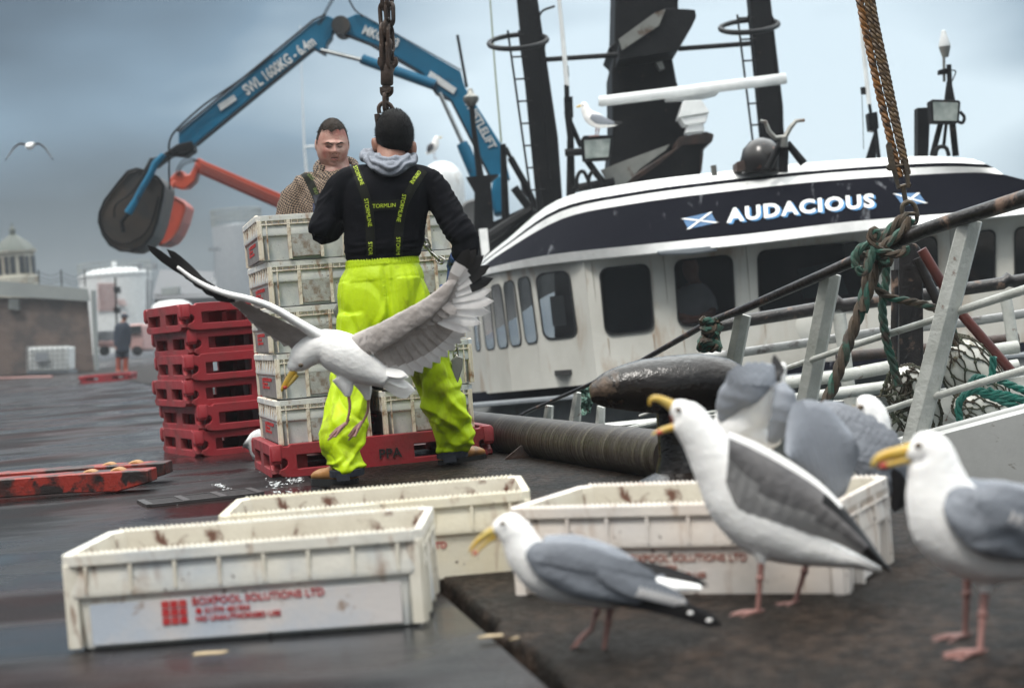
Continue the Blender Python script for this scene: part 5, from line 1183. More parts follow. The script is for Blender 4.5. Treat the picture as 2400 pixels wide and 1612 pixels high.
M_skin = mat('skin', (.38, .20, .15), rough=.48, col2=(.33, .145, .11), ns=16, lo=.4, hi=.65, dirt=(.34, .11, .085), ds=10, dlo=.5, dhi=.75, sss=.08, bump=.0008, bs=300)
M_skin2 = mat('skin_tan', (.33, .16, .105), rough=.5, col2=(.27, .12, .08), ns=20, sss=.05, bump=.0006, bs=300)
M_hairk = mat('black_hair', (.003, .003, .0035), rough=.6, spec=.18, col2=(.006, .0055, .0055), ns=60, bump=.003, bs=300)
M_hairb = mat('brown_hair', (.020, .014, .010), rough=.6, spec=.2, col2=(.040, .028, .020), ns=90, bump=.003, bs=260)
M_sweat = mat('black_sweater', (.0045, .005, .007), rough=.92, col2=(.007, .007, .009), ns=14, bump=.0015, bs=420, spec=.08, dirt=(.012, .012, .012), ds=26, dlo=.66, dhi=.72)
M_strap = mat('strap_black', (.008, .009, .006), rough=.75, spec=.15, bump=.0006, bs=500)
M_lime = mat('lime_print', (.55, .72, .03), rough=.6)
M_yel = mat('hi_vis_yellow', (.47, .65, .003), rough=.5, col2=(.40, .56, .003), ns=4, dirt=(.15, .14, .015), ds=6, dlo=.53, dhi=.74, dstretch=(1.3, 1, .8), bump=.0025, bs=34, spec=.25)
M_hood = mat('grey_marl', (.24, .26, .30), rough=.9, col2=(.16, .175, .21), ns=120, bump=.0008, bs=400)
M_cuff = mat('navy_cuff', (.006, .009, .018), rough=.7)
M_boot = mat('tan_boot', (.36, .17, .05), rough=.5, col2=(.26, .12, .035), ns=12, dirt=(.10, .05, .02), ds=16, dlo=.55, dhi=.7, bump=.001, bs=80)
M_sole = mat('black_sole', (.010, .010, .010), rough=.6)
M_glove = mat('blue_glove', (.012, .055, .20), rough=.6, col2=(.008, .03, .11), ns=14, dirt=(.01, .012, .02), ds=20, dlo=.55, dhi=.65, bump=.002, bs=120)
def N3(p, a, b, c, o=0): return noise.noise(V((p.x*a+o, p.y*b+o*1.3, p.z*c-o)))
# ---- worker in yellow trousers, seen from behind
WD = 7.55
wk = empty('person', W(930, 1115, WD), 'person seen from behind in black sweater, black braces and bright yellow waterproof trousers', 'person')
LEG_L = [(858, 735, 7.54, 66, .14), (850, 785, 7.52, 59, .13), (836, 835, 7.47, 55, .118), (822, 885, 7.43, 53, .112), (812, 950, 7.38, 56, .112), (806, 1005, 7.34, 57, .110), (805, 1050, 7.32, 51, .10), (809, 1082, 7.3, 44, .088), (812, 1100, 7.3, 39, .08)]
LEG_R = [(945, 735, 7.57, 66, .14), (968, 785, 7.62, 61, .13), (1005, 850, 7.68, 53, .118), (1030, 920, 7.74, 50, .112), (1048, 985, 7.79, 47, .108), (1056, 1025, 7.82, 41, .098), (1060, 1055, 7.84, 35, .085)]
HIP = [(896, 604, WD, 84, .118), (896, 618, WD, 84, .122), (897, 640, WD, 93, .135), (899, 685, WD, 103, .155), (902, 730, WD, 109, .160), (904, 765, WD, 104, .150), (908, 790, WD, 60, .10)]
def body_w(mb):
    s = .82
    eloft(mb, [(u, v, d, h*s, r*s) for u, v, d, h, r in HIP[1:]])
    for L in (LEG_L, LEG_R): eloft(mb, [(u, v, d, h*.62, r*.62) for u, v, d, h, r in L])
    eloft(mb, [(896, 640, WD, 70, .10), (899, 580, WD, 74, .105), (902, 500, WD, 84, .115), (904, 440, WD, 92, .11), (906, 405, WD, 60, .075), (912, 385, WD, 36, .06), (918, 350, 7.58, 34, .058), (920, 320, 7.6, 34, .06)])
    limb(mb, [(905, 420, WD, 40), (815, 435, WD, 26), (776, 495, WD, 22), (758, 540, 7.52, 14), (795, 528, 7.7, 11), (820, 505, 7.85, 11)])
    limb(mb, [(905, 420, WD, 40), (1005, 432, WD, 26), (1050, 500, WD, 24), (1086, 560, 7.5, 17), (1080, 600, 7.5, 13), (1066, 628, 7.55, 13)])
    hand(mb, W(1066, 628, 7.55), V((-.12, .0, -.9)), V((-.6, .6, -.1)), .92, thumb=-1, curls=(.5, .6, .7, .8))
    hand(mb, W(820, 505, 7.85), V((.5, .8, .1)), V((0, .1, -1)), .92, thumb=1)
    for (u, v, d) in ((812, 1100, 7.3), (1060, 1055, 7.84)): limb(mb, [(u, v-10, d, 24), (u, v+18, d, 22)])
    # head: skull, jaw, ears
    c = W(924, 323, 7.62); mb.ell(c, (.080, .100, .118), seg=28, rg=20); mb.ell(c+V((-.002, .045, -.055)), (.062, .055, .065), seg=20, rg=14)
    for s_, (u, v) in ((-1, (880, 341)), (1, (968, 350))):
        e = W(u, v, 7.62); mb.ell(e+V((s_*.004, -.006, 0)), (.012, .024, .036), Matrix.Rotation(R_(-18*s_), 3, 'Z') @ Matrix.Rotation(R_(8*s_), 3, 'Y'), seg=14, rg=10)
wb, wbm = organic('body', M_skin2, wk, body_w, .0055, 3)
SCp = W(925, 317, 7.60)
def hair_w(mb):
    mb.ell(SCp+V((0, 0, .006)), (.085, .106, .112), seg=28, rg=20); mb.ell(SCp+V((.002, -.018, -.040)), (.074, .080, .052), seg=24, rg=16)
def hair_post(p, n): return p+n*(.0010*noise.noise(p*35)+.0012*noise.noise(p*190))
hw, hwm = organic('hair', M_hairk, wk, hair_w, .005, 4, hair_post)
rg_ = random.Random(2)
def tufts(vs, ns, cond, n, ln, w, rs, lean):
    mb = MB(); idx = [i for i in range(len(vs)) if cond(vs[i])]
    for _ in range(n):
        i = rs.choice(idx); p = vs[i]; q = (p-SC_).normalized(); d = (q+lean+V((rs.uniform(-.4, .4), rs.uniform(-.4, .4), rs.uniform(-.4, .4)))).normalized(); x = d.cross(V((rs.uniform(-1, 1), rs.uniform(-1, 1), rs.uniform(-1, 1)))).normalized()*w
        l = ln*rs.uniform(.5, 1.2); mb.add([p-x-q*.002, p+x-q*.002, p+d*l], [(0, 1, 2)])
    return mb
SC_ = SCp; tb = tufts(hwm.v, None, lambda p: True, 7000, .010, .0007, rg_, V((0, -.1, .1))); tb.build('hair_tufts', M_hairk, hw, smooth=0, fix=False)
def sweater(mb):
    eloft(mb, [(898, 612, WD, 80, .115), (899, 592, WD, 88, .128), (900, 570, WD, 93, .136), (902, 530, WD, 97, .140), (904, 485, WD, 104, .145), (904, 450, WD, 108, .140), (904, 425, WD, 104, .125), (905, 407, WD, 82, .10), (908, 392, WD, 58, .085), (912, 378, 7.57, 46, .075)])
    limb(mb, [(900, 428, WD, 36), (850, 418, WD, 33), (812, 432, WD, 37), (785, 468, WD, 36), (766, 505, 7.53, 33), (754, 535, 7.5, 31), (750, 552, 7.5, 25)]); 
    limb(mb, [(751, 545, 7.5, 26), (770, 540, 7.56, 29), (795, 524, 7.68, 24), (815, 508, 7.8, 20)])
    limb(mb, [(905, 428, WD, 36), (960, 418, WD, 34), (1002, 430, WD, 37), (1032, 468, WD, 35), (1060, 512, 7.53, 34), (1082, 548, 7.5, 33), (1090, 566, 7.5, 29)])
    limb(mb, [(1088, 556, 7.5, 30), (1089, 580, 7.5, 29), (1080, 604, 7.52, 24), (1072, 618, 7.54, 20)])
def sw_post(p, n):
    z = (p-W(905, 500, WD)).z; k = noise.noise
    f = .0040*k(V((p.x*7, p.y*5, p.z*15+p.x*10)))+.0010*k(V((p.x*26, p.y*20, p.z*36)))
    if z < -.08: f += .006*(1-abs(k(V((p.x*5, p.y*5, p.z*38+2)))*2.2))*min(1, (-.08-z)/.06)
    dx = abs((p-W(905, 500, WD)).x)
    if dx > .22: f += .005*(1-abs(k(V((p.x*14, p.y*8, p.z*30-p.x*20)))*2))
    return p+n*f
sw, swm = organic('sweater', M_sweat, wk, sweater, .006, 6, sw_post)
def trous(mb):
    eloft(mb, HIP); eloft(mb, LEG_L); eloft(mb, LEG_R)
TO = W(900, 604, WD)
def tr_post(p, n):
    k = noise.noise; z = (p-TO).z; dx = (p-TO).x; f = 0
    if z > -.035:                     # gathered elastic waistband
        a = math.atan2(p.y-TO.y, dx); f += .0035*math.sin(a*64+3*k(p*12))+.003*(1 if -.034 < z < -.004 else 0)
    else:
        m = min(1, (-z-.035)/.05); a = math.atan2(p.y-TO.y, dx)
        f += .009*k(V((a*9, z*1.5, 1)))*max(0, 1-(-z-.035)/.35)*m                         # falls from the gathers
        sg = 1 if dx > 0 else -1; rid = lambda a, b_, c, o=0: max(0, 1-abs(k(V((a, b_, c+o))))*4.2)
        f += m*(.012*k(V((p.x*6, p.y*4, p.z*3+p.x*2)))+.004*k(V((p.x*15, p.y*9, p.z*9-p.x*8))))
        f += m*(.012*rid(p.x*7+p.z*1.2*sg, p.y*4, p.z*2.2, 3)-.009*rid(p.x*6-p.z*2*sg, p.y*4, p.z*2.6, 11))*(1 if z < -.1 else .4)
        if z < -.36: f += min(1, (-.36-z)/.15)*(.015*rid(p.x*3, p.y*3, p.z*7+p.x*5*sg, 7)-.013*rid(p.x*3+4, p.y*3, p.z*6.5-p.x*6*sg, 1)+.006*k(V((p.x*10, p.y*8, p.z*16+p.x*9*sg))))
        if z < -.70: f += min(1, (-.70-z)/.1)*(.012*rid(p.x*4, p.y*4, p.z*13+p.x*3*sg, 5)-.006)
        f -= .022*math.exp(-((dx-.008+z*.02)/.010)**2)*max(0, 1-abs(z+.17)/.17)*(1 if p.y < TO.y else 0)   # seat seam
    return p+n*f
tr, trm = organic('waterproof_trousers', M_yel, wk, trous, .006, 6, tr_post)
for (u, v, d, hw_, dr) in ((813, 1098, 7.3, 40, .083), (1060, 1055, 7.84, 36, .086)):
    mb = MB(); mb.loft([er(u, v, d, hw_-1, dr-.004), er(u, v+1, d, hw_+1.5, dr+.004), er(u+.5, v+16, d, hw_+1, dr+.003), er(u+.5, v+17, d, hw_-2, dr-.004)]); mb.build('cuff', M_cuff, wk)
    mb = MB(); mb.loft([[p+V((0, -dr-.006+.0, 0)) for p in er(u-5, v+9, d, 16, .002, 8)], [p+V((0, -dr-.008, 0)) for p in er(u-3, v+24, d, 15, .002, 8)]]); mb.build('cuff_tab', M_cuff, wk)
def boot(heel, d, L=.29, s=1.0):
    d = d.normalized(); x = V((d.y, -d.x, 0)); 
    def ringz(t, w, zt, zb, n=20): return [heel+d*t*L+x*(w*math.cos(a))+V((0, 0, (zt+zb)/2+(zt-zb)/2*math.sin(a))) for a in [2*math.pi*k/n for k in range(n)]]
    ro = empty
    def up_(mb):
        mb.loft([ringz(t, w, zt, .018) for t, w, zt in ((-.02, .020, .05), (.02, .035, .085), (.15, .041, .12), (.3, .042, .115), (.45, .043, .095), (.65, .049, .078), (.82, .050, .074), (.94, .042, .064), (1.0, .022, .045))])
        mb.tube([heel+d*L*.2+V((0, 0, .05)), heel+d*L*.2+V((0, .02, .085))], [.042, .036], 18)
    bo, _ = organic('boot', M_boot, wk, up_, .004, 4)
    mb = MB(); out = []
    for t, w in ((-.03, .0), (-.02, .024), (.02, .036), (.15, .041), (.35, .037), (.5, .040), (.7, .052), (.85, .052), (.96, .040), (1.03, .012)): out.append((t, w))
    pl = [heel+d*t*L+x*w for t, w in out]+[heel+d*t*L-x*w for t, w in out[::-1]]
    mb.prism([p+V((0, 0, .002)) for p in pl], (0, 0, .030)); mb.build('sole', M_sole, bo, smooth=0, bevel=.003)
boot(G(828, 1139), V((-.66, .75, 0)), .27); boot(G(1038, 1094), V((.66, .75, 0)), .27)
# hood
def hood(mb):
    pts = [W(868, 372, 7.50), W(858, 366, 7.58), W(872, 358, 7.66), W(912, 356, 7.70), W(950, 362, 7.66), W(966, 374, 7.58), W(958, 382, 7.50)]
    mb.tube(cr_(pts, 5), [.026]*31, 12)
    mb.tube(cr_([W(862, 372, 7.50), W(884, 388, 7.44), W(910, 396, 7.42), W(938, 392, 7.44), W(964, 380, 7.50)], 5), [.020, .021, .022, .024, .026, .028, .030, .032, .033, .034, .034, .034, .034, .033, .032, .030, .028, .026, .024, .022, .020], 12)
    mb.tube(cr_([W(874, 366, 7.50), W(892, 374, 7.46), W(912, 378, 7.45), W(935, 376, 7.46), W(956, 370, 7.50)], 5), .022, 12)
    mb.ell(W(911, 392, 7.46), (.070, .030, .040), seg=20, rg=12); mb.ell(W(908, 404, 7.455), (.045, .024, .026), seg=20, rg=12)
def hood_post(p, n):
    k = noise.noise; c = (p-W(911, 360, 7.5)); r = math.hypot(c.x, c.z*1.3)
    return p+n*(.006*math.sin(r*170+4*k(p*14))*.8+.004*k(p*30))
organic('hood', M_hood, wk, hood, .004, 4, hood_post)
# braces on the back
BV = bvh_of(swm)
def onb(u, v, off, bv=BV, D0=WD):
    d = (W(u, v, 1)-CAM).normalized(); h = bv.ray_cast(CAM, d)
    if h[0] is None: 
        q, nrm, i, dist = bv.find_nearest(W(u, v, D0)); return q-d*off
    return h[0]-d*off
def band(name, px, w, off, m, par, bv=BV, D0=WD, n=6, th=.003):
    c = cr_([V((a, b, 0)) for a, b in px], n); L, Rr = [], []
    for i, p in enumerate(c):
        t = (c[min(i+1, len(c)-1)]-c[max(i-1, 0)]).normalized(); s = V((t.y, -t.x, 0))*w/2
        row = [onb(p.x+s.x*k, p.y+s.y*k, off, bv, D0) for k in (-1, -.5, 0, .5, 1)]; L.append(row)
    mb = MB(); mb.loft(L, closed=False); mb.loft([[p+FWD*th*1.5 for p in r] for r in L], closed=False)
    for j in (0, 4): mb.loft([[r[j], r[j]+FWD*th*1.5] for r in L], closed=False)
    return mb.build(name, m, par, smooth=60)
def btext(t, a, b, h, off, bv=BV, D0=WD, par=wk, m=M_lime, bold=0, mb=None, clip=None):
    vs, fs = text2d(t, 1, bold, 0); x0 = min(v.x for v in vs); wd_ = max(v.x for v in vs)-x0
    d = V((b[0]-a[0], b[1]-a[1], 0)); up_ = V((d.y, -d.x, 0)).normalized(); s = h/.72
    own = mb is None; mb = mb or MB()
    put(mb, (vs, fs), lambda p: onb(a[0]+d.x*(p.x-x0)/wd_+up_.x*(p.y-.36)*s, a[1]+d.y*(p.x-x0)/wd_+up_.y*(p.y-.36)*s, off, bv, D0))
    return mb.build('strap_lettering', m, par, smooth=0, fix=False) if own else mb
sl_ = band('brace_strap', [(828, 383), (838, 408), (850, 440), (860, 475), (866, 510), (868, 550), (869, 600)], 21, .004, M_strap, wk)
sr_ = band('brace_strap', [(992, 398), (978, 420), (960, 450), (946, 480), (938, 515), (934, 555), (933, 598)], 21, .004, M_strap, wk)
sx_ = band('brace_crossband', [(870, 484), (888, 482), (905, 481), (922, 480), (938, 478)], 23, .006, M_strap, wk)
btext('STORMLINE', (832, 389), (850, 433), 9.5, .007, par=sl_); btext('STORMLINE', (858, 466), (868, 531), 9.5, .007, par=sl_); btext('STOR', (868, 567), (869, 598), 9.5, .007, par=sl_)
btext('ORMLINE', (984, 402), (964, 430), 9.5, .007, par=sr_); btext('STORMLINE', (948, 456), (934, 520), 9.5, .007, par=sr_); btext('STORM', (934, 556), (933, 597), 9.5, .007, par=sr_)
vs_, fs_ = None, None
def htext(t, a, b, h, off, par):
    vs, fs = text2d(t, 1, 0, 0); x0 = min(v.x for v in vs); wd_ = max(v.x for v in vs)-x0; d = V((b[0]-a[0], b[1]-a[1], 0)); s = h/.72; mb = MB()
    put(mb, (vs, fs), lambda p: onb(a[0]+d.x*(p.x-x0)/wd_, a[1]+d.y*(p.x-x0)/wd_-p.y*s, off)); mb.build('strap_lettering', M_lime, par, smooth=0, fix=False)
htext('TORMLIN', (873, 488), (927, 485), 9.5, .010, sx_)
mb = MB(); 
def gl1(mb):
    limb(mb, [(1076, 600, 7.5, 21), (1070, 616, 7.53, 21), (1064, 630, 7.55, 19)]); hand(mb, W(1066, 626, 7.55), V((-.14, .0, -.9)), V((-.6, .6, -.1)), 1.02, thumb=-1, curls=(.5, .6, .7, .8), fat=1.35)
organic('glove', M_glove, wk, gl1, .0032, 2, lambda p, n: p+n*.0015*noise.noise(p*60))
def gl2(mb):
    limb(mb, [(800, 524, 7.72, 20), (815, 508, 7.8, 20), (826, 500, 7.9, 17)]); hand(mb, W(826, 502, 7.88), V((.5, .8, .1)), V((0, .1, -1)), 1.02, thumb=1, fat=1.35)
organic('glove', M_glove, wk, gl2, .0032, 2)
# ---- man in the checked shirt, facing the camera behind the stack
MD = 9.05
mn = empty('person', W(795, 1050, MD), 'person with short brown hair and brown checked shirt looking down behind the stacked crates', 'person')
HC = W(779, 338.5, MD); YAW, PIT = R_(12), R_(-12)
HR = Matrix.Rotation(R_(3), 3, 'Y') @ Matrix.Rotation(YAW, 3, 'Z') @ Matrix.Rotation(-PIT, 3, 'X')      # local -y is the face
def hl_(x, y, z): return HC+HR @ V((x, -y, z))
def g2(x, z, cx, cz, sx, sz): return math.exp(-((x-cx)/sx)**2-((z-cz)/sz)**2)
def prof_(zz, q):
    rx = .084
    if zz < 0: rx *= 1+.02*math.sin(min(1, -zz*1.4)*math.pi)-.10*max(0, -zz-.4); q = q**.78
    return rx, q
def face_pt(th, ph):
    """th from chin (0) to crown (pi), ph around; ph=0 is the nose"""
    zz = -math.cos(th); rx, q = prof_(zz, math.sin(th)); z = zz*.137; ry = .100
    x = rx*q*math.sin(ph); y = ry*q*math.cos(ph)
    if y > 0:
        s = .028*g2(x, z, 0, -.024, .0155, .014)+.017*g2(x, z, 0, .000, .0115, .024)+.013*(g2(x, z, .017, -.028, .010, .009)+g2(x, z, -.017, -.028, .010, .009))-.005*g2(x, z, 0, -.043, .016, .006)
        for a in (-1, 1):
            s += .017*g2(x, z, a*.026, .019-.12*(abs(x)-.03), .024, .008)-.014*g2(x, z, a*.031, .005, .019, .009)+.0065*g2(x, z, a*.032, .002, .013, .0055)-.004*g2(x, z, a*.032, -.010, .017, .0035)
            s += .009*g2(x, z, a*.046, -.028, .018, .016)-.007*g2(x, z, a*(.024-.3*(z+.045)), -.048, .0055, .020)+.009*g2(x, z, a*.044, -.070, .018, .022)-.004*g2(x, z, a*.026, -.072, .006, .012)
        s += .007*g2(x, z, 0, -.052, .020, .005)+.010*g2(x, z, 0, -.070, .017, .005)-.006*g2(x, z, 0, -.061, .017, .0036)-.010*g2(x, z, 0, -.082, .02, .005)+.014*g2(x, z, 0, -.100, .024, .014)
        s -= .005*(g2(x, z, .006, .020, .0025, .012)+g2(x, z, -.006, .020, .0025, .012))+.002*(g2(x, z, 0, .052, .04, .003)+g2(x, z, 0, .066, .04, .003))
        y += s
    return hl_(x, y, z)
def head_mesh(mb):
    n1, n2 = 110, 130
    mb.loft([[face_pt(math.pi*(i+.5)/n1*(.995)+.003, 2*math.pi*j/n2) for j in range(n2)] for i in range(n1)])
def body_m(mb):
    head_mesh(mb)
    for s_ in (-1, 1): mb.ell(hl_(s_*.083, -.012, -.004), (.010, .020, .032), HR, seg=14, rg=10)
    mb.ell(hl_(0, .022, -.118), (.054, .058, .032), HR, seg=24, rg=14)
    c = W(790, 400, MD+.03); eloft(mb, [(783, 372, MD+.02, 32, .07), (787, 395, MD+.02, 35, .078), (788, 415, MD, 50, .09), (790, 450, MD, 95, .12), (790, 520, MD, 98, .15), (795, 640, MD, 90, .16), (798, 720, MD, 80, .14), (800, 780, MD, 70, .10)])
    for s_ in (-1, 1):
        limb(mb, [(788+s_*60, 440, MD, 30), (788+s_*98, 470, MD, 27), (788+s_*112, 530, MD-.03, 22), (788+s_*100, 590, MD-.12, 18), (788+s_*60, 585, MD-.28, 14)])
        hand(mb, W(788+s_*60, 585, MD-.28), V((-s_*.5, -.3, .1)), V((0, 0, -1)), thumb=s_)
        limb(mb, [(800+s_*34, 770, MD, 38), (800+s_*38, 890, MD, 26), (800+s_*40, 990, MD, 20), (800+s_*40, 1045, MD, 18)])
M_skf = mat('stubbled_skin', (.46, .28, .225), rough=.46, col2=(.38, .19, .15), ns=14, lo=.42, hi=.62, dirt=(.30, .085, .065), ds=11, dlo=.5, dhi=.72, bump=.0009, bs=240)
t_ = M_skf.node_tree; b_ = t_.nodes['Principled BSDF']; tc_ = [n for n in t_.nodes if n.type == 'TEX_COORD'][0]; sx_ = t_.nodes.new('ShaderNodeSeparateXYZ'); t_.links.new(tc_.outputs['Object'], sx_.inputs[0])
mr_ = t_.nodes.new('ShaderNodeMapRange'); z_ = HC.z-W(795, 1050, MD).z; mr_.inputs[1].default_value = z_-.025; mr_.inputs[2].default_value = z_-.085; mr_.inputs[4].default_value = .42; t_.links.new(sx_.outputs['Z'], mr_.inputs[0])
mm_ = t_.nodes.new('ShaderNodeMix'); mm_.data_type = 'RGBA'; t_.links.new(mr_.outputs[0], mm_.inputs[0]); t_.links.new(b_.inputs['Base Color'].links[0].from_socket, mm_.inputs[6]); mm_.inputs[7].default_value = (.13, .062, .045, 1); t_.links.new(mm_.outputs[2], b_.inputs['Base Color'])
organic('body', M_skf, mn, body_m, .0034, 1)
M_dark = mat('crease_shade', (.09, .035, .028), rough=.7)  # dark tubes painting the shade of lid creases, nostrils and mouth gap
def fline(name, pts, r, m, par=mn):
    mb = MB(); q = []
    for x, z in pts:
        zz = max(-1, min(1, z/.137)); th = math.acos(-zz); rx, qq = prof_(zz, math.sin(th))
        ph = math.asin(max(-1, min(1, x/(rx*qq))))
        q.append(face_pt(th, ph)+HR @ V((0, -.0012, 0)))
    c = cr_(q, 4); n = len(c); mb.tube(c, [max(.0004, r*math.sin(math.pi*(i+.7)/(n+.4))) for i in range(n)], 6); return mb.build(name, m, par, smooth=60)
M_lip = mat('lip', (.30, .10, .085), rough=.5)
for a in (-1, 1):
    fline('eyelid', [(a*.016, .000), (a*.025, -.005), (a*.036, -.005), (a*.046, -.001)], .0026, M_dark)
    fline('eyebrow', [(a*.008, .007), (a*.020, .014), (a*.035, .020), (a*.051, .013)], .0050, M_hairb)
    fline('nostril', [(a*.006, -.0370), (a*.010, -.0382), (a*.014, -.037)], .0030, M_dark)
fline('lips', [(-.020, -.0645), (-.012, -.0605), (0, -.0600), (.012, -.0605), (.020, -.0645)], .0044, M_dark)
fline('lips', [(-.015, -.0690), (0, -.0700), (.015, -.0690)], .0046, M_lip)
def hairm(mb):
    n1, n2 = 50, 80; rings = []
    for i in range(n1):
        th = math.pi*(.36+.64*(i+.5)/n1)
        ring = []
        for j in range(n2):
            ph = 2*math.pi*j/n2; fr = math.cos(ph); zz = -math.cos(th); z = zz*.137; q = math.sin(th)
            hl0 = .52 if fr > .35 else (-.15 if abs(fr) < .35 else -.45)      # hairline height front / temples / nape
            fr_s = max(0, min(1, (fr-.22)/.30)); hl0 = lerp(lerp(-.45, .0, max(0, min(1, (fr+.6)/.8))), .56+.05*math.sin(ph*1.6+.3)+.03*math.sin(ph*9), fr_s)
            k = 1.035 if zz > hl0 else .93
            k = .93+.098*max(0, min(1, (zz-hl0)/.10+.5))
            rx_, q_ = prof_(zz, math.sin(th)); ring.append(hl_(rx_*q_*math.sin(ph)*k, .100*q_*math.cos(ph)*k, z*(1+.03*(k-.93)/.115)))
        rings.append(ring)
    mb.loft(rings)
hm, hmm = organic('hair', M_hairb, mn, hairm, .0038, 1, lambda p, n: p+n*(.002*noise.noise(p*70)+.0015*noise.noise(p*160)))
SC_ = HC; hc = [i for i in range(len(hmm.v)) if (HR.transposed() @ (hmm.v[i]-HC)).z > .02 and (hmm.v[i]-HC).length > .1]
tb = MB(); rs = random.Random(6)
for _ in range(2600):
    p = hmm.v[rs.choice(hc)]; q = (p-HC).normalized(); l_ = HR.transposed() @ (p-HC)
    d = (q*.35+HR @ V((.30*l_.x/.08, -.9, -.75 if l_.y < -.03 else -.3))+V((rs.uniform(-.35, .35), rs.uniform(-.3, .3), rs.uniform(-.3, .3)))).normalized(); x = d.cross(q).normalized()*.0009
    tb.add([p-x, p+x, p+d*.012*rs.uniform(.6, 1.4)], [(0, 1, 2)])
tb.build('hair_tufts', M_hairb, hm, smooth=0, fix=False)
def check_mat():
    m = mat('checked_cloth', (.40, .29, .20), rough=.85, bump=.0008, bs=300); t = m.node_tree; b = t.nodes['Principled BSDF']
    tc = t.nodes.new('ShaderNodeTexCoord'); mp = t.nodes.new('ShaderNodeMapping'); mp.inputs['Scale'].default_value = (1, .0, 1); mp.inputs['Rotation'].default_value = (0, R_(14), 0); t.links.new(tc.outputs['Object'], mp.inputs[0])
    ck = t.nodes.new('ShaderNodeTexChecker'); ck.inputs['Scale'].default_value = 120; ck.inputs[1].default_value = (.27, .19, .13, 1); ck.inputs[2].default_value = (.008, .007, .008, 1)
    # gentle wander of the cloth
    nz = t.nodes.new('ShaderNodeTexNoise'); nz.inputs['Scale'].default_value = 9; t.links.new(tc.outputs['Object'], nz.inputs['Vector'])
    vm = t.nodes.new('ShaderNodeVectorMath'); vm.operation = 'MULTIPLY_ADD'; vm.inputs[1].default_value = (.05, 0, .05); t.links.new(nz.outputs['Color'], vm.inputs[0]); t.links.new(mp.outputs[0], vm.inputs[2])
    t.links.new(vm.outputs[0], ck.inputs['Vector'])
    wv = t.nodes.new('ShaderNodeTexWave'); wv.inputs['Scale'].default_value = 13; t.links.new(vm.outputs[0], wv.inputs['Vector'])
    mx = t.nodes.new('ShaderNodeMix'); mx.data_type = 'RGBA'; mx.blend_type = 'MULTIPLY'; mx.inputs[0].default_value = .5; t.links.new(ck.outputs[0], mx.inputs[6]); t.links.new(wv.outputs[0], mx.inputs[7]); mx.inputs[0].default_value = .28
    t.links.new(mx.outputs[2], b.inputs['Base Color']); return m
M_check = check_mat()
def shirt(mb):
    eloft(mb, [(789, 402, MD+.01, 44, .092), (788, 418, MD, 62, .105), (788, 438, MD, 92, .13), (789, 470, MD, 102, .155), (790, 530, MD, 104, .17), (795, 640, MD, 98, .175), (797, 690, MD, 94, .17)])
    for s_ in (-1, 1): limb(mb, [(788+s_*40, 432, MD, 34), (788+s_*75, 447, MD, 38), (788+s_*98, 478, MD, 38), (788+s_*110, 520, MD-.03, 32), (788+s_*112, 560, MD-.06, 27), (788+s_*96, 590, MD-.14, 22), (788+s_*70, 586, MD-.24, 19)])
sh, shm = organic('checked_shirt', M_check, mn, shirt, .006, 5, lambda p, n: p+n*(.010*(.5-abs(noise.noise(V((p.x*7, p.y*5, p.z*10+p.x*12)))*2))+.003*noise.noise(p*22)))
def collar(mb):
    mb.tube(cr_([W(826, 402, MD-.03), W(832, 384, MD+.04), W(812, 374, MD+.12), (W(784, 372, MD+.13)), W(752, 380, MD+.10), W(742, 396, MD+.02), W(752, 412, MD-.06), W(768, 422, MD-.10)], 5), .020, 10)
    mb.ell(W(752, 402, MD-.03), (.030, .020, .040), Matrix.Rotation(.5, 3, 'Y'), seg=16, rg=10); mb.ell(W(832, 395, MD-.0), (.022, .03, .034), seg=16, rg=10)
organic('collar', M_check, sh, collar, .004, 3, lambda p, n: p+n*.002*noise.noise(p*30))
BM = bvh_of(shm)
sb = band('brace_strap', [(713, 404), (722, 418), (733, 442), (742, 462), (748, 484), (750, 510)], 19, .005, M_strap, mn, BM, MD)
M_limed = mat('dim_lime_print', (.12, .17, .03), rough=.7)
btext('STORM', (735, 420), (722, 408), 9, .008, BM, MD, sb, M_limed); btext('LINE', (742, 455), (737, 440), 8, .008, BM, MD, sb, M_limed)
mb = MB(); mb.prism([onb(u, v, .012, BM, MD) for u, v in ((733, 458), (752, 456), (756, 474), (738, 478))], FWD*.008); mb.build('buckle', M_cuff, mn, smooth=0, bevel=.002)
band('overall_bib', [(768, 476), (768, 500), (768, 560), (768, 640)], 70, .006, mat('navy_overall', (.012, .02, .06), rough=.6), mn, BM, MD)
def legs_m(mb):
    eloft(mb, [(797, 660, MD, 98, .18), (799, 720, MD, 92, .17), (800, 775, MD, 74, .13)])
    for s_ in (-1, 1): limb(mb, [(800+s_*36, 740, MD, 50), (800+s_*38, 890, MD, 36), (800+s_*40, 1030, MD, 30)])
organic('overall_trousers', MATS['navy_overall'], mn, legs_m, .01, 3)
for s_ in (-1, 1):
    mb = MB(); p = G(800+s_*40, 1052); p = V((W(800+s_*40, 1050, MD).x, W(800, 1050, MD).y, 0)); mb.ell(p+V((0, -.07, .05)), (.05, .14, .05)); mb.build('boot', M_sole, mn)
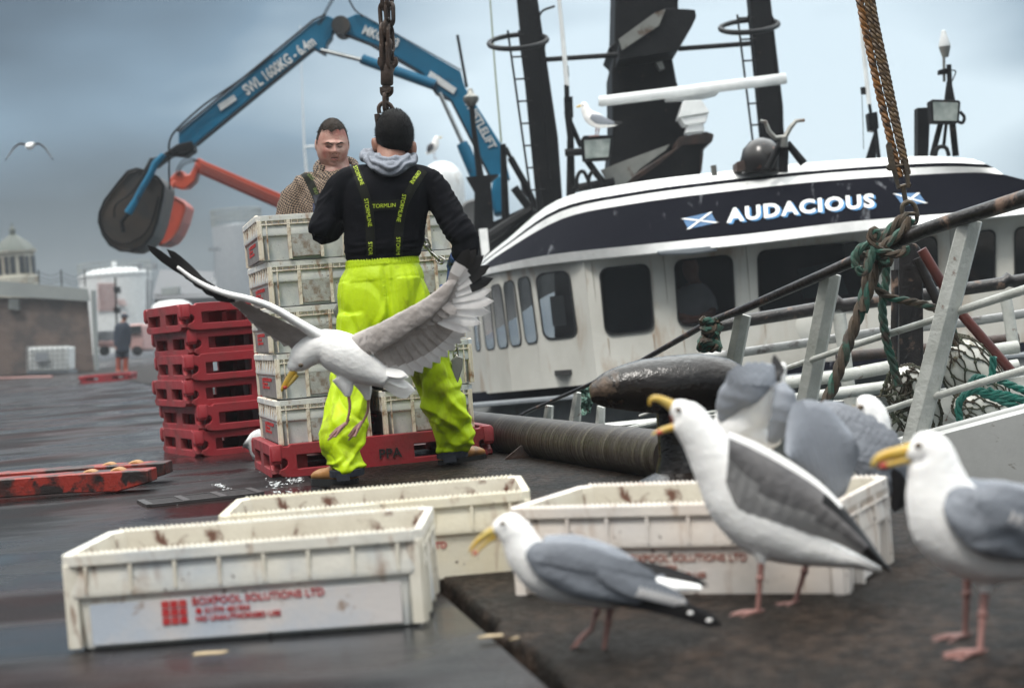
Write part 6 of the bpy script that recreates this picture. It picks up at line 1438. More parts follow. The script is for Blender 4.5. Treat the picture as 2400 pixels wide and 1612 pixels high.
# ---- distant man
def small_person(root_name, label, D, fx, fy, H_px, parts, lean=0):
    pass
FD = 49.5
fm = empty('person', G(287, 874), 'distant person in dark coveralls, cap and reddish boots standing beside the flat pallet', 'person')
def fmb(mb):
    eloft(mb, [(287, 812, FD, 13, .15), (286, 790, FD, 14, .15), (286, 765, FD, 15.5, .15), (287, 757, FD, 10, .1), (289, 752, FD, 5, .06), (291, 746, FD, 4.5, .06)])
    mb.ell(W(292, 743, FD), (.085, .10, .12)); 
    for s_ in (-1, 1): limb(mb, [(287+s_*6, 805, FD, 7), (286+s_*7, 840, FD, 5.5), (285+s_*8, 868, FD, 4)])
    limb(mb, [(275, 765, FD, 6), (272, 790, FD, 5), (273, 815, FD-.1, 4), (276, 822, FD-.1, 3)]); limb(mb, [(299, 765, FD, 6), (301, 790, FD, 5), (300, 812, FD, 4), (298, 818, FD, 3)])
organic('body', M_skin2, fm, fmb, .02, 1)
M_cov = mat('dark_coverall', (.018, .028, .05), rough=.8, col2=(.012, .018, .03), ns=3)
def fmc(mb):
    eloft(mb, [(287, 825, FD, 17, .19), (286, 800, FD, 17, .19), (286, 775, FD, 18, .19), (286, 762, FD, 17, .17), (288, 755, FD, 9, .11)])
    for s_ in (-1, 1): limb(mb, [(287+s_*7, 805, FD, 9), (286+s_*8, 838, FD, 8)])
    limb(mb, [(276, 765, FD, 7.5), (272, 790, FD, 6.5), (273, 812, FD-.1, 5.5)]); limb(mb, [(299, 765, FD, 7), (302, 790, FD, 6.5), (301, 808, FD, 5)])
organic('coverall', M_cov, fm, fmc, .02, 3)
mb = MB(); mb.ell(W(291, 740, FD), (.10, .13, .07)); mb.ell(W(295, 742, FD), (.11, .13, .02)); mb.build('cap', M_cov, fm)
for s_ in (-1, 1):
    mb = MB(); limb(mb, [(286+s_*8, 838, FD, 6.5), (286+s_*8.5, 868, FD, 6)]); mb.ell(W(287+s_*9, 871, FD-.05), (.08, .17, .06)); mb.build('boot', mat('red_boot', (.30, .06, .03), rough=.6) if s_ < 0 else MATS['red_boot'], fm)
# ---- man in the wheelhouse
CD_ = 16.42
cm = empty('person', W(1635, 830, CD_), 'person in white T-shirt with folded arms, seen dimly through the boat window', 'person')
def cmb(mb):
    eloft(mb, [(1625, 790, CD_, 40, .13), (1622, 730, CD_, 42, .13), (1624, 690, CD_, 44, .12), (1626, 672, CD_, 26, .09), (1628, 660, CD_, 13, .06), (1622, 645, CD_, 13, .07)])
    mb.ell(W(1618, 630, CD_-.03), (.080, .10, .125), seg=20, rg=14)
    limb(mb, [(1590, 690, CD_, 13), (1582, 735, CD_-.1, 11), (1610, 752, CD_-.3, 9), (1640, 745, CD_-.32, 8)]); limb(mb, [(1660, 690, CD_, 13), (1668, 735, CD_-.1, 11), (1640, 750, CD_-.28, 9), (1612, 745, CD_-.32, 8)])
    hand(mb, W(1640, 745, CD_-.32), V((1, 0, .2)), V((0, 1, 0))); hand(mb, W(1612, 745, CD_-.32), V((-1, 0, .2)), V((0, 1, 0)), thumb=-1)
organic('body', M_skin, cm, cmb, .009, 2)
def cmt(mb):
    eloft(mb, [(1625, 800, CD_, 46, .15), (1622, 730, CD_, 47, .15), (1624, 695, CD_, 49, .14), (1626, 674, CD_, 32, .11), (1627, 666, CD_, 18, .08)])
    limb(mb, [(1600, 686, CD_, 16), (1588, 705, CD_, 16), (1582, 728, CD_-.08, 14)]); limb(mb, [(1650, 686, CD_, 16), (1662, 705, CD_, 17), (1668, 728, CD_-.08, 15)])
organic('white_shirt', mat('white_cotton', (.62, .63, .68), rough=.85), cm, cmt, .012, 3, lambda p, n: p+n*.01*noise.noise(p*9))
# ============================================================ GULLS
M_gw = mat('gull_white', (.88, .87, .85), rough=.75, col2=(.78, .77, .76), ns=18, lo=.45, hi=.7, bump=.0012, bs=120, sheen=.2, sss=.05)
M_gg = mat('gull_grey', (.235, .255, .29), rough=.6, col2=(.19, .205, .235), ns=10, stretch=(1, 1, 1), bump=.002, bs=90)
M_gb = mat('gull_black', (.012, .011, .012), rough=.5)
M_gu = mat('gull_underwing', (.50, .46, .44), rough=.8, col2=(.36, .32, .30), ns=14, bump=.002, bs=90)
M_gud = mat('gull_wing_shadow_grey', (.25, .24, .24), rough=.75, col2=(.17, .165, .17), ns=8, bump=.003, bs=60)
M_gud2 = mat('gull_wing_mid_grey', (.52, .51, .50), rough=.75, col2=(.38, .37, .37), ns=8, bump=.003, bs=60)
M_gpale = mat('feather_edge_pale', (.36, .38, .41), rough=.7)
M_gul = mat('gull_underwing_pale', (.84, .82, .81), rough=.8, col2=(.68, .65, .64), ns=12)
M_beak = mat('gull_beak', (.62, .36, .03), rough=.35, col2=(.55, .42, .12), ns=30)
M_beakred = mat('gull_beak_red', (.45, .04, .02), rough=.4)
M_leg = mat('gull_leg_pink', (.30, .155, .135), rough=.5, col2=(.22, .10, .085), ns=60, bump=.001, bs=200)
M_mouth = mat('gull_mouth', (.18, .035, .02), rough=.4)
M_eye = mat('gull_eye', (.16, .12, .06), rough=.1); M_pup = mat('gull_pupil', (.01, .01, .01), rough=.05)
M_ering = mat('gull_eye_ring', (.16, .10, .08), rough=.6)
def gt(mb, rows, n=22, sm=4, q=1.0):
    rs = crl(rows, sm); P = [W(u, v, d) for u, v, d, a, b in rs]; rings = []
    for i, (u, v, d, a, b) in enumerate(rs):
        t = (P[min(i+1, len(P)-1)]-P[max(i-1, 0)]).normalized(); x = (FWD-t*FWD.dot(t)).normalized(); y = x.cross(t)
        rings.append([P[i]+(x*math.cos(k)*b+y*math.sin(k)*a)*d/F for k in [2*math.pi*j/n for j in range(n)]])
    mb.loft(rings)
def blade(mb, R, T, w, nrm, bend=.0, mis=None, n=7, tipr=.35):
    R, T = V(R), V(T); t = (T-R); L = t.length; t.normalize(); x = t.cross(nrm).normalized(); y = x.cross(t).normalized(); rings = []
    for i in range(n+1):
        s = i/n; ww = w*min(1, .45+s*1.6)*(1 if s < 1-tipr else math.sqrt(max(0, 1-((s-1+tipr)/tipr)**2))*.97+.03)
        c = R+t*L*s+y*bend*L*math.sin(math.pi*s*.5)*s
        rings.append([c-x*ww*.5, c-x*ww*.2+y*w*.06, c+x*ww*.5])
    k = len(mb.v); mb.v += [p for r in rings for p in r]
    for i in range(n):
        for j in range(2):
            a = k+i*3+j; mb.f.append((a, a+1, a+4, a+3)); mb.m.append(mis(i/n) if callable(mis) else (mis or 0))
def plume(src, parent, m, n, size, flow, seed=1, lift=.03):
    rg = random.Random(seed); mb = MB(); bm_v = src.v; fs = src.f
    for _ in range(n):
        f = fs[rg.randrange(len(fs))]; a, b, c = bm_v[f[0]], bm_v[f[1]], bm_v[f[2]]; nn = (b-a).cross(c-a)
        if nn.length < 1e-12: continue
        nn.normalize(); d = flow-nn*flow.dot(nn)+V((rg.uniform(-.12, .12), rg.uniform(-.12, .12), rg.uniform(-.12, .12)))
        if d.length < .2: continue
        d.normalize(); s = size*rg.uniform(.6, 1.3); blade(mb, a-nn*.001, a+d*s+nn*s*lift*rg.uniform(.3, 1), s*.55, nn, 0, 0, n=3)
    return mb.build('plumage', m, parent, smooth=70, fix=False)
def coverts(wing, parent, pts, dv, ln, w, mats):
    """rows of small feathers lying on the wing; pts = photo points, dv = photo direction"""
    bv = bvh_of(wing); mb = MB()
    for u, v in pts:
        q = []
        for k in (0, 1):
            d = (W(u+dv[0]*k*ln, v+dv[1]*k*ln, 1)-CAM).normalized(); h = bv.ray_cast(CAM, d); q.append((h[0]-d*(.002+.0015*k)) if h[0] is not None else None)
        if q[0] is None: continue
        if q[1] is None: continue
        blade(mb, q[0], q[1], w, NRM, .0, lambda t: 1 if t > .86 else 0, n=6)
    return mb.build('covert_feathers', mats, parent, smooth=70, fix=False) if mb.v else None
def grid_(u0, v0, u1, v1, nu, nv, sk=0):
    return [(lerp(u0, u1, (i+.5*(j % 2))/nu), lerp(v0, v1, j/nv)+sk*i/nu) for j in range(nv+1) for i in range(nu+1)]
def eye(root, u, v, D, r):
    mb = MB(); mb.ell(W(u, v, D), (r*1.5*D/F, r*.5*D/F, r*1.2*D/F), seg=14, rg=8); e = mb.build('eye_ring', M_ering, root)
    mb = MB(); mb.ell(W(u, v, D)-FWD*r*.3*D/F, (r*D/F, r*.6*D/F, r*D/F), seg=14, rg=8); mb.build('eye', M_eye, root)
    mb = MB(); mb.ell(W(u, v, D)-FWD*r*.75*D/F, (r*.55*D/F, r*.4*D/F, r*.55*D/F), seg=10, rg=6); mb.build('pupil', M_pup, root)
def beak(root, rows_u, rows_l, spot=None):
    for rows in (rows_u, rows_l):
        if rows:
            mb = MB(); gt(mb, rows, 14); mb.build('beak', M_beak, root)
    if spot:
        u, v, D, r = spot; mb = MB(); mb.ell(W(u, v, D), (r*1.3*D/F, r*1.4*D/F, r*D/F), seg=12, rg=8); mb.build('beak_spot', M_beakred, root)
def foot(mb, heel, d, s=1.0, droop=0.0):
    d = d.normalized(); up_ = V((0, 0, 1)) if abs(d.z) < .8 else V((0, -1, 0)); x = d.cross(up_).normalized(); up_ = x.cross(d).normalized(); tips = []
    for a, L in ((-.5, .055), (0, .062), (.5, .055)):
        dd = d*math.cos(a)+x*math.sin(a); tp = heel+dd*L*s; tips.append(tp); mb.tube([heel+up_*.003, lerp(heel, tp, .5)+up_*.004*s, tp], [.0048*s, .0036*s, .0018*s], 8)
    w = []
    for a, b in zip(tips, tips[1:]): w += [a, lerp(lerp(a, b, .5), heel, .16)]
    mb.prism([heel]+w+[tips[-1]], -up_*.002*s)
    mb.tube([heel, heel-d*.014*s+up_*.006], [.003*s, .0015*s], 6)
def leg(root, u0, v0, D0, u1, v1, D1, fd, s=1.0, thigh=True, kb=0.0):
    a, b = W(u0, v0, D0), W(u1, v1, D1); k = lerp(a, b, .38)+V((kb, 0, 0)); mb = MB()
    mb.tube([a, k, lerp(k, b, .5), b], [.0075*s, .0062*s, .0048*s, .0052*s], 10); mb.ell(k, (.0085*s,)*3, seg=10, rg=6); foot(mb, b, fd, s); mb.build('leg', M_leg, root, smooth=60)
def gbody(root, fns, vox=.0045, m=M_gw, name='body', amp=1.0, pl=(0, .013, V((.9, 0, -.35)))):
    def f(mb):
        for r in fns: gt(mb, r)
    ob, src = organic(name, m, root, f, vox, 4, lambda p, n: p+n*amp*(.0011*noise.noise(p*26)+.0007*noise.noise(V((p.x*60, p.y*60, p.z*110)))))
    if pl[0] and vox < .008: plume(src, ob, m, pl[0], pl[1], pl[2], int(fns[0][0][0]))
    return ob, src
def fwing(root, rows, name='wing', m=M_gg, vox=.0045, cg=None): 
    ob, src = organic(name, m, root, lambda mb: gt(mb, rows), vox, 3, lambda p, n: p+n*(.0018*math.sin(p.z*150+p.x*60+4*noise.noise(p*14))*.6+.001*noise.noise(p*60)))
    if cg: coverts(src, ob, cg[0], cg[1], cg[2], cg[3], [M_gg, M_gpale])
    return ob
NRM = -FWD
# ---- gull 1: hunched, walking, front left
D = 3.30
g1 = empty('gull', G(1410, 1533), 'grey-backed gull walking head-low in the front, between the nearest crate and the pinkish crate', 'gull')
gbody(g1, [[(1180, 1228, D, 24, 20), (1192, 1234, D, 36, 30), (1214, 1258, D, 41, 36), (1236, 1300, D, 50, 46), (1290, 1338, D, 66, 60), (1370, 1350, D, 70, 64), (1440, 1370, D, 56, 52), (1510, 1378, D, 34, 34), (1580, 1374, D, 16, 30), (1645, 1376, D, 5, 30)],
           [(1158, 1246, D, 14, 12), (1172, 1238, D, 24, 20), (1192, 1236, D, 34, 28), (1205, 1250, D, 34, 28)]])
fw = fwing(g1, [(1240, 1285, D-.045, 20, 14), (1275, 1305, D-.055, 46, 20), (1345, 1330, D-.058, 66, 22), (1420, 1352, D-.055, 62, 20), (1490, 1376, D-.045, 44, 14), (1560, 1400, D-.03, 26, 8), (1610, 1422, D-.02, 14, 5)], cg=(grid_(1235, 1270, 1530, 1290, 17, 7, 60), (.86, .5), 40, .024))
fw2 = fwing(g1, [(1270, 1285, D+.04, 30, 16), (1345, 1296, D+.045, 44, 20), (1420, 1312, D+.045, 38, 18), (1500, 1335, D+.04, 20, 10), (1560, 1352, D+.03, 10, 5)])
mb = MB()
for i in range(7): blade(mb, W(1500-i*14, 1392+i*1.5, D-.045-i*.002), W(1694-i*22, 1464-i*9, D-.035), .032, NRM, 0, 0)
mb.build('flight_feathers', M_gb, fw, smooth=0, fix=False); mb = MB()
for i in range(5): blade(mb, W(1480, 1316+i*5, D+.03), W(1660-i*18, 1372-i*6, D+.03), .024, NRM, 0, 0)
mb.build('flight_feathers', M_gb, fw2, smooth=0, fix=False)
mb = MB()
for (u, v) in ((1662, 1453), (1618, 1436)): mb.ell(W(u, v, D-.052), (.006, .003, .0035), seg=8, rg=6)
mb.build('white_tips', M_gw, fw)
mb = MB()
for i in range(9): blade(mb, W(1400+i*14, 1340+i*3, D-.080+i*.003), W(1510+i*12, 1392+i*3, D-.062+i*.003), .030, NRM, .02, lambda s: 1 if s > .82 else 0)
mb.build('tertial_feathers', [M_gg, M_gul], fw, smooth=60, fix=False)
beak(g1, [(1160, 1243, D, 12, 9), (1140, 1252, D, 9, 7), (1118, 1270, D, 7, 5), (1104, 1288, D, 4, 3), (1102, 1296, D, 1.5, 1)], [(1162, 1256, D, 8, 8), (1142, 1270, D, 5, 5), (1122, 1288, D, 4, 4), (1106, 1304, D, 1.5, 1.5)], (1114, 1296, D-.005, 5))
eye(g1, 1178, 1226, D-.027, 5)
leg(g1, 1432, 1415, D, 1414, 1531, D, V((-.95, -.2, 0)), .95); leg(g1, 1405, 1410, D+.04, 1385, 1478, D+.02, V((-.8, 0, -.6)), .85)
# ---- gull 2: screaming, wings half raised
D = 3.57
g2_ = empty('gull', G(1775, 1438), 'large gull screaming with beak wide open and wings half raised before the pinkish crate', 'gull')
gbody(g2_, [[(1592, 966, D, 28, 24), (1606, 976, D, 42, 33), (1632, 1008, D, 46, 40), (1662, 1055, D, 54, 46), (1692, 1112, D, 62, 54), (1730, 1175, D, 74, 64), (1790, 1225, D, 80, 68), (1860, 1262, D, 64, 56), (1935, 1290, D, 40, 44), (2000, 1310, D, 22, 44), (2060, 1332, D, 8, 40)],
            [(1572, 950, D, 11, 12), (1588, 958, D, 26, 22), (1612, 975, D, 34, 28)], [(1578, 1000, D, 8, 12), (1598, 996, D, 22, 22), (1630, 1010, D, 30, 28)], [(1770, 1270, D-.02, 26, 22), (1782, 1300, D-.02, 16, 14), (1786, 1325, D-.02, 8, 8)]])
beak(g2_, [(1585, 958, D, 15, 12), (1568, 946, D, 12, 9), (1548, 936, D, 9, 7), (1532, 933, D, 7, 5), (1523, 940, D, 4, 3), (1522, 950, D, 1.5, 1.5)], [(1588, 1000, D, 11, 12), (1570, 1003, D, 8, 9), (1548, 1010, D, 7, 7), (1528, 1018, D, 2, 3)], (1545, 1013, D-.006, 6))
mb = MB(); mb.prism([W(u, v, D) for u, v in ((1596, 962), (1570, 952), (1576, 976), (1570, 998), (1596, 1000))], FWD*.004); gt(mb, [(1588, 978, D, 20, 12), (1578, 980, D, 16, 9), (1572, 982, D, 6, 5)]); mb.build('mouth', M_mouth, g2_)
eye(g2_, 1590, 960, D-.026, 5)
leg(g2_, 1785, 1305, D-.02, 1776, 1436, D-.02, V((-1, -.25, 0)), 1.05); leg(g2_, 1900, 1290, D+.06, 1862, 1416, D+.06, V((-.9, -.5, 0)), 1.05)
def surfwing(root, name, lead, trail, D0, D1, thick, mats, feathers, matf=None, rows=10, cam=.02, Dt0=None, Dt1=None):
    """wing as a cambered, thick sheet between a leading and a trailing photo curve, with feather scallops"""
    A = crl([p+(0,) for p in lead], 6); B = crl([p+(0,) for p in trail], 6); n = min(len(A), len(B)); mb = MB(); top_, bot = [], []
    def samp(C, s): x = s*(len(C)-1); i = min(int(x), len(C)-2); f = x-i; return (lerp(C[i][0], C[i+1][0], f), lerp(C[i][1], C[i+1][1], f))
    N, Mw = 44, rows
    for i in range(N+1):
        s = i/N; a, b = samp(A, s), samp(B, s); da = lerp(D0, D1, s); db = lerp(Dt0 if Dt0 else D0, Dt1 if Dt1 else D1, s); r1, r2 = [], []
        for j in range(Mw+1):
            t = j/Mw; p = W(lerp(a[0], b[0], t), lerp(a[1], b[1], t), lerp(da, db, t))+NRM*cam*math.sin(math.pi*t)
            p += NRM*.0010*math.sin(s*feathers*2*math.pi)*min(1, t*2); th = thick*(1-t*.9)*(1-s*.7)+.001
            r1.append(p+NRM*th*math.sin(math.pi*min(1, t*1.6+.1))); r2.append(p-NRM*th*.4)
        top_.append(r1); bot.append(r2[::-1])
    rings = [x+y for x, y in zip(top_, bot)]
    mb.loft(rings, mf=(lambda i, j: matf(i/N, (j if j <= Mw else 2*Mw+1-j)/Mw)) if matf else None); return mb.build(name, mats, root, smooth=70)
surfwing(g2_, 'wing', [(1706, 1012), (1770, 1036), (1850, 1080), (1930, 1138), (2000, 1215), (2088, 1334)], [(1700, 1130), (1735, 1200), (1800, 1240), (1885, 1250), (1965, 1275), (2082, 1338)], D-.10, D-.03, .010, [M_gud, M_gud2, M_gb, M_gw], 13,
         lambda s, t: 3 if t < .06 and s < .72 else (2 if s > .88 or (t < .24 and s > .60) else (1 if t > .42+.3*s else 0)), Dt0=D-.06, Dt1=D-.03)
surfwing(g2_, 'wing', [(1838, 1060), (1842, 1010), (1856, 955), (1885, 936), (1935, 948), (1985, 1000)], [(1862, 1090), (1895, 1120), (1930, 1150), (1962, 1184), (1985, 1150), (2016, 1060)], D+.22, D+.30, .008, [M_gg, M_gw], 9, lambda s, t: 1 if t > .92 else 0, Dt0=D+.24, Dt1=D+.30)
# ---- gull 3: head and folded back behind the raised wing
D = 4.35
g3 = empty('gull', G(2066, 1284), 'gull half hidden behind the raised grey wing, only white head and grey back showing', 'gull')
gbody(g3, [[(2010, 958, D, 22, 20), (2028, 958, D, 35, 30), (2048, 982, D, 36, 34), (2050, 1030, D, 44, 42), (2062, 1090, D, 60, 54), (2075, 1130, D, 50, 46), (2088, 1165, D, 28, 30), (2096, 1190, D, 8, 24)]])
eye(g3, 2017, 954, D-.027, 5); beak(g3, [(2004, 960, D, 11, 9), (1972, 968, D+.01, 8, 7), (1955, 975, D+.02, 5, 4), (1950, 982, D+.02, 1.5, 1.5)], None)
fw = fwing(g3, [(1925, 944, D-.04, 10, 8), (1960, 972, D-.06, 34, 14), (2010, 1020, D-.07, 56, 20), (2060, 1075, D-.075, 64, 22), (2105, 1125, D-.06, 46, 16), (2142, 1168, D-.04, 16, 8)], cg=(grid_(1930, 940, 2120, 1040, 12, 8, 40), (.65, .76), 32, .024))
mb = MB()
for i in range(6): blade(mb, W(2080+i*6, 1080+i*8, D-.09), W(2142-i*9, 1180+i*4, D-.07), .028, NRM, 0, 0)
mb.build('flight_feathers', M_gb, fw, smooth=0, fix=False)
leg(g3, 2072, 1170, D, 2066, 1284, D, V((-1, -.3, 0)), .95)
# ---- gull 4: bending over the crate rim, back to the camera
D = 4.05
g4 = empty('gull', W(1806, 1131, D), 'gull bending away from the camera on the far crate rim, back humped beside the bollard', 'gull')
gbody(g4, [[(1700, 1050, D-.02, 20, 20), (1712, 1010, D-.02, 44, 40), (1740, 970, D, 62, 56), (1775, 930, D, 60, 56), (1805, 895, D, 44, 42), (1828, 865, D, 18, 24), (1838, 850, D, 6, 14)], [(1730, 1000, D, 46, 44), (1760, 1020, D, 44, 40), (1800, 1035, D, 22, 22), (1830, 1030, D, 8, 10)]])
fw = fwing(g4, [(1690, 985, D-.04, 12, 10), (1712, 940, D-.06, 36, 16), (1750, 905, D-.07, 46, 20), (1790, 880, D-.05, 34, 14), (1822, 866, D-.02, 12, 8)], cg=(grid_(1690, 900, 1830, 860, 9, 6, 0), (.7, -.5), 28, .022))
fwing(g4, [(1826, 900, D-.06, 14, 10), (1838, 930, D-.075, 28, 16), (1838, 970, D-.075, 32, 18), (1822, 1010, D-.06, 24, 14), (1806, 1036, D-.04, 10, 8)])
mb = MB()
for i in range(5): blade(mb, W(1826, 895-i*4, D-.05), W(1814+i*5, 830+i*7, D-.03), .018, NRM, 0, 0)
mb.build('flight_feathers', M_gb, fw, smooth=0, fix=False)
leg(g4, 1792, 1035, D, 1806, 1128, D+.02, V((-.6, .5, 0)), .85); leg(g4, 1760, 1050, D, 1770, 1130, D+.03, V((-.6, .5, 0)), .85)
# ---- gull 5: nearest, at the right edge
D = 3.02
g5 = empty('gull', G(2300, 1540), 'largest and nearest gull standing at the right edge with thick yellow beak', 'gull')
gbody(g5, [[(2140, 1058, D, 22, 20), (2160, 1054, D, 44, 36), (2182, 1066, D, 54, 44), (2192, 1110, D, 66, 54), (2204, 1165, D, 84, 68), (2236, 1220, D, 104, 82), (2300, 1258, D, 106, 90), (2380, 1278, D, 88, 82), (2470, 1300, D, 56, 60), (2560, 1320, D, 16, 50)],
           [(2120, 1068, D, 12, 12), (2140, 1062, D, 26, 24), (2165, 1062, D, 40, 34)], [(2310, 1310, D, 46, 40), (2312, 1350, D, 30, 28), (2308, 1395, D, 10, 10)]])
beak(g5, [(2136, 1056, D, 20, 15), (2108, 1060, D, 15, 11), (2080, 1066, D, 13, 9), (2060, 1074, D, 11, 7), (2047, 1086, D, 6, 5), (2044, 1096, D, 2, 2)], [(2136, 1074, D, 11, 12), (2106, 1082, D, 8, 9), (2076, 1090, D, 7, 7), (2056, 1096, D, 2, 2)], (2070, 1092, D-.004, 8))
eye(g5, 2152, 1044, D-.034, 7)
fw = fwing(g5, [(2232, 1150, D-.05, 20, 14), (2265, 1190, D-.07, 62, 26), (2330, 1225, D-.078, 82, 30), (2410, 1250, D-.07, 70, 26), (2500, 1285, D-.05, 36, 14), (2580, 1310, D-.04, 12, 8)], cg=(grid_(2230, 1120, 2520, 1150, 15, 8, 60), (.9, .42), 50, .026))
fwing(g5, [(2240, 1130, D+.05, 20, 14), (2300, 1170, D+.07, 50, 26), (2400, 1200, D+.07, 60, 26), (2520, 1270, D+.05, 30, 14)])
mb = MB()
for i in range(6): blade(mb, W(2440, 1262+i*6, D-.05), W(2640-i*26, 1330-i*4, D-.05), .035, NRM, 0, 0)
mb.build('flight_feathers', M_gb, fw, smooth=0, fix=False)
mb = MB(); 
for i in range(8): blade(mb, W(2290+i*16, 1180+i*6, D-.125+i*.002), W(2380+i*16, 1215+i*6, D-.115+i*.004), .032, NRM, .02, lambda s: 1 if s > .85 else 0)
mb.build('tertial_feathers', [M_gg, M_gul], fw, smooth=60, fix=False)
leg(g5, 2308, 1385, D, 2296, 1530, D-.03, V((-1, -.25, 0)), 1.15); leg(g5, 2268, 1330, D+.13, 2262, 1492, D+.12, V((-1, -.3, 0)), 1.1)
# ---- flying gull in front of the worker
D = 6.05
gf = empty('gull', W(810, 860, D), 'gull flying with spread wings and dangling feet in front of the yellow trousers', 'gull')
gbody(gf, [[(686, 852, D, 16, 14), (700, 843, D, 29, 24), (722, 826, D, 34, 30), (752, 812, D, 40, 36), (792, 824, D, 50, 44), (832, 846, D, 50, 42), (872, 870, D, 36, 34), (908, 892, D, 20, 26)], [(680, 868, D, 9, 8), (690, 856, D, 19, 16), (705, 845, D, 26, 22)], [(800, 880, D, 26, 20), (812, 906, D, 18, 14), (815, 930, D, 7, 6)], [(845, 885, D+.04, 24, 18), (858, 915, D+.04, 14, 12), (862, 938, D+.04, 6, 6)]], .0045)
mb = MB()
for i in range(9):
    t = i/8-.5; blade(mb, W(880, 876+t*20, D+t*.03), W(974-abs(t)*40+t*2, 916+t*34-(20 if t < -.3 else 0), D+t*.10), .034, NRM+V((0, 0, .5)), 0, 0)
mb.build('tail', M_gw, gf, smooth=60, fix=False)
beak(gf, [(690, 868, D, 10, 8), (680, 882, D, 8, 6), (670, 898, D, 7, 5), (662, 911, D, 4.5, 4), (660, 918, D, 1.5, 1.5)], [(696, 878, D, 6, 6), (684, 894, D, 4.5, 5), (670, 910, D, 2, 2)], (668, 908, D-.006, 4.5))
eye(gf, 705, 856, D-.034, 4)
def flat_leg(pts, fd, s):
    mb = MB(); mb.tube(cr_(pts, 3), [.007*s, .006*s, .0055*s, .005*s, .0048*s, .0046*s, .0046*s][:len(cr_(pts, 3))], 10); foot(mb, pts[-1], fd, s*1.4); mb.build('leg', M_leg, gf, smooth=60)
flat_leg([W(816, 922, D), W(820, 955, D), W(812, 994, D)], V((-.75, -.3, -.55)), 1.0); flat_leg([W(863, 930, D+.04), W(862, 962, D+.04), W(850, 990, D+.04)], V((-.65, -.3, -.7)), .95)
# right wing of the picture: fan of feathers seen from below
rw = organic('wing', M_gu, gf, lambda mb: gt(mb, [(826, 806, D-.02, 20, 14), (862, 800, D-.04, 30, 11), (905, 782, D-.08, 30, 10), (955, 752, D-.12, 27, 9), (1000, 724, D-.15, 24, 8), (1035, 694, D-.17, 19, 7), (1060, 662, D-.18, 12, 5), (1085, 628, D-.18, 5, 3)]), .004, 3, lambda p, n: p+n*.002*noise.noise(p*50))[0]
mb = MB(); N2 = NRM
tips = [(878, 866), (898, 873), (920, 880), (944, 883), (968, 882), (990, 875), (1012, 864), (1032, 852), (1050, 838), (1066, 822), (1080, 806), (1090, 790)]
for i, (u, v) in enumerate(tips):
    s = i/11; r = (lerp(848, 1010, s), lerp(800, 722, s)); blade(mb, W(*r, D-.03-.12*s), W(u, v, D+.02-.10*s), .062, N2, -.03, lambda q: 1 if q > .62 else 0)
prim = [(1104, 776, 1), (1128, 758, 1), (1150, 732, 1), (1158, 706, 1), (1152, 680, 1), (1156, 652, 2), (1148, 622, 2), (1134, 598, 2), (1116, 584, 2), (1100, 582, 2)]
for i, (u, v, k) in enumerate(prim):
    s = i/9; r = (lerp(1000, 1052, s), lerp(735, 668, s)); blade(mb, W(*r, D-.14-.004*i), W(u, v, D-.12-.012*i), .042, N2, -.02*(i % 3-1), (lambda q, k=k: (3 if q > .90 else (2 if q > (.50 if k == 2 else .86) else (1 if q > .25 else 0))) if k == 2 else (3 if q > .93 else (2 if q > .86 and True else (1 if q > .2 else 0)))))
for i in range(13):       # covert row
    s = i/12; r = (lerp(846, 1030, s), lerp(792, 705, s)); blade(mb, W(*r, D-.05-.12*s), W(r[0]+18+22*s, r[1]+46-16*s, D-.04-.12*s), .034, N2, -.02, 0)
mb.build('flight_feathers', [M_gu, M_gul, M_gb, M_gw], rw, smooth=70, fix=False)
# left wing of the picture: seen nearly edge on
lw = organic('wing', M_gw, gf, lambda mb: gt(mb, [(775, 800, D-.02, 20, 18), (745, 786, D-.02, 15, 18), (700, 758, D-.05, 11, 18), (640, 722, D-.10, 9, 16), (585, 702, D-.14, 8.5, 14), (535, 690, D-.17, 7.5, 11), (490, 674, D-.18, 6.5, 9), (450, 652, D-.19, 5.5, 7), (415, 625, D-.20, 4, 5)]), .004, 3)[0]
mb = MB()
lt = [(735, 806), (712, 824), (690, 826), (664, 812), (642, 800), (622, 788), (604, 774), (588, 758), (574, 742), (560, 728), (545, 716)]
for i, (u, v) in enumerate(lt):
    s = i/10; r = (lerp(748, 560, s), lerp(792, 700, s)); blade(mb, W(*r, D-.02-.13*s), W(u, v, D+.10-.10*s), .060, (N2+V((0, 0, -.5))).normalized(), -.02, lambda q: 1 if q > .72 else 0)
lp = [(500, 696, 1), (474, 680, 2), (448, 660, 2), (425, 640, 2), (405, 618, 2), (391, 584, 2), (372, 596, 2), (357, 588, 2), (345, 575, 2)]
for i, (u, v, k) in enumerate(lp):
    s = i/8; r = (lerp(560, 440, s), lerp(702, 648, s)); blade(mb, W(*r, D-.16), W(u, v, D-.14-.008*i), .030, (N2+V((0, 0, -.3))).normalized(), 0, (lambda q: 3 if q > .86 else (2 if q > .12 else 1)))
mb.build('flight_feathers', [M_gu, M_gul, M_gb, M_gw], lw, smooth=70, fix=False)
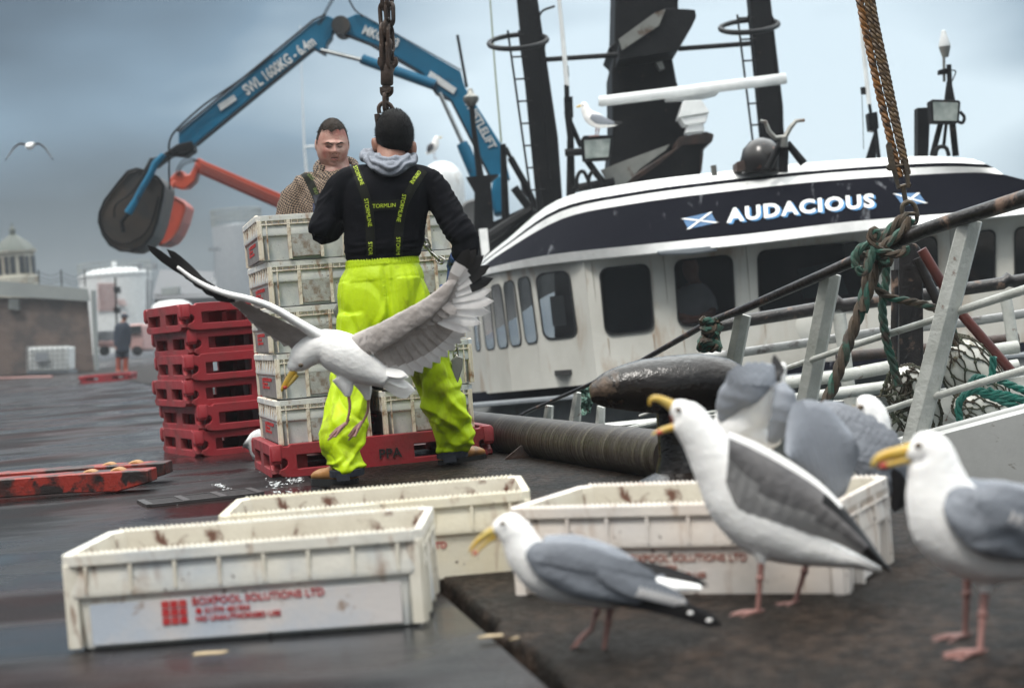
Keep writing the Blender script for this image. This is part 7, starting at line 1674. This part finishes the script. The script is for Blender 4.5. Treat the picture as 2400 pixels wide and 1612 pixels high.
# ---- gull perched on the boat floodlight
D = 19.15
gp = empty('gull', W(1397, 322, D), 'small gull perched on the floodlight left of the black funnel', 'gull')
gbody(gp, [[(1362, 247, D, 6, 6), (1369, 249, D, 10, 9), (1374, 262, D, 11, 11), (1384, 275, D, 16, 15), (1402, 284, D, 17, 16), (1422, 290, D, 10, 11), (1450, 291, D, 3, 6)]], .012, amp=2)
beak(gp, [(1362, 248, D, 3, 2.5), (1355, 250, D, 2.5, 2), (1350, 252, D, 1, 1)], None); eye(gp, 1366, 247, D-.04, 1.3)
fwing(gp, [(1384, 272, D-.06, 7, 4), (1400, 279, D-.07, 12, 5), (1420, 285, D-.06, 9, 4), (1440, 289, D-.04, 4, 3)], vox=.012)
mb = MB(); [blade(mb, W(1432, 286+i, D-.05), W(1460-i*3, 288+i*2, D-.04), .03, NRM, 0, 0) for i in range(3)]; mb.build('flight_feathers', M_gb, gp, smooth=0, fix=False)
leg(gp, 1398, 298, D, 1396, 319, D, V((-1, -.3, 0)), 1.3); leg(gp, 1404, 298, D+.03, 1402, 319, D+.03, V((-1, -.3, 0)), 1.3)
D = 38
gd_ = empty('gull', W(1017, 372, D), 'distant gull standing on top of the big white dome', 'gull')
gbody(gd_, [[(1028, 323, D, 4, 4), (1023, 325, D, 7, 6), (1021, 335, D, 9, 8), (1016, 345, D, 11, 10), (1008, 354, D, 8, 7), (998, 362, D, 2, 4)]], .02, amp=3)
beak(gd_, [(1029, 323, D, 2.2, 2), (1036, 322, D, 1, 1)], None)
fwing(gd_, [(1014, 336, D-.08, 4, 4), (1008, 346, D-.09, 8, 4), (1002, 357, D-.06, 3, 3)], vox=.02, m=mat('slaty_wing', (.05, .05, .06), rough=.6))
leg(gd_, 1017, 354, D, 1018, 372, D, V((1, -.3, 0)), 1.3)
D = 30
ga_ = empty('gull', W(70, 343, D), 'distant gull gliding with arched wings against the dark sky at far left', 'gull')
gbody(ga_, [[(62, 345, D-.1, 4, 4), (69, 343, D, 9, 8), (78, 340, D+.1, 5, 8)]], .02, amp=3)
for sgn in (-1, 1):
    surfwing(ga_, 'wing', [(69+sgn*6, 338), (69+sgn*22, 335), (69+sgn*36, 344), (69+sgn*46, 358), (69+sgn*57, 376)], [(69+sgn*6, 343), (69+sgn*22, 340), (69+sgn*35, 349), (69+sgn*45, 362), (69+sgn*57, 378)], D, D-.1, .02, [mat('gliding_wing', (.55, .57, .58), rough=.7), M_gb], 3, lambda s, t: 1 if s > .9 else 0, Dt0=D+.3, Dt1=D+.1)
for o in COL.objects:
    if o.get('category') == 'gull' and o.type == 'EMPTY': o['group'] = 'herring gulls'
# ============================================================ SEA MIST
hm_ = bpy.data.materials.new('sea_mist'); hm_.use_nodes = True; t_ = hm_.node_tree; t_.nodes.clear()
o_ = t_.nodes.new('ShaderNodeOutputMaterial'); v_ = t_.nodes.new('ShaderNodeVolumePrincipled'); v_.inputs['Color'].default_value = (.80, .85, .90, 1); v_.inputs['Density'].default_value = 0.0011; v_.inputs['Anisotropy'].default_value = .2
t_.links.new(v_.outputs[0], o_.inputs['Volume'])
mb = MB(); mb.box((0, 145, 6.2), (540, 330, 20.4)); tag(mb.build('haze', hm_, smooth=0), kind='stuff')
